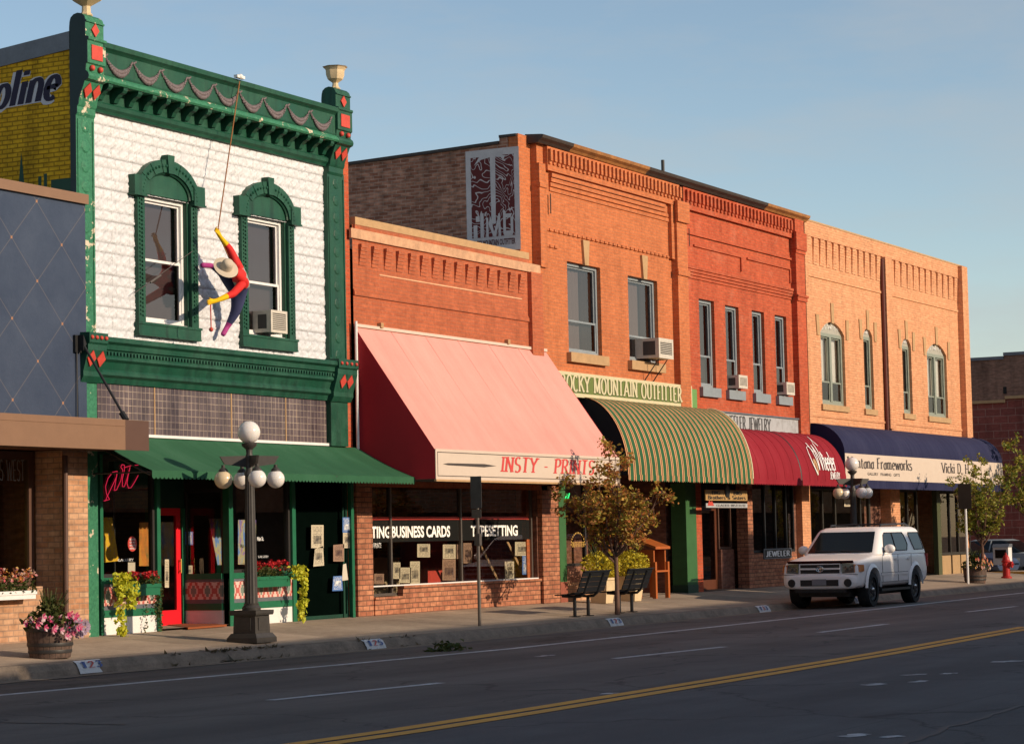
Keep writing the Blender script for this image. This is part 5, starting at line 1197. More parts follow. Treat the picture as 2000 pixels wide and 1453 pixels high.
M['topo'] = m_topo(); M['mwhite'] = paint('mural_white_paint', (.68,.62,.60,1), .85, .25, 3)
yl, ztl = FX(909,295,D0); yr, ztr = FX(1013,284,D0); zbl = FX(1016,487,D0)[1]; ztm = (ztl+ztr)/2-.02
mpl = part('wall_mural', MB().poly([(D0-.004,yl,zbl),(D0-.004,yr,zbl),(D0-.004,yr,ztm),(D0-.004,yl,ztm)]), M['mwhite'], Db, fix=False)
bw = .13; zin = zbl+.33
part('contour_map', MB().poly([(D0-.007,yl-bw,zin),(D0-.007,yr+bw,zin),(D0-.007,yr+bw,ztm-.16),(D0-.007,yl-bw,ztm-.16)]), M['topo'], mpl, fix=False)
H_ = ztm-.16-zin; Wd = (yl-bw)-(yr+bw); ym = (yl+yr)/2+.05
mp_rm = lambda u, v, d: (D0-.010-d, yl-bw-u*Wd, zin+v*H_)
q = MB()
def rp(pts, d=0): q.poly([mp_rm(u, v, d) for u, v in pts])
rp([(.46,.16),(.56,.16),(.575,1.0),(.45,1.0)])                         # ice-axe shaft
rp([(.08,.90),(.25,.965),(.45,.985),(.45,1.0),(.2,1.0)],.001); rp([(.575,.985),(.7,.975),(.76,.93),(.8,.99),(.7,1.0),(.575,1.0)],.001)
# R M O
rp([(.04,0),(.13,0),(.13,.16),(.04,.16)],.002); rp([(.2,0),(.28,0),(.28,.3),(.2,.3)],.002); rp([(.10,.20),(.19,.20),(.19,.27),(.10,.27)],.003)
rp([(.33,0),(.39,0),(.385,.24),(.34,.24)],.002); rp([(.39,.16),(.44,.26),(.52,.04),(.5,.0)],.003); rp([(.5,0),(.52,.04),(.62,.26),(.64,.2),(.56,0)],.004); rp([(.62,0),(.68,0),(.66,.28),(.62,.28)],.005)
rp([(.73,.03),(.79,.06),(.79,.3),(.73,.33)],.002); rp([(.90,.06),(.96,.03),(.96,.25),(.90,.22)],.002); rp([(.73,.03),(.76,-.01),(.93,-.01),(.96,.03),(.90,.06),(.79,.06)],.003); rp([(.79,.22),(.90,.22),(.94,.27),(.76,.27)],.004)
part('mural_emblem', q, M['mwhite'], mpl, fix=False)
q = MB(); sans(q, 'ROCKY MOUNTAIN OUTFITTER', lambda u, v, d: (D0-.006-d, yl-bw-u, zbl+.13+v), Wd, .14, .03); part('mural_lettering', q, plain('maroon_letter', (.10,.02,.02,1)), mpl, fix=False)
part('party_wall', MB().box(55.9, 56.08, .36, 17.6, -.3, 8.88), M['dark_brick'], Db)
part('roof', MB().box(D0+.31, 64.6, .3, 18, 8.9, 9.1), M['roof'], Db)
part('back_wall', MB().box(D0+.31, 64.6, 17.7, 17.99, -.2, 8.89), M['side_brick'], Db)
# lettered signboard
M['signcream'] = paint('cream_sign', rgb(204,194,156), .6, .1, 5); M['signolive'] = paint('olive_sign_field', rgb(104,118,56), .6, .12, 5); M['shadowletter'] = plain('dark_green_letter', (.06,.09,.03,1), .7)
sx0, sx1, sz0, sz1 = 48.1, 55.82, 4.63, 5.19
t = thing('shop_sign', 'long cream and olive signboard with western lettering above the striped awning', 'sign', (52.1,-.1,4.63))
part('board', MB().box(sx0, sx1, -.16, -.001, sz0, sz1), M['signcream'], t)
part('field', MB().box(sx0+.1, sx1-.32, -.164, -.1605, sz0+.09, sz1-.07), M['signolive'], t)
q = MB(); q.cur = 0; stroke_text(q, 'ROCKY MOUNTAIN OUTFITTER', onY(sx0+.31, sz0+.11, -.164), w=6.75, h=.36, thick=.24, thin=.11, serif=.16, gap=.12)
q.cur = 1; stroke_text(q, 'ROCKY MOUNTAIN OUTFITTER', onY(sx0+.28, sz0+.128, -.164), w=6.75, h=.36, thick=.22, thin=.10, serif=.15, gap=.12, lift=.012)
part('lettering', q, [M['shadowletter'], M['signcream']], t, fix=False)
part('sign_return', MB().box(sx1+.01, 56.15, -.15, .05, 4.4, 5.12), paint('light_green_paint', rgb(104,150,80), .6, .2, 4), Db)
# striped convex awning
def m_stripe():
    t = NT('striped_canvas'); p = t.n('ShaderNodeSeparateXYZ'); t.l(t.pos(), p.inputs[0])
    f = t.math('FRACT', t.math('MULTIPLY', p.outputs[0], 1/.305))
    c = t.ramp(f, [(0, rgb(46,90,58)), (.50, rgb(216,156,112)), (.63, rgb(60,70,52)), (.69, rgb(150,74,60)), (.75, rgb(60,74,54)), (.80, rgb(208,166,110)), (.91, rgb(46,90,58))]); c.node.color_ramp.interpolation = 'CONSTANT'
    n = t.noise(t.pos(), 1.5, 4); c2 = t.mix(1, c, t.ramp(n, [(.3, g3(.85)), (.7, g3(1.1))]), 'MULTIPLY')
    return t.bsdf(c2, .85, spec=.2)
M['stripe'] = m_stripe()
M['navy'] = canvas('navy_canvas', rgb(40,42,72)); M['maroon'] = canvas('maroon_canvas', rgb(140,30,42), .2, .3); M['awdark'] = plain('awning_lining', (.012,.014,.016,1), .9)
def convex(s, zt, zf, yf, k=1.0):      # s from wall (0) to hem (1): quarter ellipse
    a = s*PI/2; return (-.02+(yf+.02)*math.sin(a)**k, zf+(zt-zf)*math.cos(a))
def convex_awning(parent, x0, x1, zt, zf, yf, mat, hem, val=.16, nx=30, scal=.12, k=1.0, ends=True):
    q = MB(); nS = 14
    for i in range(nx):
        a, b = x0+(x1-x0)*i/nx, x0+(x1-x0)*(i+1)/nx
        for j in range(nS):
            (y0_, z0_), (y1_, z1_) = convex(j/nS, zt, zf, yf, k), convex((j+1)/nS, zt, zf, yf, k)
            q.poly([(a,y1_,z1_),(b,y1_,z1_),(b,y0_,z0_),(a,y0_,z0_)])
    aw = part('awning', q, M[mat], parent, smooth=60, fix=False)
    if val:
        v = MB(); nn = int((x1-x0)/scal)
        for i in range(nn):
            a, b = x0+(x1-x0)*i/nn, x0+(x1-x0)*(i+1)/nn; y_ = yf-.008+.01*math.sin(i*.8); y2 = yf-.008+.01*math.sin((i+1)*.8)
            v.poly([(a,y_,zf),(a,y_,zf-val+.035),((a+b)/2,(y_+y2)/2,zf-val),(b,y2,zf-val+.035),(b,y2,zf)])
        part('valance', v, M[hem], aw, fix=False)
    pr = [convex(j/nS, zt-.03, zf, yf+.03, k) for j in range(nS+1)]+[(-.02, zf)]
    for i, xe in enumerate((x0+.02, x1-.02)):
        part('awning_end', MB().prx(pr, xe-.004, xe+.004), M['awdark'] if mat != 'maroon' else M['maroon'], aw)
    fr = MB()
    n_ = max(2, int((x1-x0)/2.4))
    for i in range(n_+1):
        x_ = x0+.05+(x1-x0-.1)*i/n_; fr.tube([(x_, y+.03, z-.02) for y, z in [convex(j/8, zt-.02, zf, yf, k) for j in range(9)]], .016, 5)
    fr.tube([(x0,yf+.03,zf-.02),(x1,yf+.03,zf-.02)], .018, 5); part('awning_frame', fr, M['iron'], aw)
    return aw
BX = 57.12
convex_awning(Db, 49.62, BX-.01, 4.66, 2.84, -1.22, 'stripe', 'stripe', .15)
q = MB(); q.tube([(BX-.01,)+tuple(a) for a in [convex(j/16, 4.67, 2.84, -1.225) for j in range(17)]], .02, 6); part('awning_piping', q, M['signcream'], Db, smooth=60)
# shop front
gl0, gl1 = F(1092,1050,-.06)[0]+.02, F(1106,1050,-.06)[0]
M['colgreen'] = paint('leaf_green_paint', rgb(54,100,54), .6, .25, 4)
part('green_column', MB().box(gl0, gl1, -.06, .3, .45, 2.75), M['colgreen'], Db); part('column_base', MB().box(gl0-.005, gl1+.005, -.065, .305, -.3, .449), paint('worn_rose_brick', rgb(150,84,66), .8, .3, 8), Db)
xg0, xg1 = F(1341,1050,-.06)[0], F(1361,1050,-.06)[0]
part('green_column', MB().box(xg0, xg1, -.06, .35, .2, 2.75), M['colgreen'], Db); part('column_base', MB().box(xg0-.01, xg1+.01, -.07, .36, -.3, .199), M['green_dark'], Db)
dw0, dw1 = gl1+.01, F(1168,1100,0)[0]
part('brick_apron', MB().box(dw0, dw1, .0, .2, -.3, .42), M['pale_brick'], Db); part('siding_panel', MB().box(dw0, dw1, .005, .2, .421, .78), brick('vertical_siding', (.42,.2,.13,1), (.38,.17,.1,1), (.12,.06,.04,1), w=.07, h=3, ms=.012, var=.15), Db)
shopwin(Db, dw0, dw1, .79, 2.9, .03, 'darkframe', [dw1-.55]); 
q = MB(); mpw = onY(F(1118,1068,.02)[0], F(1118,1068,.02)[1], .03); stroke_text(q, 'OUTFITTER', mpw, w=.62, h=.11, thick=.18, thin=.09)
for k in range(14):
    a = PI*(k+.5)/14; q.poly([mpw(.31+.36*math.cos(a)+dx, .02+.3*math.sin(a)+dz, .003) for dx, dz in ((-.025,0),(0,-.025),(.025,0),(0,.025))])
part('window_lettering', q, plain('gold_letter', (.6,.36,.08,1), .5), Db, fix=False)
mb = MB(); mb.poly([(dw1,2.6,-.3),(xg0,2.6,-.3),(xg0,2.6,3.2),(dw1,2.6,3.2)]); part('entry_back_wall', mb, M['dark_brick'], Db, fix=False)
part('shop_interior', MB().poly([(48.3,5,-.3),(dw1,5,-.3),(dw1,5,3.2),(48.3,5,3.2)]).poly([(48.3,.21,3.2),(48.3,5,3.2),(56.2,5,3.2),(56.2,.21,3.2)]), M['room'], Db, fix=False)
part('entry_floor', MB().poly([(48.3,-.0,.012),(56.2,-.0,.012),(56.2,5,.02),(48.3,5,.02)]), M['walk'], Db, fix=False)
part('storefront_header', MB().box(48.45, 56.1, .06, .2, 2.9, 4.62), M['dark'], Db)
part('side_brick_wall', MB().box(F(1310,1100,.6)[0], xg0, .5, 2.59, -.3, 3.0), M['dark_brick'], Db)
q = MB(); a, b = F(1178,1100,1.3)[0], F(1215,1100,1.3)[0]; frame4(q, a, b, .02, 2.4, 1.6, 1.66, .12, .2); dd = part('door', q, paint('warm_wood_door', rgb(150,92,40), .5, .3, 5), Db); part('pane', MB().poly([(a+.12,1.63,.22),(b-.12,1.63,.22),(b-.12,1.63,2.28),(a+.12,1.63,2.28)]), M['shopglass'], dd, fix=False)
# green neon in the tree's shade
xa, za = F(1090,975,.06); nq = [(0,.0),(.1,-.1),(.14,.1),(.18,.12),(.24,.0),(.3,.1),(.36,.02),(.44,.12),(.5,.0),(.58,.14)]
single('neon_sign', MB().tube([(xa+u, .06, za+v) for u, v in nq], .012, 6), plain('green_neon', (.05,.7,.2,1), .4, emit=(.02,1,.25,1), estr=1.2), 'green neon squiggle behind the small tree in the outfitter window', 'neon sign', smooth=60)
# ================================================================== E: deep red jeweller
E0, E1 = 56.1, 64.42
Eb = thing('jeweler_building', 'deep red brick jeweler building with four narrow upper windows', 'building', (60.2,0,0))
ew = [(56.78,57.78,5.22,7.5),(58.52,59.45,5.22,7.47),(60.38,61.26,5.22,7.47),(62.06,62.92,5.22,7.47)]
xp0, xp1 = F(1557,700,-.12)[0], F(1574,700,-.12)[0]
mb = MB(); wall(mb, xpb+.001, xp0+.05, 4.6, DT, 0, ew, .24); part('wall', mb, M['red_brick'], Eb, fix=False)
q = MB(); q.box(xp0, xp1, -.17, .1, 3.0, DT-.003); 
for z_, h_, o_ in ((7.95,.12,.04),(8.07,.06,.07),(9.3,.1,.03),(9.4,.5,.06)): q.box(xp0-o_, xp1+o_, -.17-o_, -.1705, z_, z_+h_)
part('pilaster', q, M['red_brick'], Eb)
q = MB()
for k in range(4): q.box(xpb+.03, xp0-.02, -.03-.02*k, -.0005, 7.98+.08*k, 7.98+.08*k+.065)
part('corbelled_course', q, M['red_brick'], Eb)
q = MB(); q.box(xpb+.01, xp0-.01, -.05, -.0005, 9.1, 9.16); q.box(xpb+.01, xp0-.01, -.09, -.0005, 9.72, DT-.02); part('string_course', q, M['red_brick'], Eb)
for a, b in ((56.5, 59.7), (60.1, 63.3)):
    q = MB(); q.box(a, b, -.045, -.0005, 8.82, 8.87); q.box(b-.06, b, -.045, -.0005, 8.45, 8.819); part('panel_moulding', q, M['red_brick'], Eb)
nd = 30
for i in range(nd):
    xa = xpb+.12+(xp0-xpb-.35)*i/(nd-1)
    part('dentil', MB().box(xa, xa+.11, -.16, -.091, 9.93, 10.2).box(xa, xa+.11, -.13, -.091, 9.86, 9.93), M['red_brick'], Eb)
for a, b in ((57.0,57.03),): part('slot', MB().box(xpb+.25, xpb+.29, -.03, -.0005, 9.2, 9.66), M['dark'], Eb)
gutter_cornice(Eb, 56.601, 61.2, 'cornice'); gutter_cornice(Eb, 61.201, 64.42, 'rust')
for (a, b, c, d) in ew:
    sash_window(Eb, a, b, c, d, .09, 'greyframe', split=.36, t=.08, behind='curtain')
    part('window_sill', MB().box(a-.1, b+.1, -.1, .1, c-.24, c-.001), M['greyframe'], Eb)
ac_unit('small grey air conditioner in the second narrow window of the red building', 58.75, 59.35, 5.28, 5.62, -.24, .2)
ac_unit('small white air conditioner in the fourth narrow window of the red building', 62.25, 62.85, 5.26, 5.60, -.22, .2)
M['weather'] = m_worn('weathered_grey_signboard', (.40,.41,.42,1), (.22,.21,.2,1), .5)
t = thing('shop_sign', 'weathered grey jewelry signboard above the maroon awning', 'sign', (60.5,-.06,4.2))
part('board', MB().box(57.2, 63.62, -.09, -.001, 4.12, 4.60), M['weather'], t); part('cap', MB().box(57.2, 63.64, -.13, -.001, 4.601, 4.64), M['coping'], t)
xa, za = F(1410,833,-.09); xb, zb2 = F(1505,838,-.09); q = MB(); stroke_text(q, 'WHEELER JEWELRY', onY(xa, 4.20, -.09), w=xb-xa, h=.34, thick=.22, thin=.09, serif=.16)
part('lettering', q, plain('faded_black_letter', (.06,.06,.06,1), .8), t, fix=False)
# maroon awning in two lengths
ma = convex_awning(Eb, BX+.01, 60.75, 4.22, 2.84, -1.14, 'maroon', 'maroon', .15)
ma2 = convex_awning(Eb, 60.83, 64.28, 4.22, 2.84, -1.14, 'maroon', 'maroon', .15)
part('awning_gap', MB().tube([(60.79,)+tuple(a) for a in [convex(j/16, 4.2, 2.84, -1.12) for j in range(17)]], .035, 6), M['black'], Eb, smooth=60)
for mm, xs_ in ((ma, [57.75,58.35,58.95,59.55,60.15]), (ma2, [61.4,62.0,62.6,63.2,63.8])):
    for x_ in xs_: part('awning_rib', MB().tube([(x_,)+tuple(a) for a in [convex(j/14, 4.224, 2.84, -1.143) for j in range(15)]], .006, 5), M['maroon'], mm, smooth=60)
def onA(x0, s0): # lettering that follows the curve of the maroon awning: v climbs from the hem
    def f(u, v, d):
        s = s0-v/1.75; y, z = convex(s, 4.22, 2.84, -1.14); return (x0+u, y-d*1.2-.002, z+d*.5)
    return f
q = MB(); q.cur = 0
stroke_text(q, 'W', onA(62.05, .86), w=.56, h=.72, thick=.09, thin=.06, serif=0, slant=.1, gap=0, lift=.014, sub=.06)
stroke_text(q, 'heeler', onA(62.58, .86), w=.95, h=.46, thick=.15, thin=.08, serif=0, slant=.2, gap=.0, lift=.018, sub=.08)
for pts in ([(-.12,.0),(-.32,.2),(-.38,.45),(-.25,.68),(-.05,.72),(.1,.55)], [(.62,.45),(.72,1.0),(.84,1.15),(.78,.75)]):
    f = onA(62.1, .93); q.strip([f(a, b, .02) for a, b in pts], [f(a+.05, b+.02, .02) for a, b in pts])
stroke_text(q, 'JEWELRY', onA(62.95, .97), w=.78, h=.15, thick=.2, thin=.12, serif=.08, lift=.014, sub=.15)
stroke_text(q, 'Distinctive', onA(61.85, .52) if 0 else onA(61.7, .50), w=1.15, h=.14, thick=.16, thin=.09, serif=0, slant=.3, gap=0, lift=.014) if all(c in GL for c in 'Distinctive') else None
part('awning_lettering', q, M['lettering'], ma2, fix=False)
q = MB(); f = onA(62.0, .9); q.poly([f(.12*math.cos(a)*1.1, .14+.2*math.sin(a), .008) for a in [2*PI*k/14 for k in range(14)]]); part('awning_flourish', q, M['stone'], ma2, fix=False)
# shop front
r = MB(); ea, eb_ = xg1+.005, E1-.1
part('brick_pier', MB().box(F(1362,1100,-.02)[0], F(1373,1100,-.02)[0], -.02, .3, -.3, 2.9), M['red_brick'], Eb)
part('brick_pier', MB().box(F(1463,1100,-.02)[0], F(1473,1100,-.02)[0], -.02, .3, -.3, 2.9), M['base_brick'], Eb)
jx0, jx1 = F(1473,1100,.0)[0], F(1557,1100,0)[0]
part('brick_apron', MB().box(jx0, jx1, .0, .2, -.3, .92), M['base_brick'], Eb)
w_ = shopwin(Eb, jx0+.0, jx1, .93, 2.9, .05, 'black', [F(1494,1000,.05)[0], F(1515,1000,.05)[0], F(1536,1000,.05)[0]], t=.07)
part('brick_pier', MB().box(F(1570,1100,-.04)[0], F(1586,1100,-.04)[0], -.04, .3, -.3, 3.0), M['tan_brick'], Eb)
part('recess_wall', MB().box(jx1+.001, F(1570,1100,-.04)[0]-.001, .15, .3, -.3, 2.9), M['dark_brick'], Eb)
q = MB(); a, b = F(1376,1100,.4)[0], F(1432,1100,.4)[0]+1.2; 
frame4(q, a, a+1.1, .02, 2.2, .5, .56, .13, .25); dd = part('door', q, paint('brown_wood_door', rgb(92,48,26), .5, .3, 6), Eb); part('pane', MB().poly([(a+.13,.53,.27),(a+.97,.53,.27),(a+.97,.53,2.07),(a+.13,.53,2.07)]), M['shopglass'], dd, fix=False)
part('entry_brick', MB().box(a+1.11, F(1463,1100,-.02)[0], .4, .6, -.3, 1.05), M['dark_brick'], Eb); shopwin(Eb, a+1.11, F(1463,1100,-.02)[0]-.01, 1.06, 2.2, .45, 'brownmetal')
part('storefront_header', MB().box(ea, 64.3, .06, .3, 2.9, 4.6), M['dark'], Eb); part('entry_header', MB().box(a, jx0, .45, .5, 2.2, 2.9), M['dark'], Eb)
part('party_wall', MB().box(64.2, 64.4, .41, 17.6, -.3, 8.88), M['dark_brick'], Eb)
part('shop_interior', MB().poly([(56.3,4,-.3),(64.4,4,-.3),(64.4,4,3.2),(56.3,4,3.2)]).poly([(56.3,.31,2.95),(56.3,4,2.95),(64.4,4,2.95),(64.4,.31,2.95)]), M['room'], Eb, fix=False)
part('entry_floor', MB().poly([(56.3,-.0,.008),(64.4,-.0,.008),(64.4,4,.015),(56.3,4,.015)]), M['roomfloor'], Eb, fix=False)
t = thing('shop_sign', 'small black sign lettered in white on the brick below the jeweler window', 'sign', (F(1518,1088,-.03)[0],-.03,F(1518,1088,-.03)[1]))
a, z1_ = F(1492,1073,-.02); b, z0_ = F(1545,1088,-.02)
sign_plate(t, a, b, z0_-.0, z1_, -.03, M['black'], [('JEWELER', .06, .94, .2, .8, 'slab')], M['lettering']); frame = MB(); frame4(frame, a-.02, b+.02, z0_-.02, z1_+.02, -.036, -.005, .03); part('frame', frame, M['coping'], t)
a, z1_ = F(1378,956,-.5); b, z0_ = F(1460,978,-.5)
M['signtan'] = paint('tan_sign', rgb(176,140,88), .6, .15, 5)
t = thing('hanging_sign', 'tan hanging sign with dark lettering under the awning by the jeweler entrance', 'sign', ((a+b)/2,-.5,z0_))
sign_plate(t, a, b, z0_, z1_, -.5, M['signtan'], [('BIG', .14, .34, .56, .9, 'slab'), ('BIG', .66, .86, .56, .9, 'slab'), ('Brothers & Sisters', .05, .95, .12, .46, 'slab')], M['blackletter'], .03)
q = MB().lathe([(.001,-.035),(.16,-.035),(.16,.0),(.001,.0)], ((a+b)/2,-.49,z1_-.03), 18, ax=1); part('medallion', q, M['black'], t)
for x_ in (a+.1, b-.1): part('hanger', MB().tube([(x_,-.485,z1_),(x_,-.485,2.95)], .008, 5), M['iron'], t)
a, z1_ = F(1379,980,-.5); b, z0_ = F(1460,990,-.5)
t = thing('hanging_sign', 'grey-white hanging sign just below the tan one by the jeweler entrance', 'sign', ((a+b)/2,-.5,z0_))
sign_plate(t, a, b, z0_-.02, z1_-.03, -.5, M['weather'], [('GLACIER INSTITUTE', .24, .96, .25, .75, 'serif')], M['blackletter'], .03)
q = MB(); q.pry([(a+.08,z0_+.03),(a+.5,z0_+.03),(a+.36,z0_+.15),(a+.28,z0_+.11),(a+.2,z0_+.17)], -.508, -.5005); part('mountain_emblem', q, M['redpaint'], t)

# ================================================================== F: tan-orange corner building
F0, F1 = 64.43, 79.55; FT = 10.36
Fb = thing('corner_building', 'tan-orange brick corner building with arched windows and a navy awning', 'building', (72,0,0))
fw = [(65.62,67.62,5.14,7.58,.34),(69.3,70.14,5.14,7.60,.24),(72.93,73.82,5.14,7.54,.24),(75.42,77.5,5.14,7.56,.34)]
mb = MB(); wall(mb, F0, F1, 3.5, FT, 0, fw, .22); part('wall', mb, M['tan_brick'], Fb, fix=False)
part('parapet_coping', MB().box(F0, F1, -.07, .3, FT, FT+.05), M['stone'], Fb)
part('parapet_block', MB().box(F0-.35, F0+.5, .1, .6, FT+.05, FT+.2), M['coping'], Fb)
part('parapet_course', MB().box(F0, F1, -.06, -.0005, FT-.42, FT-.001), M['tan_brick'], Fb)
cp0, cp1 = F(1727,600,-.1)[0], F(1738,600,-.1)[0]
part('pilaster', MB().box(cp0+.1, cp1+.1, -.15, -.0005, 4.6, FT-.43), M['tan_brick'], Fb)
part('pilaster', MB().box(F1-.62, F1, -.2, -.0655, 3.5, FT-.002).box(F1-.62, F1, -.065, -.0005, 3.5, FT-.425), M['tan_brick'], Fb)
part('pilaster', MB().box(F0, F0+.25, -.05, -.0005, 3.5, FT-.43), M['tan_brick'], Fb)
part('downpipe', MB().tube([(cp0+.02,-.06,4.5),(cp0+.02,-.06,FT-.5)], .06, 8), paint('shadow_brown_pipe', rgb(92,36,20), .6, .3, 4), Fb)  # pipe darkened to carry the shadow on the pilaster's edge
q = MB().box(F0, F1, -.03, -.0005, 8.78, 8.86); part('string_course', q, M['tan_brick'], Fb)
q = MB().box(F0, F1, -.03, -.0005, 4.76, 4.82); part('string_course', q, M['tan_brick'], Fb)
for a, b, n in ((F0+.35, cp0-.25, 12), (cp1+.35, F1-.85, 12)):
    for i in range(n):
        xa = a+(b-a)*i/(n-1); q = MB()
        for k in range(9): q.box(xa-.16, xa+.16, -.059+.005*k, -.0005, FT-.43-.085*(k+1), FT-.43-.085*k-.004)
        part('corbel', q, M['tan_brick'], Fb)
M['lunette'] = paint('pale_lunette_paint', rgb(170,166,152), .6, .25, 9)
M['stucco'] = paint('grey_green_window_paint', rgb(140,146,132), .55, .2, 6)
for i, (a, b, c, d, rise) in enumerate(fw):
    dd = d-rise
    w_ = sash_window(Fb, a, b, c, dd, .085, 'stucco', split=.32, t=.1, behind='shade', bz=(.34,1), gm='shopglass', mull=.16 if b-a > 1.5 else 0, curtain=[(0,1,'curtain')] if b-a < 1.5 else None)
    part('lunette', MB().pry([(a+.001,dd)]+[(x, z-.002) for x, z in segarc(a+.001, b-.001, dd, rise)][1:-1]+[(b-.001,dd)], .085, .165), M['lunette'], w_)
    q = MB(); rr = random.Random(i); xm = (a+b)/2
    for s_ in (-1, 1):
        for k in range(3): q.tube([(xm+s_*((b-a)*(.08+.12*k)+.05*math.cos(u*.7)), .078, dd+.1+rise*.3*(1-k*.25)+.06*math.sin(u*.7)) for u in range(8)], .012, 4)
    q.ball((xm,.08,dd+rise*.5), .05, 8, 5); part('lunette_ornament', q, M['white'], w_)
    part('window_sill', MB().box(a-.12, b+.14, -.06, .1, c-.17, c-.001), M['stone'], Fb)
    for xk, zk in (((a+b)/2, d-.04), (a-.22, dd-.12), (b+.22, dd-.12)):
        s_ = 0 if xk == (a+b)/2 else (-1 if xk < a else 1)
        part('keystone', MB().pry([(xk-.10,zk),(xk+.10,zk),(xk+.125+s_*.04,zk+.6),(xk-.125+s_*.04,zk+.6)], -.03, .02), M['stone'], Fb)
part('side_wall', MB().box(F1-.25, F1, .03, 20, -.3, FT-.02), M['tan_brick'], Fb)
part('side_wall', MB().box(F0+.001, F0+.25, .31, 20, 8.5, FT-.02), M['side_brick'], Fb)
part('roof', MB().box(F0+.26, F1-.26, .3, 20, 9.2, 9.4), M['roof'], Fb)
part('back_wall', MB().box(F0, F1-.26, 19.7, 19.99, -.3, 9.19), M['side_brick'], Fb)
# navy awning with cream band
nx0, nx1, ny, nzt, nzb, nze = 64.45, 78.4, -1.05, 4.55, 3.66, 2.92
q = MB(); nS = 10; pr = [(-.02+(ny+.02)*math.sin(k/nS*PI/2), nzb+(nzt-nzb)*math.cos(k/nS*PI/2)) for k in range(nS+1)]
NXR = 80.0
for i in range(30):
    a, b = nx0+(NXR-nx0)*i/30, nx0+(NXR-nx0)*(i+1)/30
    for j in range(nS): q.poly([(a,pr[j+1][0],pr[j+1][1]),(b,pr[j+1][0],pr[j+1][1]),(b,pr[j][0],pr[j][1]),(a,pr[j][0],pr[j][1])])
na = part('awning', q, M['navy'], Fb, smooth=60, fix=False)
cb = part('cream_band', MB().box(nx0, NXR, ny-.006, ny, nze, nzb-.001), M['ivory'], na)
part('navy_valance', MB().box(nx0, NXR, ny-.004, ny+.002, 2.68, nze-.001), M['navy'], na)
for xe, mt in ((nx0, 'navy'), (NXR, 'navy')): part('awning_end', MB().prx(pr+[(ny,2.68),(-.02,2.68)], xe-.003, xe+.003), M[mt], na)
part('awning_piping', MB().tube([(NXR-.6,a-.004,b+.004) for a, b in pr], .02, 6), M['navy'], na, smooth=60)
q = MB()
xa, za = F(1655,922,ny); xb, zb2 = F(1781,921,ny); stroke_text(q, 'Montana Frameworks', onY(xa, 3.26, ny-.006), w=xb-xa, h=.31, thick=.19, thin=.085, serif=.15, gap=.07)
xa, za = F(1694,932,ny); xb, zb2 = F(1757,930,ny); sans(q, 'GALLERY   FRAMING   GIFTS', onY(xa, 3.06, ny-.006), xb-xa, .085, .02)
xa, _ = F(1839,925,ny); xb, _ = F(1906,925,ny); stroke_text(q, 'Vicki D. H', onY(xa, 3.24, ny-.006), w=(xb-xa)*.78, h=.31, thick=.19, thin=.085, serif=.15, gap=.07)
xa, _ = F(1849,935,ny); xb, _ = F(1900,935,ny); sans(q, 'CERTIFIED PUBLIC', onY(xa, 3.06, ny-.006), xb-xa, .075, .02)
part('band_lettering', q, M['darkline'], cb, fix=False)
# shop front
def FXx(px, Y=0): return F(px, 1050, Y)[0]
f0 = FXx(1587); 
shopwin(Fb, f0+.1, FXx(1708), .2, 2.75, .1, 'bronze', [FXx(1609,.1), FXx(1634,.1), FXx(1683,.1), FXx(1700,.1)], t=.09)
part('storefront_apron', MB().box(f0+.1, FXx(1708), .08, .25, -.3, .199), M['bronze'], Fb)
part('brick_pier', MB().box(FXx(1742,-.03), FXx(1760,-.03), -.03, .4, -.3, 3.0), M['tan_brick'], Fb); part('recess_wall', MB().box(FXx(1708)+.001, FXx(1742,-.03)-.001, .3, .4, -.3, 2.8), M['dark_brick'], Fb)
g0, g1 = FXx(1760,-.02)+.02, FXx(1800)
shopwin(Fb, g0, g1, .35, 2.75, .1, 'bronze', [FXx(1775,.1), FXx(1793,.1)], t=.08); part('storefront_apron', MB().box(g0, g1, .08, .25, -.3, .349), M['bronze'], Fb)
M['postgreen'] = paint('olive_metal_post', rgb(74,78,50), .5, .15, 5); M['panelbeige'] = paint('beige_panel', rgb(170,140,100), .6, .15, 4)
part('entry_post', MB().box(FXx(1832,-.04), FXx(1839,-.04), -.04, .12, -.3, 2.75), M['postgreen'], Fb)
h0, h1 = FXx(1839,-.03)+.01, F1-.05
shopwin(Fb, h0, h1, .62, 2.75, .0, 'bronze', [FXx(1857), FXx(1873)], t=.09, gm='shopglass')
for a, b in ((h0, FXx(1856)), (FXx(1859), FXx(1874)), (FXx(1876), h1)): part('beige_panel', MB().box(a, b, .0, .15, -.25, .61), M['panelbeige'], Fb)
part('entry_door', MB().box(g1+.02, FXx(1832), .8, .85, -.2, 2.7), M['shopglass'], Fb) if 0 else None
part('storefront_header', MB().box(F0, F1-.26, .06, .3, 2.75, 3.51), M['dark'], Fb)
M['lit_room'] = paint('warm_lit_wall', (.62,.56,.27,1), .9, .2, 1)  # yellowish indoor light is put into this wall colour
part('shop_interior', MB().poly([(F0+.2,3.2,-.3),(71.3,3.2,-.3),(71.3,3.2,2.8),(F0+.2,3.2,2.8)]), M['lit_room'], Fb, fix=False)
part('shop_interior', MB().poly([(71.31,4,-.3),(F1-.3,4,-.3),(F1-.3,4,2.8),(71.31,4,2.8)]).poly([(F0,.31,2.8),(F0,5,2.8),(F1-.3,5,2.8),(F1-.3,.31,2.8)]).poly([(71.3,.3,-.3),(71.3,4,-.3),(71.3,4,2.8),(71.3,.3,2.8)]), M['room'], Fb, fix=False)
part('shop_floor', MB().poly([(F0,.02,.006),(F1-.3,.02,.006),(F1-.3,5,.012),(F0,5,.012)]), M['roomfloor'], Fb, fix=False)
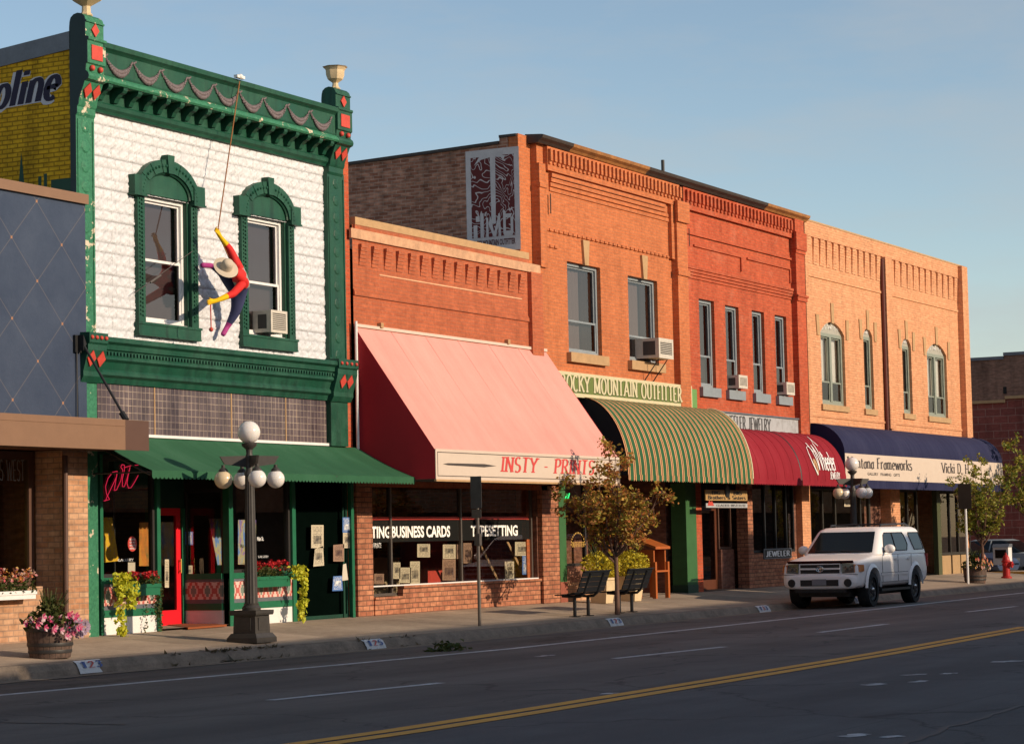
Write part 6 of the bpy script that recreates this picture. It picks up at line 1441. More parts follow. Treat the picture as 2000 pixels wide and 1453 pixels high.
pane_thing('notice', 'white notice with a red edge in the tan building window beside the lamp post', 'notice', [(1649,989),(1664,989),(1664,976),(1649,976)], .13, M['notice'])
# ================================================================== G: far block beyond the cross street
GX = 95.0
Gb = thing('block_building', 'two-tone brown and maroon block building beyond the cross street', 'building', (100, 8, 0))
def GP(px, py): return FX(px, py, GX)
yst, zst = GP(1960, 697); yb_, zb_ = GP(1886, 703)
zl = GP(1966, 786)[1]; zl2 = GP(1968, 779)[1]; z2 = GP(1962,690)[1]
for nm, mt, dx, za, zb3, y0_, y1_ in (('maroon_wall','far_brick',.05,-.5,zl,yst,18),('maroon_wall','far_brick',.05,-.5,zl2,-3,yst-.001),('brown_wall','far_brown',0,zl+.12,zst-.1,yst,18),('brown_wall','far_brown',0,zl2+.12,z2-.1,-3,yst-.001)):
    part(nm, MB().box(GX+dx, 118, y0_, y1_, za, zb3), M[mt], Gb)
for za, y0_, y1_ in ((zl, yst, 18), (zl2, -3, yst-.001)): part('ledge', MB().box(GX-.05, 118, y0_, y1_, za+.001, za+.119), M['stone'], Gb)
for za, y0_, y1_ in ((zst-.1, yst, 18), (z2-.1, -3, yst-.001)): part('coping', MB().box(GX-.06, 118, y0_, y1_, za+.001, za+.13), M['coping'], Gb)
for px, py in ((1892,776),(1963,769)):
    y_, z_ = GP(px, py); part('vent_slot', MB().box(GX-.02, GX+.01, y_-.07, y_+.07, z_, z_+.28), M['dark'], Gb)
# ================================================================== street furniture
def m_leaf(name, cols, tr=.25):
    t = NT(name); g = t.n('ShaderNodeNewGeometry'); n = len(cols)
    c = t.ramp(g.outputs['Random Per Island'], [(i/(n-1), cc) for i, cc in enumerate(cols)])
    b = t.n('ShaderNodeBsdfPrincipled'); t.l(c, b.inputs['Base Color']); b.inputs['Roughness'].default_value = .55; b.inputs['Specular IOR Level'].default_value = .3
    tl = t.n('ShaderNodeBsdfTranslucent'); t.l(c, tl.inputs[0]); mx = t.n('ShaderNodeMixShader'); mx.inputs[0].default_value = tr
    t.l(b.outputs[0], mx.inputs[1]); t.l(tl.outputs[0], mx.inputs[2]); t.l(mx.outputs[0], t.out.inputs[0]); return t.m
M['leaf_autumn'] = m_leaf('autumn_leaves', [(.20,.22,.03),(.38,.28,.04),(.46,.22,.05),(.50,.17,.045),(.30,.13,.04),(.30,.28,.04),(.60,.34,.07)])
M['leaf_green'] = m_leaf('turning_green_leaves', [(.10,.16,.02),(.22,.26,.035),(.36,.30,.04),(.18,.20,.025),(.42,.30,.05)])
M['leaf_lime'] = m_leaf('lime_leaves', [(.50,.52,.03),(.68,.64,.04),(.36,.42,.03),(.78,.70,.07)])
M['leaf_yellow'] = m_leaf('yellow_green_leaves', [(.55,.46,.03),(.75,.60,.05),(.34,.32,.03),(.65,.52,.03)])
M['leaf_dark'] = m_leaf('dark_foliage', [(.03,.05,.012),(.06,.085,.018),(.10,.10,.02),(.04,.06,.015)])
M['fl_red'] = m_leaf('red_petals', [(.5,.012,.02),(.62,.03,.03),(.42,.01,.03)]); M['fl_pink'] = m_leaf('pink_and_white_petals', [(.62,.05,.2),(.7,.12,.28),(.72,.6,.6),(.55,.03,.14),(.65,.1,.2)]); M['fl_mix'] = m_leaf('mixed_petals', [(.6,.1,.05),(.65,.4,.05),(.7,.55,.5),(.6,.06,.1),(.6,.35,.1)]); M['fl_lilac'] = m_leaf('lilac_petals', [(.35,.25,.36),(.5,.4,.48),(.28,.2,.3)])
M['bark'] = paint('grey_brown_bark', rgb(112,84,70), .9, .4, 12, bump=.5)
def leaf(mb, c, s, rr, up=.0, droop=0.):
    d = Vector((rr.gauss(0,1), rr.gauss(0,1), rr.gauss(0,.7)-droop)).normalized(); n = Vector((rr.gauss(0,1), rr.gauss(0,1), rr.gauss(0,1)+up))
    w = d.cross(n).normalized()*s*.34; d *= s; c = Vector(c); n = w.cross(d).normalized()*s*.12
    mb.poly([c-d*.5, c+w+n, c+d*.5, c-w+n])
def clump(mb, c, r, n, s, rr, flat=1., shell=.35, droop=0.):
    for i in range(n):
        v = Vector((rr.gauss(0,1), rr.gauss(0,1), rr.gauss(0,1))).normalized()*(shell+(1-shell)*rr.random())**.7
        leaf(mb, (c[0]+v.x*r[0], c[1]+v.y*r[1], c[2]+v.z*r[2]), s*rr.uniform(.7,1.3), rr, .5, droop)
def tree(name, label, base, H, R, trunk, seed, mat, n=16, leaves=46, lsz=.1, group=None):
    rr = random.Random(seed); t = thing(name, label, 'tree', base, group)
    bx, by, bz = base; tr = MB(); cr = MB()
    tr.tube([(bx,by,bz-.05),(bx+.01,by,bz+trunk*.5),(bx-.015,by,bz+trunk)], [.062,.048,.046], 8)
    tips = []
    for i in range(n):
        a = 2*PI*i/n*2.4+rr.uniform(-.3,.3); f = rr.random(); el = .55+.85*f; ln = (H-trunk)*rr.uniform(.5,1.06)*(.55+.45*math.sin(el))
        rx = R*math.cos(el)*rr.uniform(.85,1.2)*1.25; p0 = Vector((bx-.015, by, bz+trunk-rr.uniform(0,.25)*(i > 2)+0.02)); pts = [p0]
        for k in range(1, 6):
            s = k/5; pts.append(p0+Vector((math.cos(a)*rx*s**.8+rr.gauss(0,.03), math.sin(a)*rx*s**.8+rr.gauss(0,.03), ln*s**1.15*(.3+.7*math.sin(el)))))
        tr.tube(pts, [.028*(1-.17*k) for k in range(6)], 5)
        for k in range(2, 6):
            for j in range(2):
                d = Vector((rr.gauss(0,1), rr.gauss(0,1), rr.gauss(.3,.7))).normalized()*rr.uniform(.18,.42)
                q = pts[k]+d; tr.tube([pts[k], pts[k]+d*.5+Vector((0,0,.03)), q], [.009,.006,.003], 4); tips += [pts[k].lerp(q, .6), q]
    part('trunk', tr, M['bark'], t, smooth=60)
    for q in tips:
        rc = rr.uniform(.08,.22)
        clump(cr, q, (rc,rc,rc*.9), int(leaves*rc*rr.uniform(.5,1.4)/.17), lsz, rr, shell=.1)
    part('crown', cr, mat, t, fix=False); return t
x, y = FG(1206,1200); tree('street_tree', 'small autumn tree with bronze leaves beside the two black benches', (x,y,SL*y), 3.45, 1.0, 1.25, 23, M['leaf_autumn'], 19, 19, .085)
x, y = FG(1921,1139); tree('street_tree', 'slender yellow-green tree by the sign post at the far corner', (x,y,SL*y), 4.0, .70, 1.3, 5, M['leaf_green'], 16, 17, .10)
tree('street_tree', 'yellow-green tree cut off by the right edge of the photo', (F(2030,1125,-2.2)[0],-2.2,-.15), 5.4, 1.5, 1.5, 8, M['leaf_green'], 16, 16, .12)
# globe street lamp
def lamp_post():
    t = thing('street_lamp', 'black five-globe street lamp in front of the green gallery awning', 'street lamp', (0,0,0), 'black five-globe street lamps along the kerb')
    def sq(q, r0, r1, z0, z1): q.hexa([(-r0,-r0,z0),(r0,-r0,z0),(r0,r0,z0),(-r0,r0,z0),(-r1,-r1,z1),(r1,-r1,z1),(r1,r1,z1),(-r1,r1,z1)])
    q = MB()
    for a in ((.29,.29,0,.08),(.285,.24,.081,.15),(.215,.205,.151,.44),(.25,.26,.441,.47),(.26,.26,.471,.52)): sq(q, a[0], a[1], a[2], a[3])
    for s in (-1, 1): q.box(s*.218-.006, s*.218+.006, -.13, .13, .2, .4); q.box(-.13, .13, s*.218-.006, s*.218+.006, .2, .4)
    part('base', q, M['lampiron'], t)
    part('pole', MB().lathe([(.15,.521),(.155,.56),(.12,.6),(.125,.63)], n=24).lathe([(.108,.631),(.075,2.70)], n=28, flute=.10).lathe([(.09,2.701),(.085,2.74),(.06,2.78),(.06,2.95),(.07,3.0),(.05,3.05),(.055,3.12),(.12,3.18),(.125,3.22),(.09,3.225)], n=20), M['lampiron'], t, smooth=40)
    ph = math.radians(-40); z = 2.93
    part('globe', MB().ball((0,0,3.40), .185, 24, 14), M['globe'], t, smooth=80)
    for k in range(4):
        a = ph+k*PI/2; c, s = math.cos(a), math.sin(a); R_ = .44
        fr = lambda u, v, w: (u*c-w*s, u*s+w*c, v)
        ar = part('arm', MB().prism([(.05,z-.10),(.26,z-.07),(R_-.02,z-.05),(R_+.04,z+.05),(R_+.06,z+.08),(.05,z+.09)], (-.02,.02), fr), M['lampiron'], t)
        part('globe_cap', MB().lathe([(.03,z-.06),(.03,z-.10),(.075,z-.14),(.08,z-.17),(.001,z-.172)][::-1], (R_*c,R_*s,0), 16), M['lampiron'], ar, smooth=40)
        part('globe', MB().ball((R_*c,R_*s,z-.295), .148, 22, 12), M['globe2'] if k == 2 else M['globe'], t, smooth=80)
    return t
def m_globe(nm, c):
    t = NT(nm); b = t.n('ShaderNodeBsdfPrincipled'); b.inputs['Base Color'].default_value = c; b.inputs['Roughness'].default_value = .18; b.inputs['Subsurface Weight'].default_value = .35; b.inputs['Subsurface Radius'].default_value = (.1,.08,.06)
    t.l(b.outputs[0], t.out.inputs[0]); return t.m
M['globe'] = m_globe('milk_glass', (.80,.75,.70,1)); M['globe2'] = m_globe('yellowed_milk_glass', (.70,.56,.36,1))
lp = lamp_post(); x, y = FG(492,1254); lp.location = (x, y, SL*y)
x2_, z2_ = F(1672,1160,-2.6); dup(lp, (x2_, -2.6, SL*-2.6), 0, 'black five-globe street lamp behind the parked white car')
# sign posts
M['signback'] = paint('dull_sign_back', (.10,.095,.09,1), .45, .3, 5, .4)
x, y = FG(937,1222); zb = SL*y
t = thing('sign_post', 'steel sign post with narrow edge-on sign plates before the print shop', 'sign post', (x,y,zb))
H = F(928,930,y)[1]-zb
part('post', MB().tube([(x,y,zb),(x,y,zb+H)], .032, 10), M['alu'], t)
part('sign_plate', MB().box(x-.045, x-.035, y-.115, y+.115, zb+H-.60, zb+H+.0), M['signback'], t); part('sign_plate', MB().box(x-.044, x-.035, y-.10, y+.10, zb+H-.78, zb+H-.62), M['alu'], t); part('clamp', MB().box(x-.05, x+.04, y-.06, y+.05, zb+1.50, zb+1.72), M['alu'], t)
x, y = FG(1891,1140); zb = SL*y; H = F(1887,945,y)[1]-zb
t = thing('sign_post', 'thin pale sign post in front of the slender tree at the corner', 'sign post', (x,y,zb))
part('post', MB().tube([(x,y,zb),(x,y,zb+H)], .035, 8), M['white'], t); part('sign_plate', MB().box(x-.05, x-.035, y-.2, y+.2, zb+H-.75, zb+H), M['bronze'], t)
# hydrant
x, y = FG(1966,1129); zb = SL*y; t = thing('fire_hydrant', 'red fire hydrant on the corner pavement', 'fire hydrant', (x,y,zb)); M['hyd'] = paint('hydrant_red', rgb(176,36,34), .45, .25, 8)
part('barrel', MB().lathe([(.17,0),(.17,.05),(.12,.07),(.115,.5),(.15,.52),(.15,.56),(.12,.58),(.11,.66),(.06,.74),(.03,.76),(.03,.82),(.001,.82)], (x,y,zb), 18), M['hyd'], t, smooth=40)
for dx, dy, r in ((1,0,.06),(-1,0,.06),(0,-1,.085)):
    q = MB().lathe([(r,.08),(r,.17),(r*1.25,.172),(r*1.25,.21),(.03,.215),(.03,.25),(.001,.25)], (0,0,0), 12, ax=0 if dx else 1); sg = dx or dy
    q.v = [(x+(a*sg if dx else a), y+(b*sg if dy else b), zb+.44+c) for a, b, c in q.v]; part('nozzle_cap', q, M['hyd'], t, smooth=40)
# barrel planters
def barrel(nm_label, x, y, s, seed, flowers, grp='half-barrel planters on the sidewalk'):
    rr = random.Random(seed); zb = SL*y; t = thing('barrel_planter', nm_label, 'planter', (x,y,zb), grp)
    q = MB(); n = 20
    q.lathe([(r*s, zz*s) for r, zz in ((.29,0),(.315,.15),(.335,.3),(.345,.44),(.315,.44),(.30,.38),(.001,.37))], (x,y,zb), 26)
    part('tub', q, M['barrelwood'], t, smooth=40)
    for z0, r0 in ((.07,.304),(.17,.321),(.38,.345)): part('hoop', MB().lathe([((r0+.006)*s,z0*s),((r0+.012)*s,(z0+.025)*s),((r0+.008)*s,(z0+.05)*s),(r0*s,(z0+.05)*s),(r0*s,z0*s)], (x,y,zb), 26), M['iron'], t, smooth=40)
    f = MB(); clump(f, (x,y,zb+.5*s), (.45*s,.42*s,.20*s), 260, .09*s, rr); clump(f, (x,y,zb+.68*s), (.2*s,.2*s,.22*s), 200, .08*s, rr)
    for i in range(30): a = rr.uniform(0,2*PI); f.tube([(x,y,zb+.5*s),(x+.22*s*math.cos(a)+.1*s,y+.2*s*math.sin(a),zb+(.8+.2*rr.random())*s)], .006*s, 3)
    part('foliage', f, M['leaf_dark'], t, fix=False)
    for mt, cs in flowers:
        g = MB()
        for (ox, oy, oz, r, k) in cs:
            for i in range(k):
                v = Vector((rr.gauss(0,1), rr.gauss(0,1), rr.gauss(0,1))).normalized()*r*s; c = (x+ox*s+v.x, y+oy*s+v.y, zb+oz*s+v.z*.7)
                for j in range(5):
                    a = 2*PI*j/5; e = .045*s
                    g.poly([c,(c[0]+e*math.cos(a-.5),c[1]-.02*s,c[2]+e*math.sin(a-.5)),(c[0]+1.25*e*math.cos(a),c[1]-.03*s,c[2]+1.25*e*math.sin(a)),(c[0]+e*math.cos(a+.5),c[1]-.02*s,c[2]+e*math.sin(a+.5))])
        part('flowers', g, M[mt], t, fix=False)
def m_barrel():
    t = NT('dark_barrel_staves'); p = t.n('ShaderNodeSeparateXYZ'); t.l(t.pos(), p.inputs[0])
    a = t.math('ARCTAN2', p.outputs[1], p.outputs[0]); f = t.math('FRACT', t.math('MULTIPLY', a, 3.6)); e = t.math('LESS_THAN', f, .07)
    n = t.noise(t.pos(), 14, 5); c = t.ramp(n, [(.3, (.06,.038,.028)), (.7, (.15,.095,.07))])
    return t.bsdf(t.mix(e, c, (.015,.01,.008,1)), .8, 0, n, .4, .01)
M['barrelwood'] = m_barrel()
x, y = FG(98,1284); barrel('half-barrel planter full of pink and white petunias at the left', x, y, 1.0, 3, [('fl_pink', [(-.3,-.2,.5,.16,12),(.05,-.3,.48,.18,14),(.34,-.1,.52,.13,8),(-.1,-.35,.36,.1,5),(-.38,0,.5,.12,6)]), ('fl_lilac', [(.28,-.25,.42,.16,34)])])
x, y = FG(1905,1138); barrel('half-barrel planter of red and white flowers at the far corner', x, y, 1.05, 9, [('fl_mix', [(-.3,-.2,.55,.2,16),(.3,-.2,.5,.22,24),(0,-.1,.7,.2,12)])])
# window flower boxes
def flower_box(label, x0, x1, y0, y1, z0, z1, boxmat, fl, vine=None, seed=1, leafm='leaf_dark', hgt=.2):
    rr = random.Random(seed); t = thing('flower_box', label, 'flower box', ((x0+x1)/2, y1, z0))
    part('box', MB().box(x0, x1, y0, y1, z0, z1).box(x0-.015, x1+.015, y0-.015, y0-.001, z1-.05, z1+.01), M[boxmat], t)
    f = MB(); n = max(3, int((x1-x0)/.14))
    for i in range(n): clump(f, (x0+(x1-x0)*(i+.5)/n, (y0+y1)/2-.03, z1+.06), (.13,.13,hgt*.55), 70, .065, rr)
    part('foliage', f, M[leafm], t, fix=False)
    g = MB()
    for i in range(n*5):
        c = (rr.uniform(x0,x1), (y0+y1)/2-rr.uniform(-.02,.12), z1+hgt*rr.uniform(.45,1.0))
        clump(g, c, (.045,.045,.035), 9, .05, rr)
    part('flowers', g, M[fl], t, fix=False)
    if vine:
        v = MB(); v.cur = 0
        for (vx, vz0, vz1, w, k) in vine:
            for i in range(k):
                s = rr.random(); zz = vz0+(vz1-vz0)*s; ww = w*(1-.45*s); leaf(v, (vx+rr.gauss(0,ww*.45), y0-.04-rr.uniform(0,.13), zz), rr.uniform(.06,.11), rr, 0, 1.2)
        part('vine', v, M['leaf_lime'], t, fix=False)
a, b = F(245,1150,-.25)[0], F(311,1150,-.25)[0]
flower_box('green flower box of red geraniums with a lime vine trailing at its left', a, b, -.27, -.03, .62, .80, 'bgreen', 'fl_red', [(F(222,1130,-.2)[0], 1.0, .72, .26, 200), (F(240,1190,-.2)[0], .85, .42, .20, 130), (F(218,1190,-.2)[0], .75, .0, .13, 120), (F(224,1220,-.2)[0], .3, -.05, .09, 50)], 4)
a, b = F(500,1140,-.25)[0], F(566,1140,-.25)[0]
flower_box('green flower box of red flowers with a lime vine trailing at its right', a, b, -.27, -.03, .66, .84, 'bgreen', 'fl_red', [(F(566,1120,-.2)[0], 1.02, .78, .22, 150), (F(577,1160,-.2)[0], .95, .30, .13, 150), (F(573,1190,-.2)[0], .4, .02, .11, 90)], 6, hgt=.3)
flower_box('white-trayed flower box of mixed blossoms on the brick ledge at the left edge', F(-60,1150,-.3)[0], F(60,1150,-.3)[0], -.4, -.16, .66, .78, 'white', 'fl_mix', None, 8, 'leaf_dark', .34)
q = MB(); rr = random.Random(2)
for xx, z0, z1, k in ((F(311,1170,-.06)[0], .92, -.02, 190), (F(284,1200,-.06)[0], .6, .0, 40), (F(302,1180,-.06)[0], .62, .2, 40)):
    for i in range(k): leaf(q, (xx+rr.gauss(0,.035), -.05-rr.uniform(0,.05), rr.uniform(z1,z0)), .05, rr, 0, .8)
single('climbing_vine', q, M['leaf_dark'], 'dark ivy climbing the post beside the red door', 'vine', kind=None, fix=False)
# benches
def bench():
    t = thing('bench', 'black metal bench left of the small autumn tree', 'bench', (0,0,0), 'black benches facing the shop fronts')
    L_ = .62
    q = MB()
    for k in range(5): q.box(-L_, L_, .02+.095*k, .10+.095*k, .455-.008*k+.006*abs(k-2), .48-.008*k+.006*abs(k-2))
    part('seat', q, M['benchblack'], t)
    q = MB()
    for k in range(4):
        z = .50+.103*k; y = -.03-.04*k
        q.hexa([(-L_,y-.012,z),(L_,y-.012,z),(L_,y+.012,z),(-L_,y+.012,z),(-L_,y-.045,z+.098),(L_,y-.045,z+.098),(L_,y-.021,z+.098),(-L_,y-.021,z+.098)])
    q.box(-L_, L_, -.225, -.17, .905, .93)
    part('backrest', q, M['benchblack'], t)
    for s in (-.31, .31):
        part('support', MB().tube([(s,.46,.42),(s,.2,.40),(s,.05,.41),(s,-.03,.47),(s,-.08,.6),(s,-.2,.88)], .028, 8), M['benchblack'], t, smooth=60)
        part('leg', MB().tube([(s,.18,.0),(s,.18,.41)], .036, 10).box(s-.09, s+.09, .09, .27, 0, .015), M['benchblack'], t)
    return t
M['benchblack'] = plain('black_enamel', (.014,.015,.017,1), .38)
bn = bench(); x, y = FG(1137,1203); bn.location = (x-.02, y-.18, SL*y); x, y = FG(1223,1195.5); dup(bn, (x-.02, y-.18, SL*y), 0, 'black metal bench right of the small autumn tree')
# white planters with golden shrubs
def pot(label, x, y, s, seed):
    rr = random.Random(seed); t = thing('shrub_planter', label, 'planter', (x,y,SL*y), 'white planters with golden shrubs'); zb = SL*y
    part('pot', MB().hexa([(x-.18*s,y-.18*s,zb),(x+.18*s,y-.18*s,zb),(x+.18*s,y+.18*s,zb),(x-.18*s,y+.18*s,zb),(x-.25*s,y-.25*s,zb+.52*s),(x+.25*s,y-.25*s,zb+.52*s),(x+.25*s,y+.25*s,zb+.52*s),(x-.25*s,y+.25*s,zb+.52*s)]).box(x-.28*s, x+.28*s, y-.28*s, y+.28*s, zb+.521*s, zb+.57*s), M['cream'], t)
    f = MB(); clump(f, (x,y,zb+.84*s), (.52*s,.46*s,.34*s), 900, .075, rr, shell=.5); clump(f, (x+.3*s,y,zb+.72*s), (.3*s,.3*s,.3*s), 260, .075, rr); part('shrub', f, M['leaf_yellow'], t, fix=False)
    g = MB()
    for i in range(16):
        a = rr.uniform(0,PI*2); g.tube([(x,y,zb+.8*s),(x+.4*math.cos(a)*s,y+.3*math.sin(a)*s,zb+(1.25+.2*rr.random())*s)], .006, 3)
    part('grass_blades', g, M['leaf_dark'], t, fix=False)
x, y = F(1176,1177,-.75)[0], -.75; pot('white planter with a golden-green shrub behind the left bench', x, y, 1.0, 1)
x, y = F(1232,1170,-.75)[0], -.75; pot('white planter with a golden-green shrub behind the right bench', x, y, 1.0, 2)
# wooden brochure stand
x, y = F(1277,1166,-.55)[0], -.55; zb = SL*y; M['wood'] = paint('orange_stained_wood', rgb(176,92,36), .55, .3, 6, streak=True)
t = thing('brochure_stand', 'orange wooden stand with a sloped top and an open shelf by the outfitter entry', 'stand', (x,y,zb))
for dx in (-.36, .36):
    for dy in (-.2, .2): part('leg', MB().box(x+dx-.045, x+dx+.045, y+dy-.045, y+dy+.045, zb, zb+(1.14 if dy > 0 else .86)), M['wood'], t)
part('shelf', MB().box(x-.40, x+.40, y-.25, y+.25, zb+.62, zb+.66), M['wood'], t)
part('side_frame', MB().box(x-.35, x-.29, y-.18, y+.18, zb+.661, zb+1.15), M['wood'], t); part('side_frame', MB().box(x+.29, x+.35, y-.18, y+.18, zb+.661, zb+1.15), M['wood'], t)
part('sloped_top', MB().hexa([(x-.42,y-.27,zb+1.16),(x+.42,y-.27,zb+1.16),(x+.42,y+.27,zb+1.36),(x-.42,y+.27,zb+1.36),(x-.42,y-.27,zb+1.22),(x+.42,y-.27,zb+1.22),(x+.42,y+.27,zb+1.42),(x-.42,y+.27,zb+1.42)]), M['wood'], t)
part('back_panel', MB().box(x-.28, x+.28, y+.15, y+.17, zb+.661, zb+1.15), M['dark'], t)
# ---- litter by the kerb
q = MB(); rr = random.Random(12); bxp = FR(868,1271)
for i in range(90): leaf(q, (bxp[0]+rr.gauss(0,.22), bxp[1]+rr.gauss(0,.12), zroad(bxp[1])+abs(rr.gauss(.03,.05))), .11, rr, .3)
q.tube([(bxp[0]-.3,bxp[1],zroad(bxp[1])+.03),(bxp[0]+.2,bxp[1]-.05,zroad(bxp[1])+.05),(bxp[0]+.75,bxp[1]+.03,zroad(bxp[1])+.03)], .01, 5)
single('fallen_branch', q, M['leaf_dark'], 'small leafy branch lying on the white road line', 'branch', fix=False)
q = MB(); rr = random.Random(13)
M['drygrass'] = m_leaf('dry_weeds', [(.06,.05,.025),(.16,.115,.06),(.045,.04,.02),(.22,.16,.085)])
for a, b, k in ((345,372,14),(425,470,70),(478,560,90),(690,712,16),(752,800,24)):
    for i in range(k):
        px = rr.uniform(a,b); x_ = F(px,1270,-3.1)[0]; cy = curb_y(x_); y_ = cy+rr.choice((-.11,.06,.02))+rr.gauss(0,.05); z_ = SL*cy if y_ > cy-.03 else -.36
        d = Vector((rr.gauss(0,.08), rr.gauss(0,.05), abs(rr.gauss(.02,.03)))); w = Vector((rr.gauss(0,.03), .004, rr.gauss(0,.012))); p0 = Vector((x_, y_, z_))
        q.poly([p0-w, p0+w, p0+d])
o = single('kerb_weeds', q, M['drygrass'], 'dry weeds growing along the cracked kerb', 'weeds', kind='stuff', fix=False)

# ================================================================== vehicles
M['carwhite'] = NT('white_car_paint').bsdf((.90,.86,.83,1), .25, 0, spec=.5)
M['carblue'] = NT('blue_car_paint').bsdf((.05,.08,.15,1), .3, .2, spec=.5)
M['carglass'] = NT('dark_car_glass').bsdf((.006,.008,.009,1), .05, 0, spec=.35); M['tyre'] = paint('tyre_rubber', (.016,.016,.017,1), .8, .3, 20); M['rimblack'] = plain('black_wheel', (.045,.045,.048,1), .35, .4); M['chrome'] = plain('chrome', (.6,.6,.6,1), .18, 1.0); M['lampclear'] = NT('clear_lamp').bsdf((.12,.13,.14,1), .1, .4, spec=.9); M['lampamber'] = plain('amber_lamp', (.55,.20,.06,1), .2); M['trimdark'] = plain('dark_trim', (.02,.02,.022,1), .5); M['guard'] = plain('dark_red_bug_guard', (.05,.008,.008,1), .15); M['lampred'] = plain('red_lamp', (.35,.015,.015,1), .2); M['plate'] = plain('grey_plate', (.22,.22,.24,1), .5); M['seam'] = plain('panel_gap', (.06,.058,.055,1), .7)
def rrect(x0, x1, hw, r, z, n=5):
    pts = []
    for cx, cy, a0 in ((x1-r, hw-r, 0), (x0+r, hw-r, 90), (x0+r, -hw+r, 180), (x1-r, -hw+r, 270)):
        for k in range(n+1): a = math.radians(a0+90*k/n); pts.append((cx+r*math.cos(a), cy+r*math.sin(a), z))
    return pts
def car_wheel(t, x, y, R, w, side):
    wq = MB().lathe([(R*.66,-w/2),(R*.93,-w/2),(R*.985,-w*.38),(R,-w*.25),(R,w*.25),(R*.985,w*.38),(R*.93,w/2),(R*.66,w/2),(R*.64,0)], (x,y,R), 30, ax=1, cap=False)
    wh = part('wheel', wq, M['tyre'], t, smooth=35)
    so_ = y+side*w*.40
    rq = MB().lathe([(.001,0),(R*.2,0),(R*.24,.02),(R*.5,.035),(R*.58,.0),(R*.665,-.0),(R*.665,.06),(.001,.06)], (0,0,0), 24, ax=1); rq.v = [(x+a, so_-side*b, R+c) for a, b, c in rq.v]
    for k in range(8): a = 2*PI*k/8; rq.lathe([(.04,.0),(.03,.012),(.001,.012)], (x+R*.42*math.cos(a), so_+side*.0-.0, R+R*.42*math.sin(a)), 8, ax=1)
    part('rim', rq, M['rimblack'], wh, smooth=35); part('hub', MB().ball((x,so_+side*.0,R), .05, 10, 6), M['chrome'], wh, smooth=60)
def suv(label, loc, rotz, scale=1.0):
    t = thing('parked_suv', label, 'car', (0,0,0)); St = []
    #      x    halfw  zb   top
    for x, w, zb, zt in ((.0,.70,.50,.70),(.02,.80,.45,.735),(.06,.88,.43,.75),(.085,.90,.43,.765),(.10,.915,.43,.95),(.14,.925,.43,1.02),(.24,.94,.43,1.06),(.45,.955,.43,1.09),(.95,.965,.43,1.135),(1.42,.97,.43,1.19),(2.2,.97,.43,1.20),(3.2,.97,.43,1.20),(4.2,.968,.43,1.21),(4.85,.955,.45,1.21),(5.05,.93,.50,1.20),(5.12,.86,.55,1.15)):
        r = [(0,zb),(.80*w,zb),(.95*w,zb+.04),(w*.995,zb+.13),(w,.5*(zb+zt)-.02),(w*.985,zb+.72*(zt-zb)),(w*.965,zt-.055),(w*.93,zt-.018),(w*.84,zt),(w*.4,zt+.015),(0,zt+.02)]
        St.append([(x,y,z) for y, z in r]+[(x,-y,z) for y, z in reversed(r[1:-1])])
    me = MB().loft(St).mesh('body', M['carwhite']); fixn(me)
    bo = bpy.data.objects.new('tmp', me); COL.objects.link(bo)
    cq = MB()
    for x in (.95, 4.02):
        for s in (-1, 1): cq.lathe([(.47,-.32),(.47,.32)], (x,s*.96,.42), 32, ax=1)
    cme = cq.mesh('cut', M['trimdark']); fixn(cme); cu = bpy.data.objects.new('cut', cme); COL.objects.link(cu)
    su = bo.modifiers.new('s', 'SUBSURF'); su.levels = 2; su.render_levels = 2
    md = bo.modifiers.new('b', 'BOOLEAN'); md.operation = 'DIFFERENCE'; md.object = cu; md.solver = 'EXACT'
    dg = bpy.context.evaluated_depsgraph_get(); dg.update(); nm = bpy.data.meshes.new_from_object(bo.evaluated_get(dg)); nm.name = 'body'
    bpy.data.objects.remove(bo); bpy.data.objects.remove(cu)
    nm.shade_smooth(); nm.set_sharp_from_angle(angle=math.radians(32))
    o = bpy.data.objects.new('body', nm); COL.objects.link(o); o.parent = t; LOC[o.name] = (0,0,0)
    if not nm.materials: nm.materials.append(M['carwhite'])
    gh = part('cabin', MB().loft([rrect(1.36,5.05,.93,.16,1.17),rrect(1.44,5.03,.918,.16,1.24),rrect(2.0,4.90,.80,.16,1.68),rrect(2.08,4.86,.77,.18,1.735),rrect(2.22,4.76,.69,.2,1.785),rrect(2.5,4.5,.5,.2,1.80)]), M['carwhite'], t, smooth=35)
    part('underbody', MB().box(.3, 4.9, -.62, .62, .26, .44), M['trimdark'], t)
    yy = lambda z: .918-(z-1.24)*(.118/.44)
    def sidewin(nm_, pts):
        for s in (-1, 1):
            part(nm_, MB().poly([(x, s*(yy(z)+.006), z) for x, z in pts]), M['carglass'], t, fix=False)
            e = [(x, s*(yy(z)+.008), z) for x, z in pts]; part('window_trim', MB().tube(e+[e[0]], .011, 5), M['trimdark'], t)
    sidewin('side_window', [(1.86,1.25),(2.72,1.25),(2.72,1.655),(2.22,1.655),(2.10,1.60)])
    sidewin('side_window', [(2.76,1.25),(3.56,1.25),(3.70,1.38),(3.62,1.58),(3.52,1.655),(2.76,1.655)])
    sidewin('quarter_window', [(4.12,1.26),(4.82,1.26),(4.74,1.65),(3.98,1.65),(3.94,1.61)])
    fx = lambda z: 1.44+(z-1.24)*(.56/.44)
    part('windshield', MB().poly([(fx(z)-.010, y, z+.004) for y, z in ((-.80,1.22),(.80,1.22),(.68,1.685),(-.68,1.685))]), M['carglass'], t, fix=False)
    part('wiper', MB().tube([(fx(1.235)-.03,-.6,1.24),(fx(1.26)-.03,.0,1.27)], .01, 5).tube([(fx(1.235)-.03,.0,1.24),(fx(1.26)-.03,.62,1.27)], .01, 5), M['trimdark'], t)
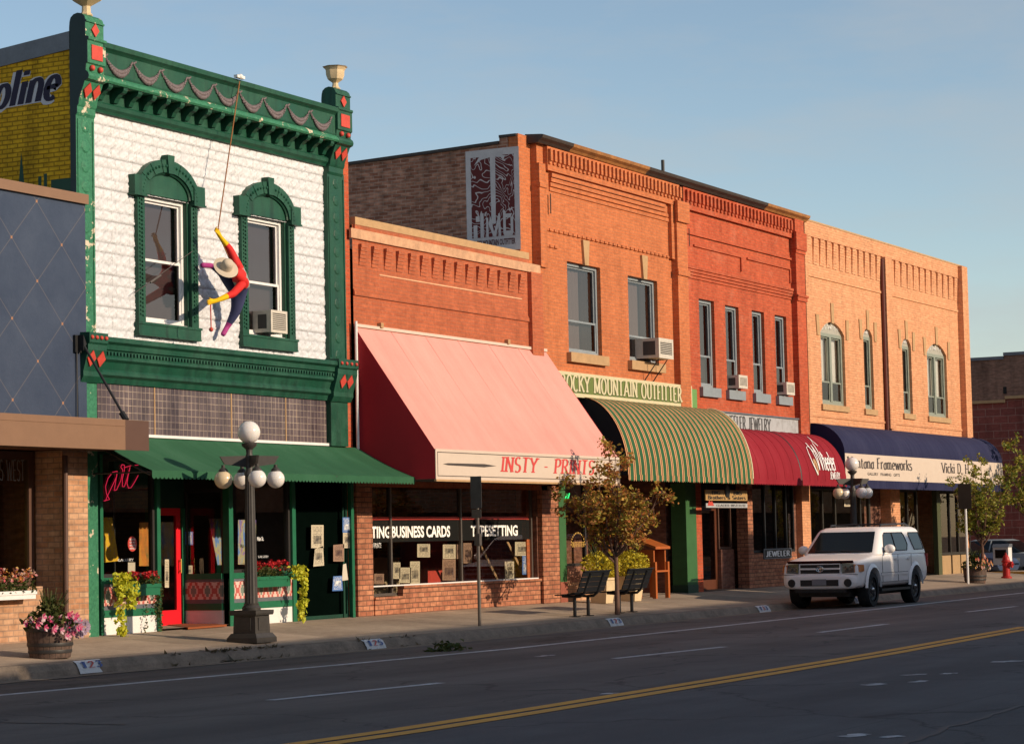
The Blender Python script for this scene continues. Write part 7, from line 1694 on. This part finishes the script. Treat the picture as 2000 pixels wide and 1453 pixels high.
    part('rear_window', MB().poly([(5.03-(z-1.24)*.13/.44+.008, y, z) for y, z in ((.72,1.26),(-.72,1.26),(-.62,1.66),(.62,1.66))]), M['carglass'], t, fix=False)
    for s in (-1, 1):
        for x in (.95, 4.02):
            car_wheel(t, x, s*.825, .405, .28, s)
            a0, a1 = (3, 177); n = 18; A_ = []; B_ = []; C_ = []
            for k in range(n+1):
                a = math.radians(a0+(a1-a0)*k/n); A_.append((x+.47*math.cos(a), s*.965, .42+.47*math.sin(a))); B_.append((x+.475*math.cos(a), s*1.005, .42+.475*math.sin(a))); C_.append((x+.56*math.cos(a), s*.968, .42+.56*math.sin(a)))
            part('arch_flare', MB().strip(A_, B_).strip(B_, C_), M['carwhite'], t, smooth=50)
        m = part('mirror', MB().ball((0,0,0), .13, 14, 8), M['carwhite'], t, smooth=80)
        for v in m.data.vertices: v.co = (1.86+v.co.x*.62, s*1.075+v.co.y*1.02, 1.29+v.co.z*.8)
        part('mirror_stalk', MB().box(1.84, 1.90, s*.90, s*1.0, 1.21, 1.25), M['trimdark'], t)
        for x in (2.62, 3.52): part('door_handle', MB().box(x-.1, x+.1, s*.972, s*.992, 1.04, 1.075), M['carwhite'], t)
        sm = MB()
        for xs in (1.62, 2.74, 3.72): sm.box(xs-.004, xs+.004, s*.9655, s*.9735, .55, 1.16)
        for k in range(1): sm.box(1.5, 3.46, s*.965, s*.9735, .545, .553)
        part('door_seam', sm, M['seam'], t)
        part('side_moulding', MB().box(1.50, 3.44, s*.97, s*.986, .70, .75), M['carwhite'], t); part('moulding_line', MB().box(1.50, 3.44, s*.9705, s*.9805, .752, .762), M['trimdark'], t)
        part('running_board', MB().box(1.45, 3.5, s*.80, s*1.0, .35, .40), M['trimdark'], t)
        part('headlight', MB().hexa([(.062,s*.53,.785),(.078,s*.82,.795),(.30,s*.82,.80),(.30,s*.53,.785),(.066,s*.53,.995),(.096,s*.80,.985),(.30,s*.80,.985),(.30,s*.53,.995)]), M['lampclear'], t)
        for yc_ in (.61, .73): part('reflector', MB().lathe([(.001,.004),(.04,-.004),(.05,.008),(.05,.04),(.001,.04)], (.064,s*yc_,.89), 14, ax=0), M['alu'], t, smooth=40)
        part('turn_signal', MB().hexa([(.08,s*.822,.80),(.15,s*.955,.81),(.34,s*.972,.82),(.36,s*.822,.80),(.10,s*.802,.98),(.17,s*.94,.965),(.34,s*.966,.96),(.36,s*.802,.975)]), M['lampamber'], t)
        part('fog_light', MB().lathe([(.001,-.03),(.085,-.03),(.095,.02),(.095,.05),(.001,.05)], (.012,s*.68,.575), 16, ax=0), M['trimdark'], t)
        part('tail_light', MB().box(4.98, 5.09, s*.86, s*.945, .85, 1.15), M['lampred'], t)
        part('roof_rail', MB().tube([(2.5,s*.62,1.78),(2.56,s*.62,1.845),(4.3,s*.62,1.86),(4.62,s*.62,1.80)], .024, 6), M['trimdark'], t, smooth=60)
    for x in (2.9, 4.1): part('cross_bar', MB().tube([(x,-.62,1.855),(x,.62,1.855)], .018, 6), M['trimdark'], t)
    part('sunroof', MB().box(2.66, 3.2, -.4, .4, 1.798, 1.806), M['carglass'], t)
    part('grille', MB().box(.062, .2, -.50, .50, .775, 1.0), M['trimdark'], t)
    q = MB(); frame4(q, -.50, .50, .765, 1.0, 0, .05, .02, .018, .02); q.box(-.48, .48, -.012, .04, .868, .905); q.v = [(.055+b, a, c) for a, b, c in q.v]; part('grille_surround', q, M['carwhite'], t)
    em = MB()
    for a, b, oz, ow in ((.085,.062,0,0),(.028,.06,0,0),(.062,.024,.018,0)): em.tube([(.036, a*math.cos(2*PI*k/18), .885+oz+b*math.sin(2*PI*k/18)) for k in range(19)], .009, 5)
    part('emblem', em, M['chrome'], t, smooth=60)
    q = MB(); sans(q, 'V8i', lambda u, v, d: (.0665-d, .33-u, .79+v), .12, .04, .02); part('badge', q, M['chrome'], t, fix=False)
    part('bug_guard', MB().loft([[(x0, y, z0) for (x0, z0) in ((.10-.0*abs(y),1.0),(.06,1.055),(.075,1.065),(.13,1.01))] for y in (-.80,-.6,-.3,0,.3,.6,.80)]), M['guard'], t)
    part('lower_intake', MB().box(-.014, .1, -.46, .46, .51, .645), M['trimdark'], t)
    part('license_plate', MB().box(-.03, -.0125, -.17, .17, .525, .66), M['plate'], t)
    q = MB(); q.box(.04, .3, -.62, .62, .36, .43); 
    for k in range(7): q.lathe([(.001,-.005),(.035,-.005),(.035,.005),(.001,.005)], (.036,-.48+.16*k,.39), 10, ax=0)
    part('skid_plate', q, M['trimdark'], t)
    part('bumper_line', MB().box(.066, .12, -.9, .9, .757, .765), M['seam'], t)
    t.location = loc; t.rotation_euler = (0,0,rotz); t.scale = (scale, scale, scale*1.035); return t
nfx, nfy = FR(1704,1184.5); nrx, nry = FR(1787,1176.5); sc = 1.02
suv('white sport utility vehicle parked at the kerb facing the viewer', (nfx-.95*sc+.02, nfy+.93*sc, zroad(nfy+.9)-.0), 0, sc)
def sedan(label, loc, rotz, pm, gp):
    t = thing('parked_car', label, 'car', (0,0,0), gp); St = []
    for x, w, zb, zt in ((0,.6,.35,.62),(.05,.78,.25,.68),(.3,.85,.22,.74),(1.2,.88,.2,.88),(2.4,.88,.2,.92),(3.6,.87,.2,.95),(4.3,.8,.25,.92),(4.45,.7,.35,.85)):
        r = [(0,zb),(.8*w,zb),(w,zb+.15),(w,.7*zt),(.94*w,zt-.03),(.8*w,zt),(0,zt+.02)]; St.append([(x,y,z) for y, z in r]+[(x,-y,z) for y, z in reversed(r[1:-1])])
    part('body', MB().loft(St), M[pm], t, smooth=35)
    part('cabin', MB().loft([rrect(1.2,3.95,.80,.15,.9),rrect(1.9,3.5,.64,.15,1.33),rrect(2.1,3.3,.5,.15,1.38)]), M['carglass'], t, smooth=35); part('roof', MB().loft([rrect(1.88,3.52,.645,.15,1.325),rrect(2.1,3.3,.5,.15,1.39)]), M[pm], t, smooth=35)
    for s in (-1, 1):
        for x in (.85, 3.55): car_wheel(t, x, s*.76, .32, .2, s)
        part('headlight', MB().box(.02, .2, s*.5, s*.76, .56, .68), M['lampclear'], t); part('pillar', MB().tube([(2.55,s*.80,.92),(2.5,s*.655,1.33)], .03, 5), M[pm], t)
    t.location = loc; t.rotation_euler = (0,0,rotz); return t
y_, _ = FX(1990, 1100, 88.5); sedan('dark blue car parked on the cross street behind the hydrant', (88.0, y_+.2, -.33), math.radians(75), 'carblue', 'cars parked on the cross street')
sedan('silver-grey car farther along the cross street, right of the slender tree', (90.6, y_-1.0, -.33), math.radians(80), 'greyframe', 'cars parked on the cross street')
y_, z_ = FX(1958, 1096, 84.5); t = thing('newspaper_box', 'white newspaper box beside the fire hydrant', 'newspaper box', (84.5,y_,z_))
part('cabinet', MB().box(84.3, 84.75, y_-.28, y_+.28, z_-.12, z_+.5), M['white'], t); part('hood', MB().hexa([(84.28,y_-.3,z_+.501),(84.77,y_-.3,z_+.501),(84.77,y_+.3,z_+.501),(84.28,y_+.3,z_+.501),(84.4,y_-.3,z_+.62),(84.77,y_-.3,z_+.62),(84.77,y_+.3,z_+.62),(84.4,y_+.3,z_+.62)]), M['coping'], t); part('display_window', MB().box(84.29, 84.299, y_-.2, y_+.2, z_+.12, z_+.42), M['carglass'], t)
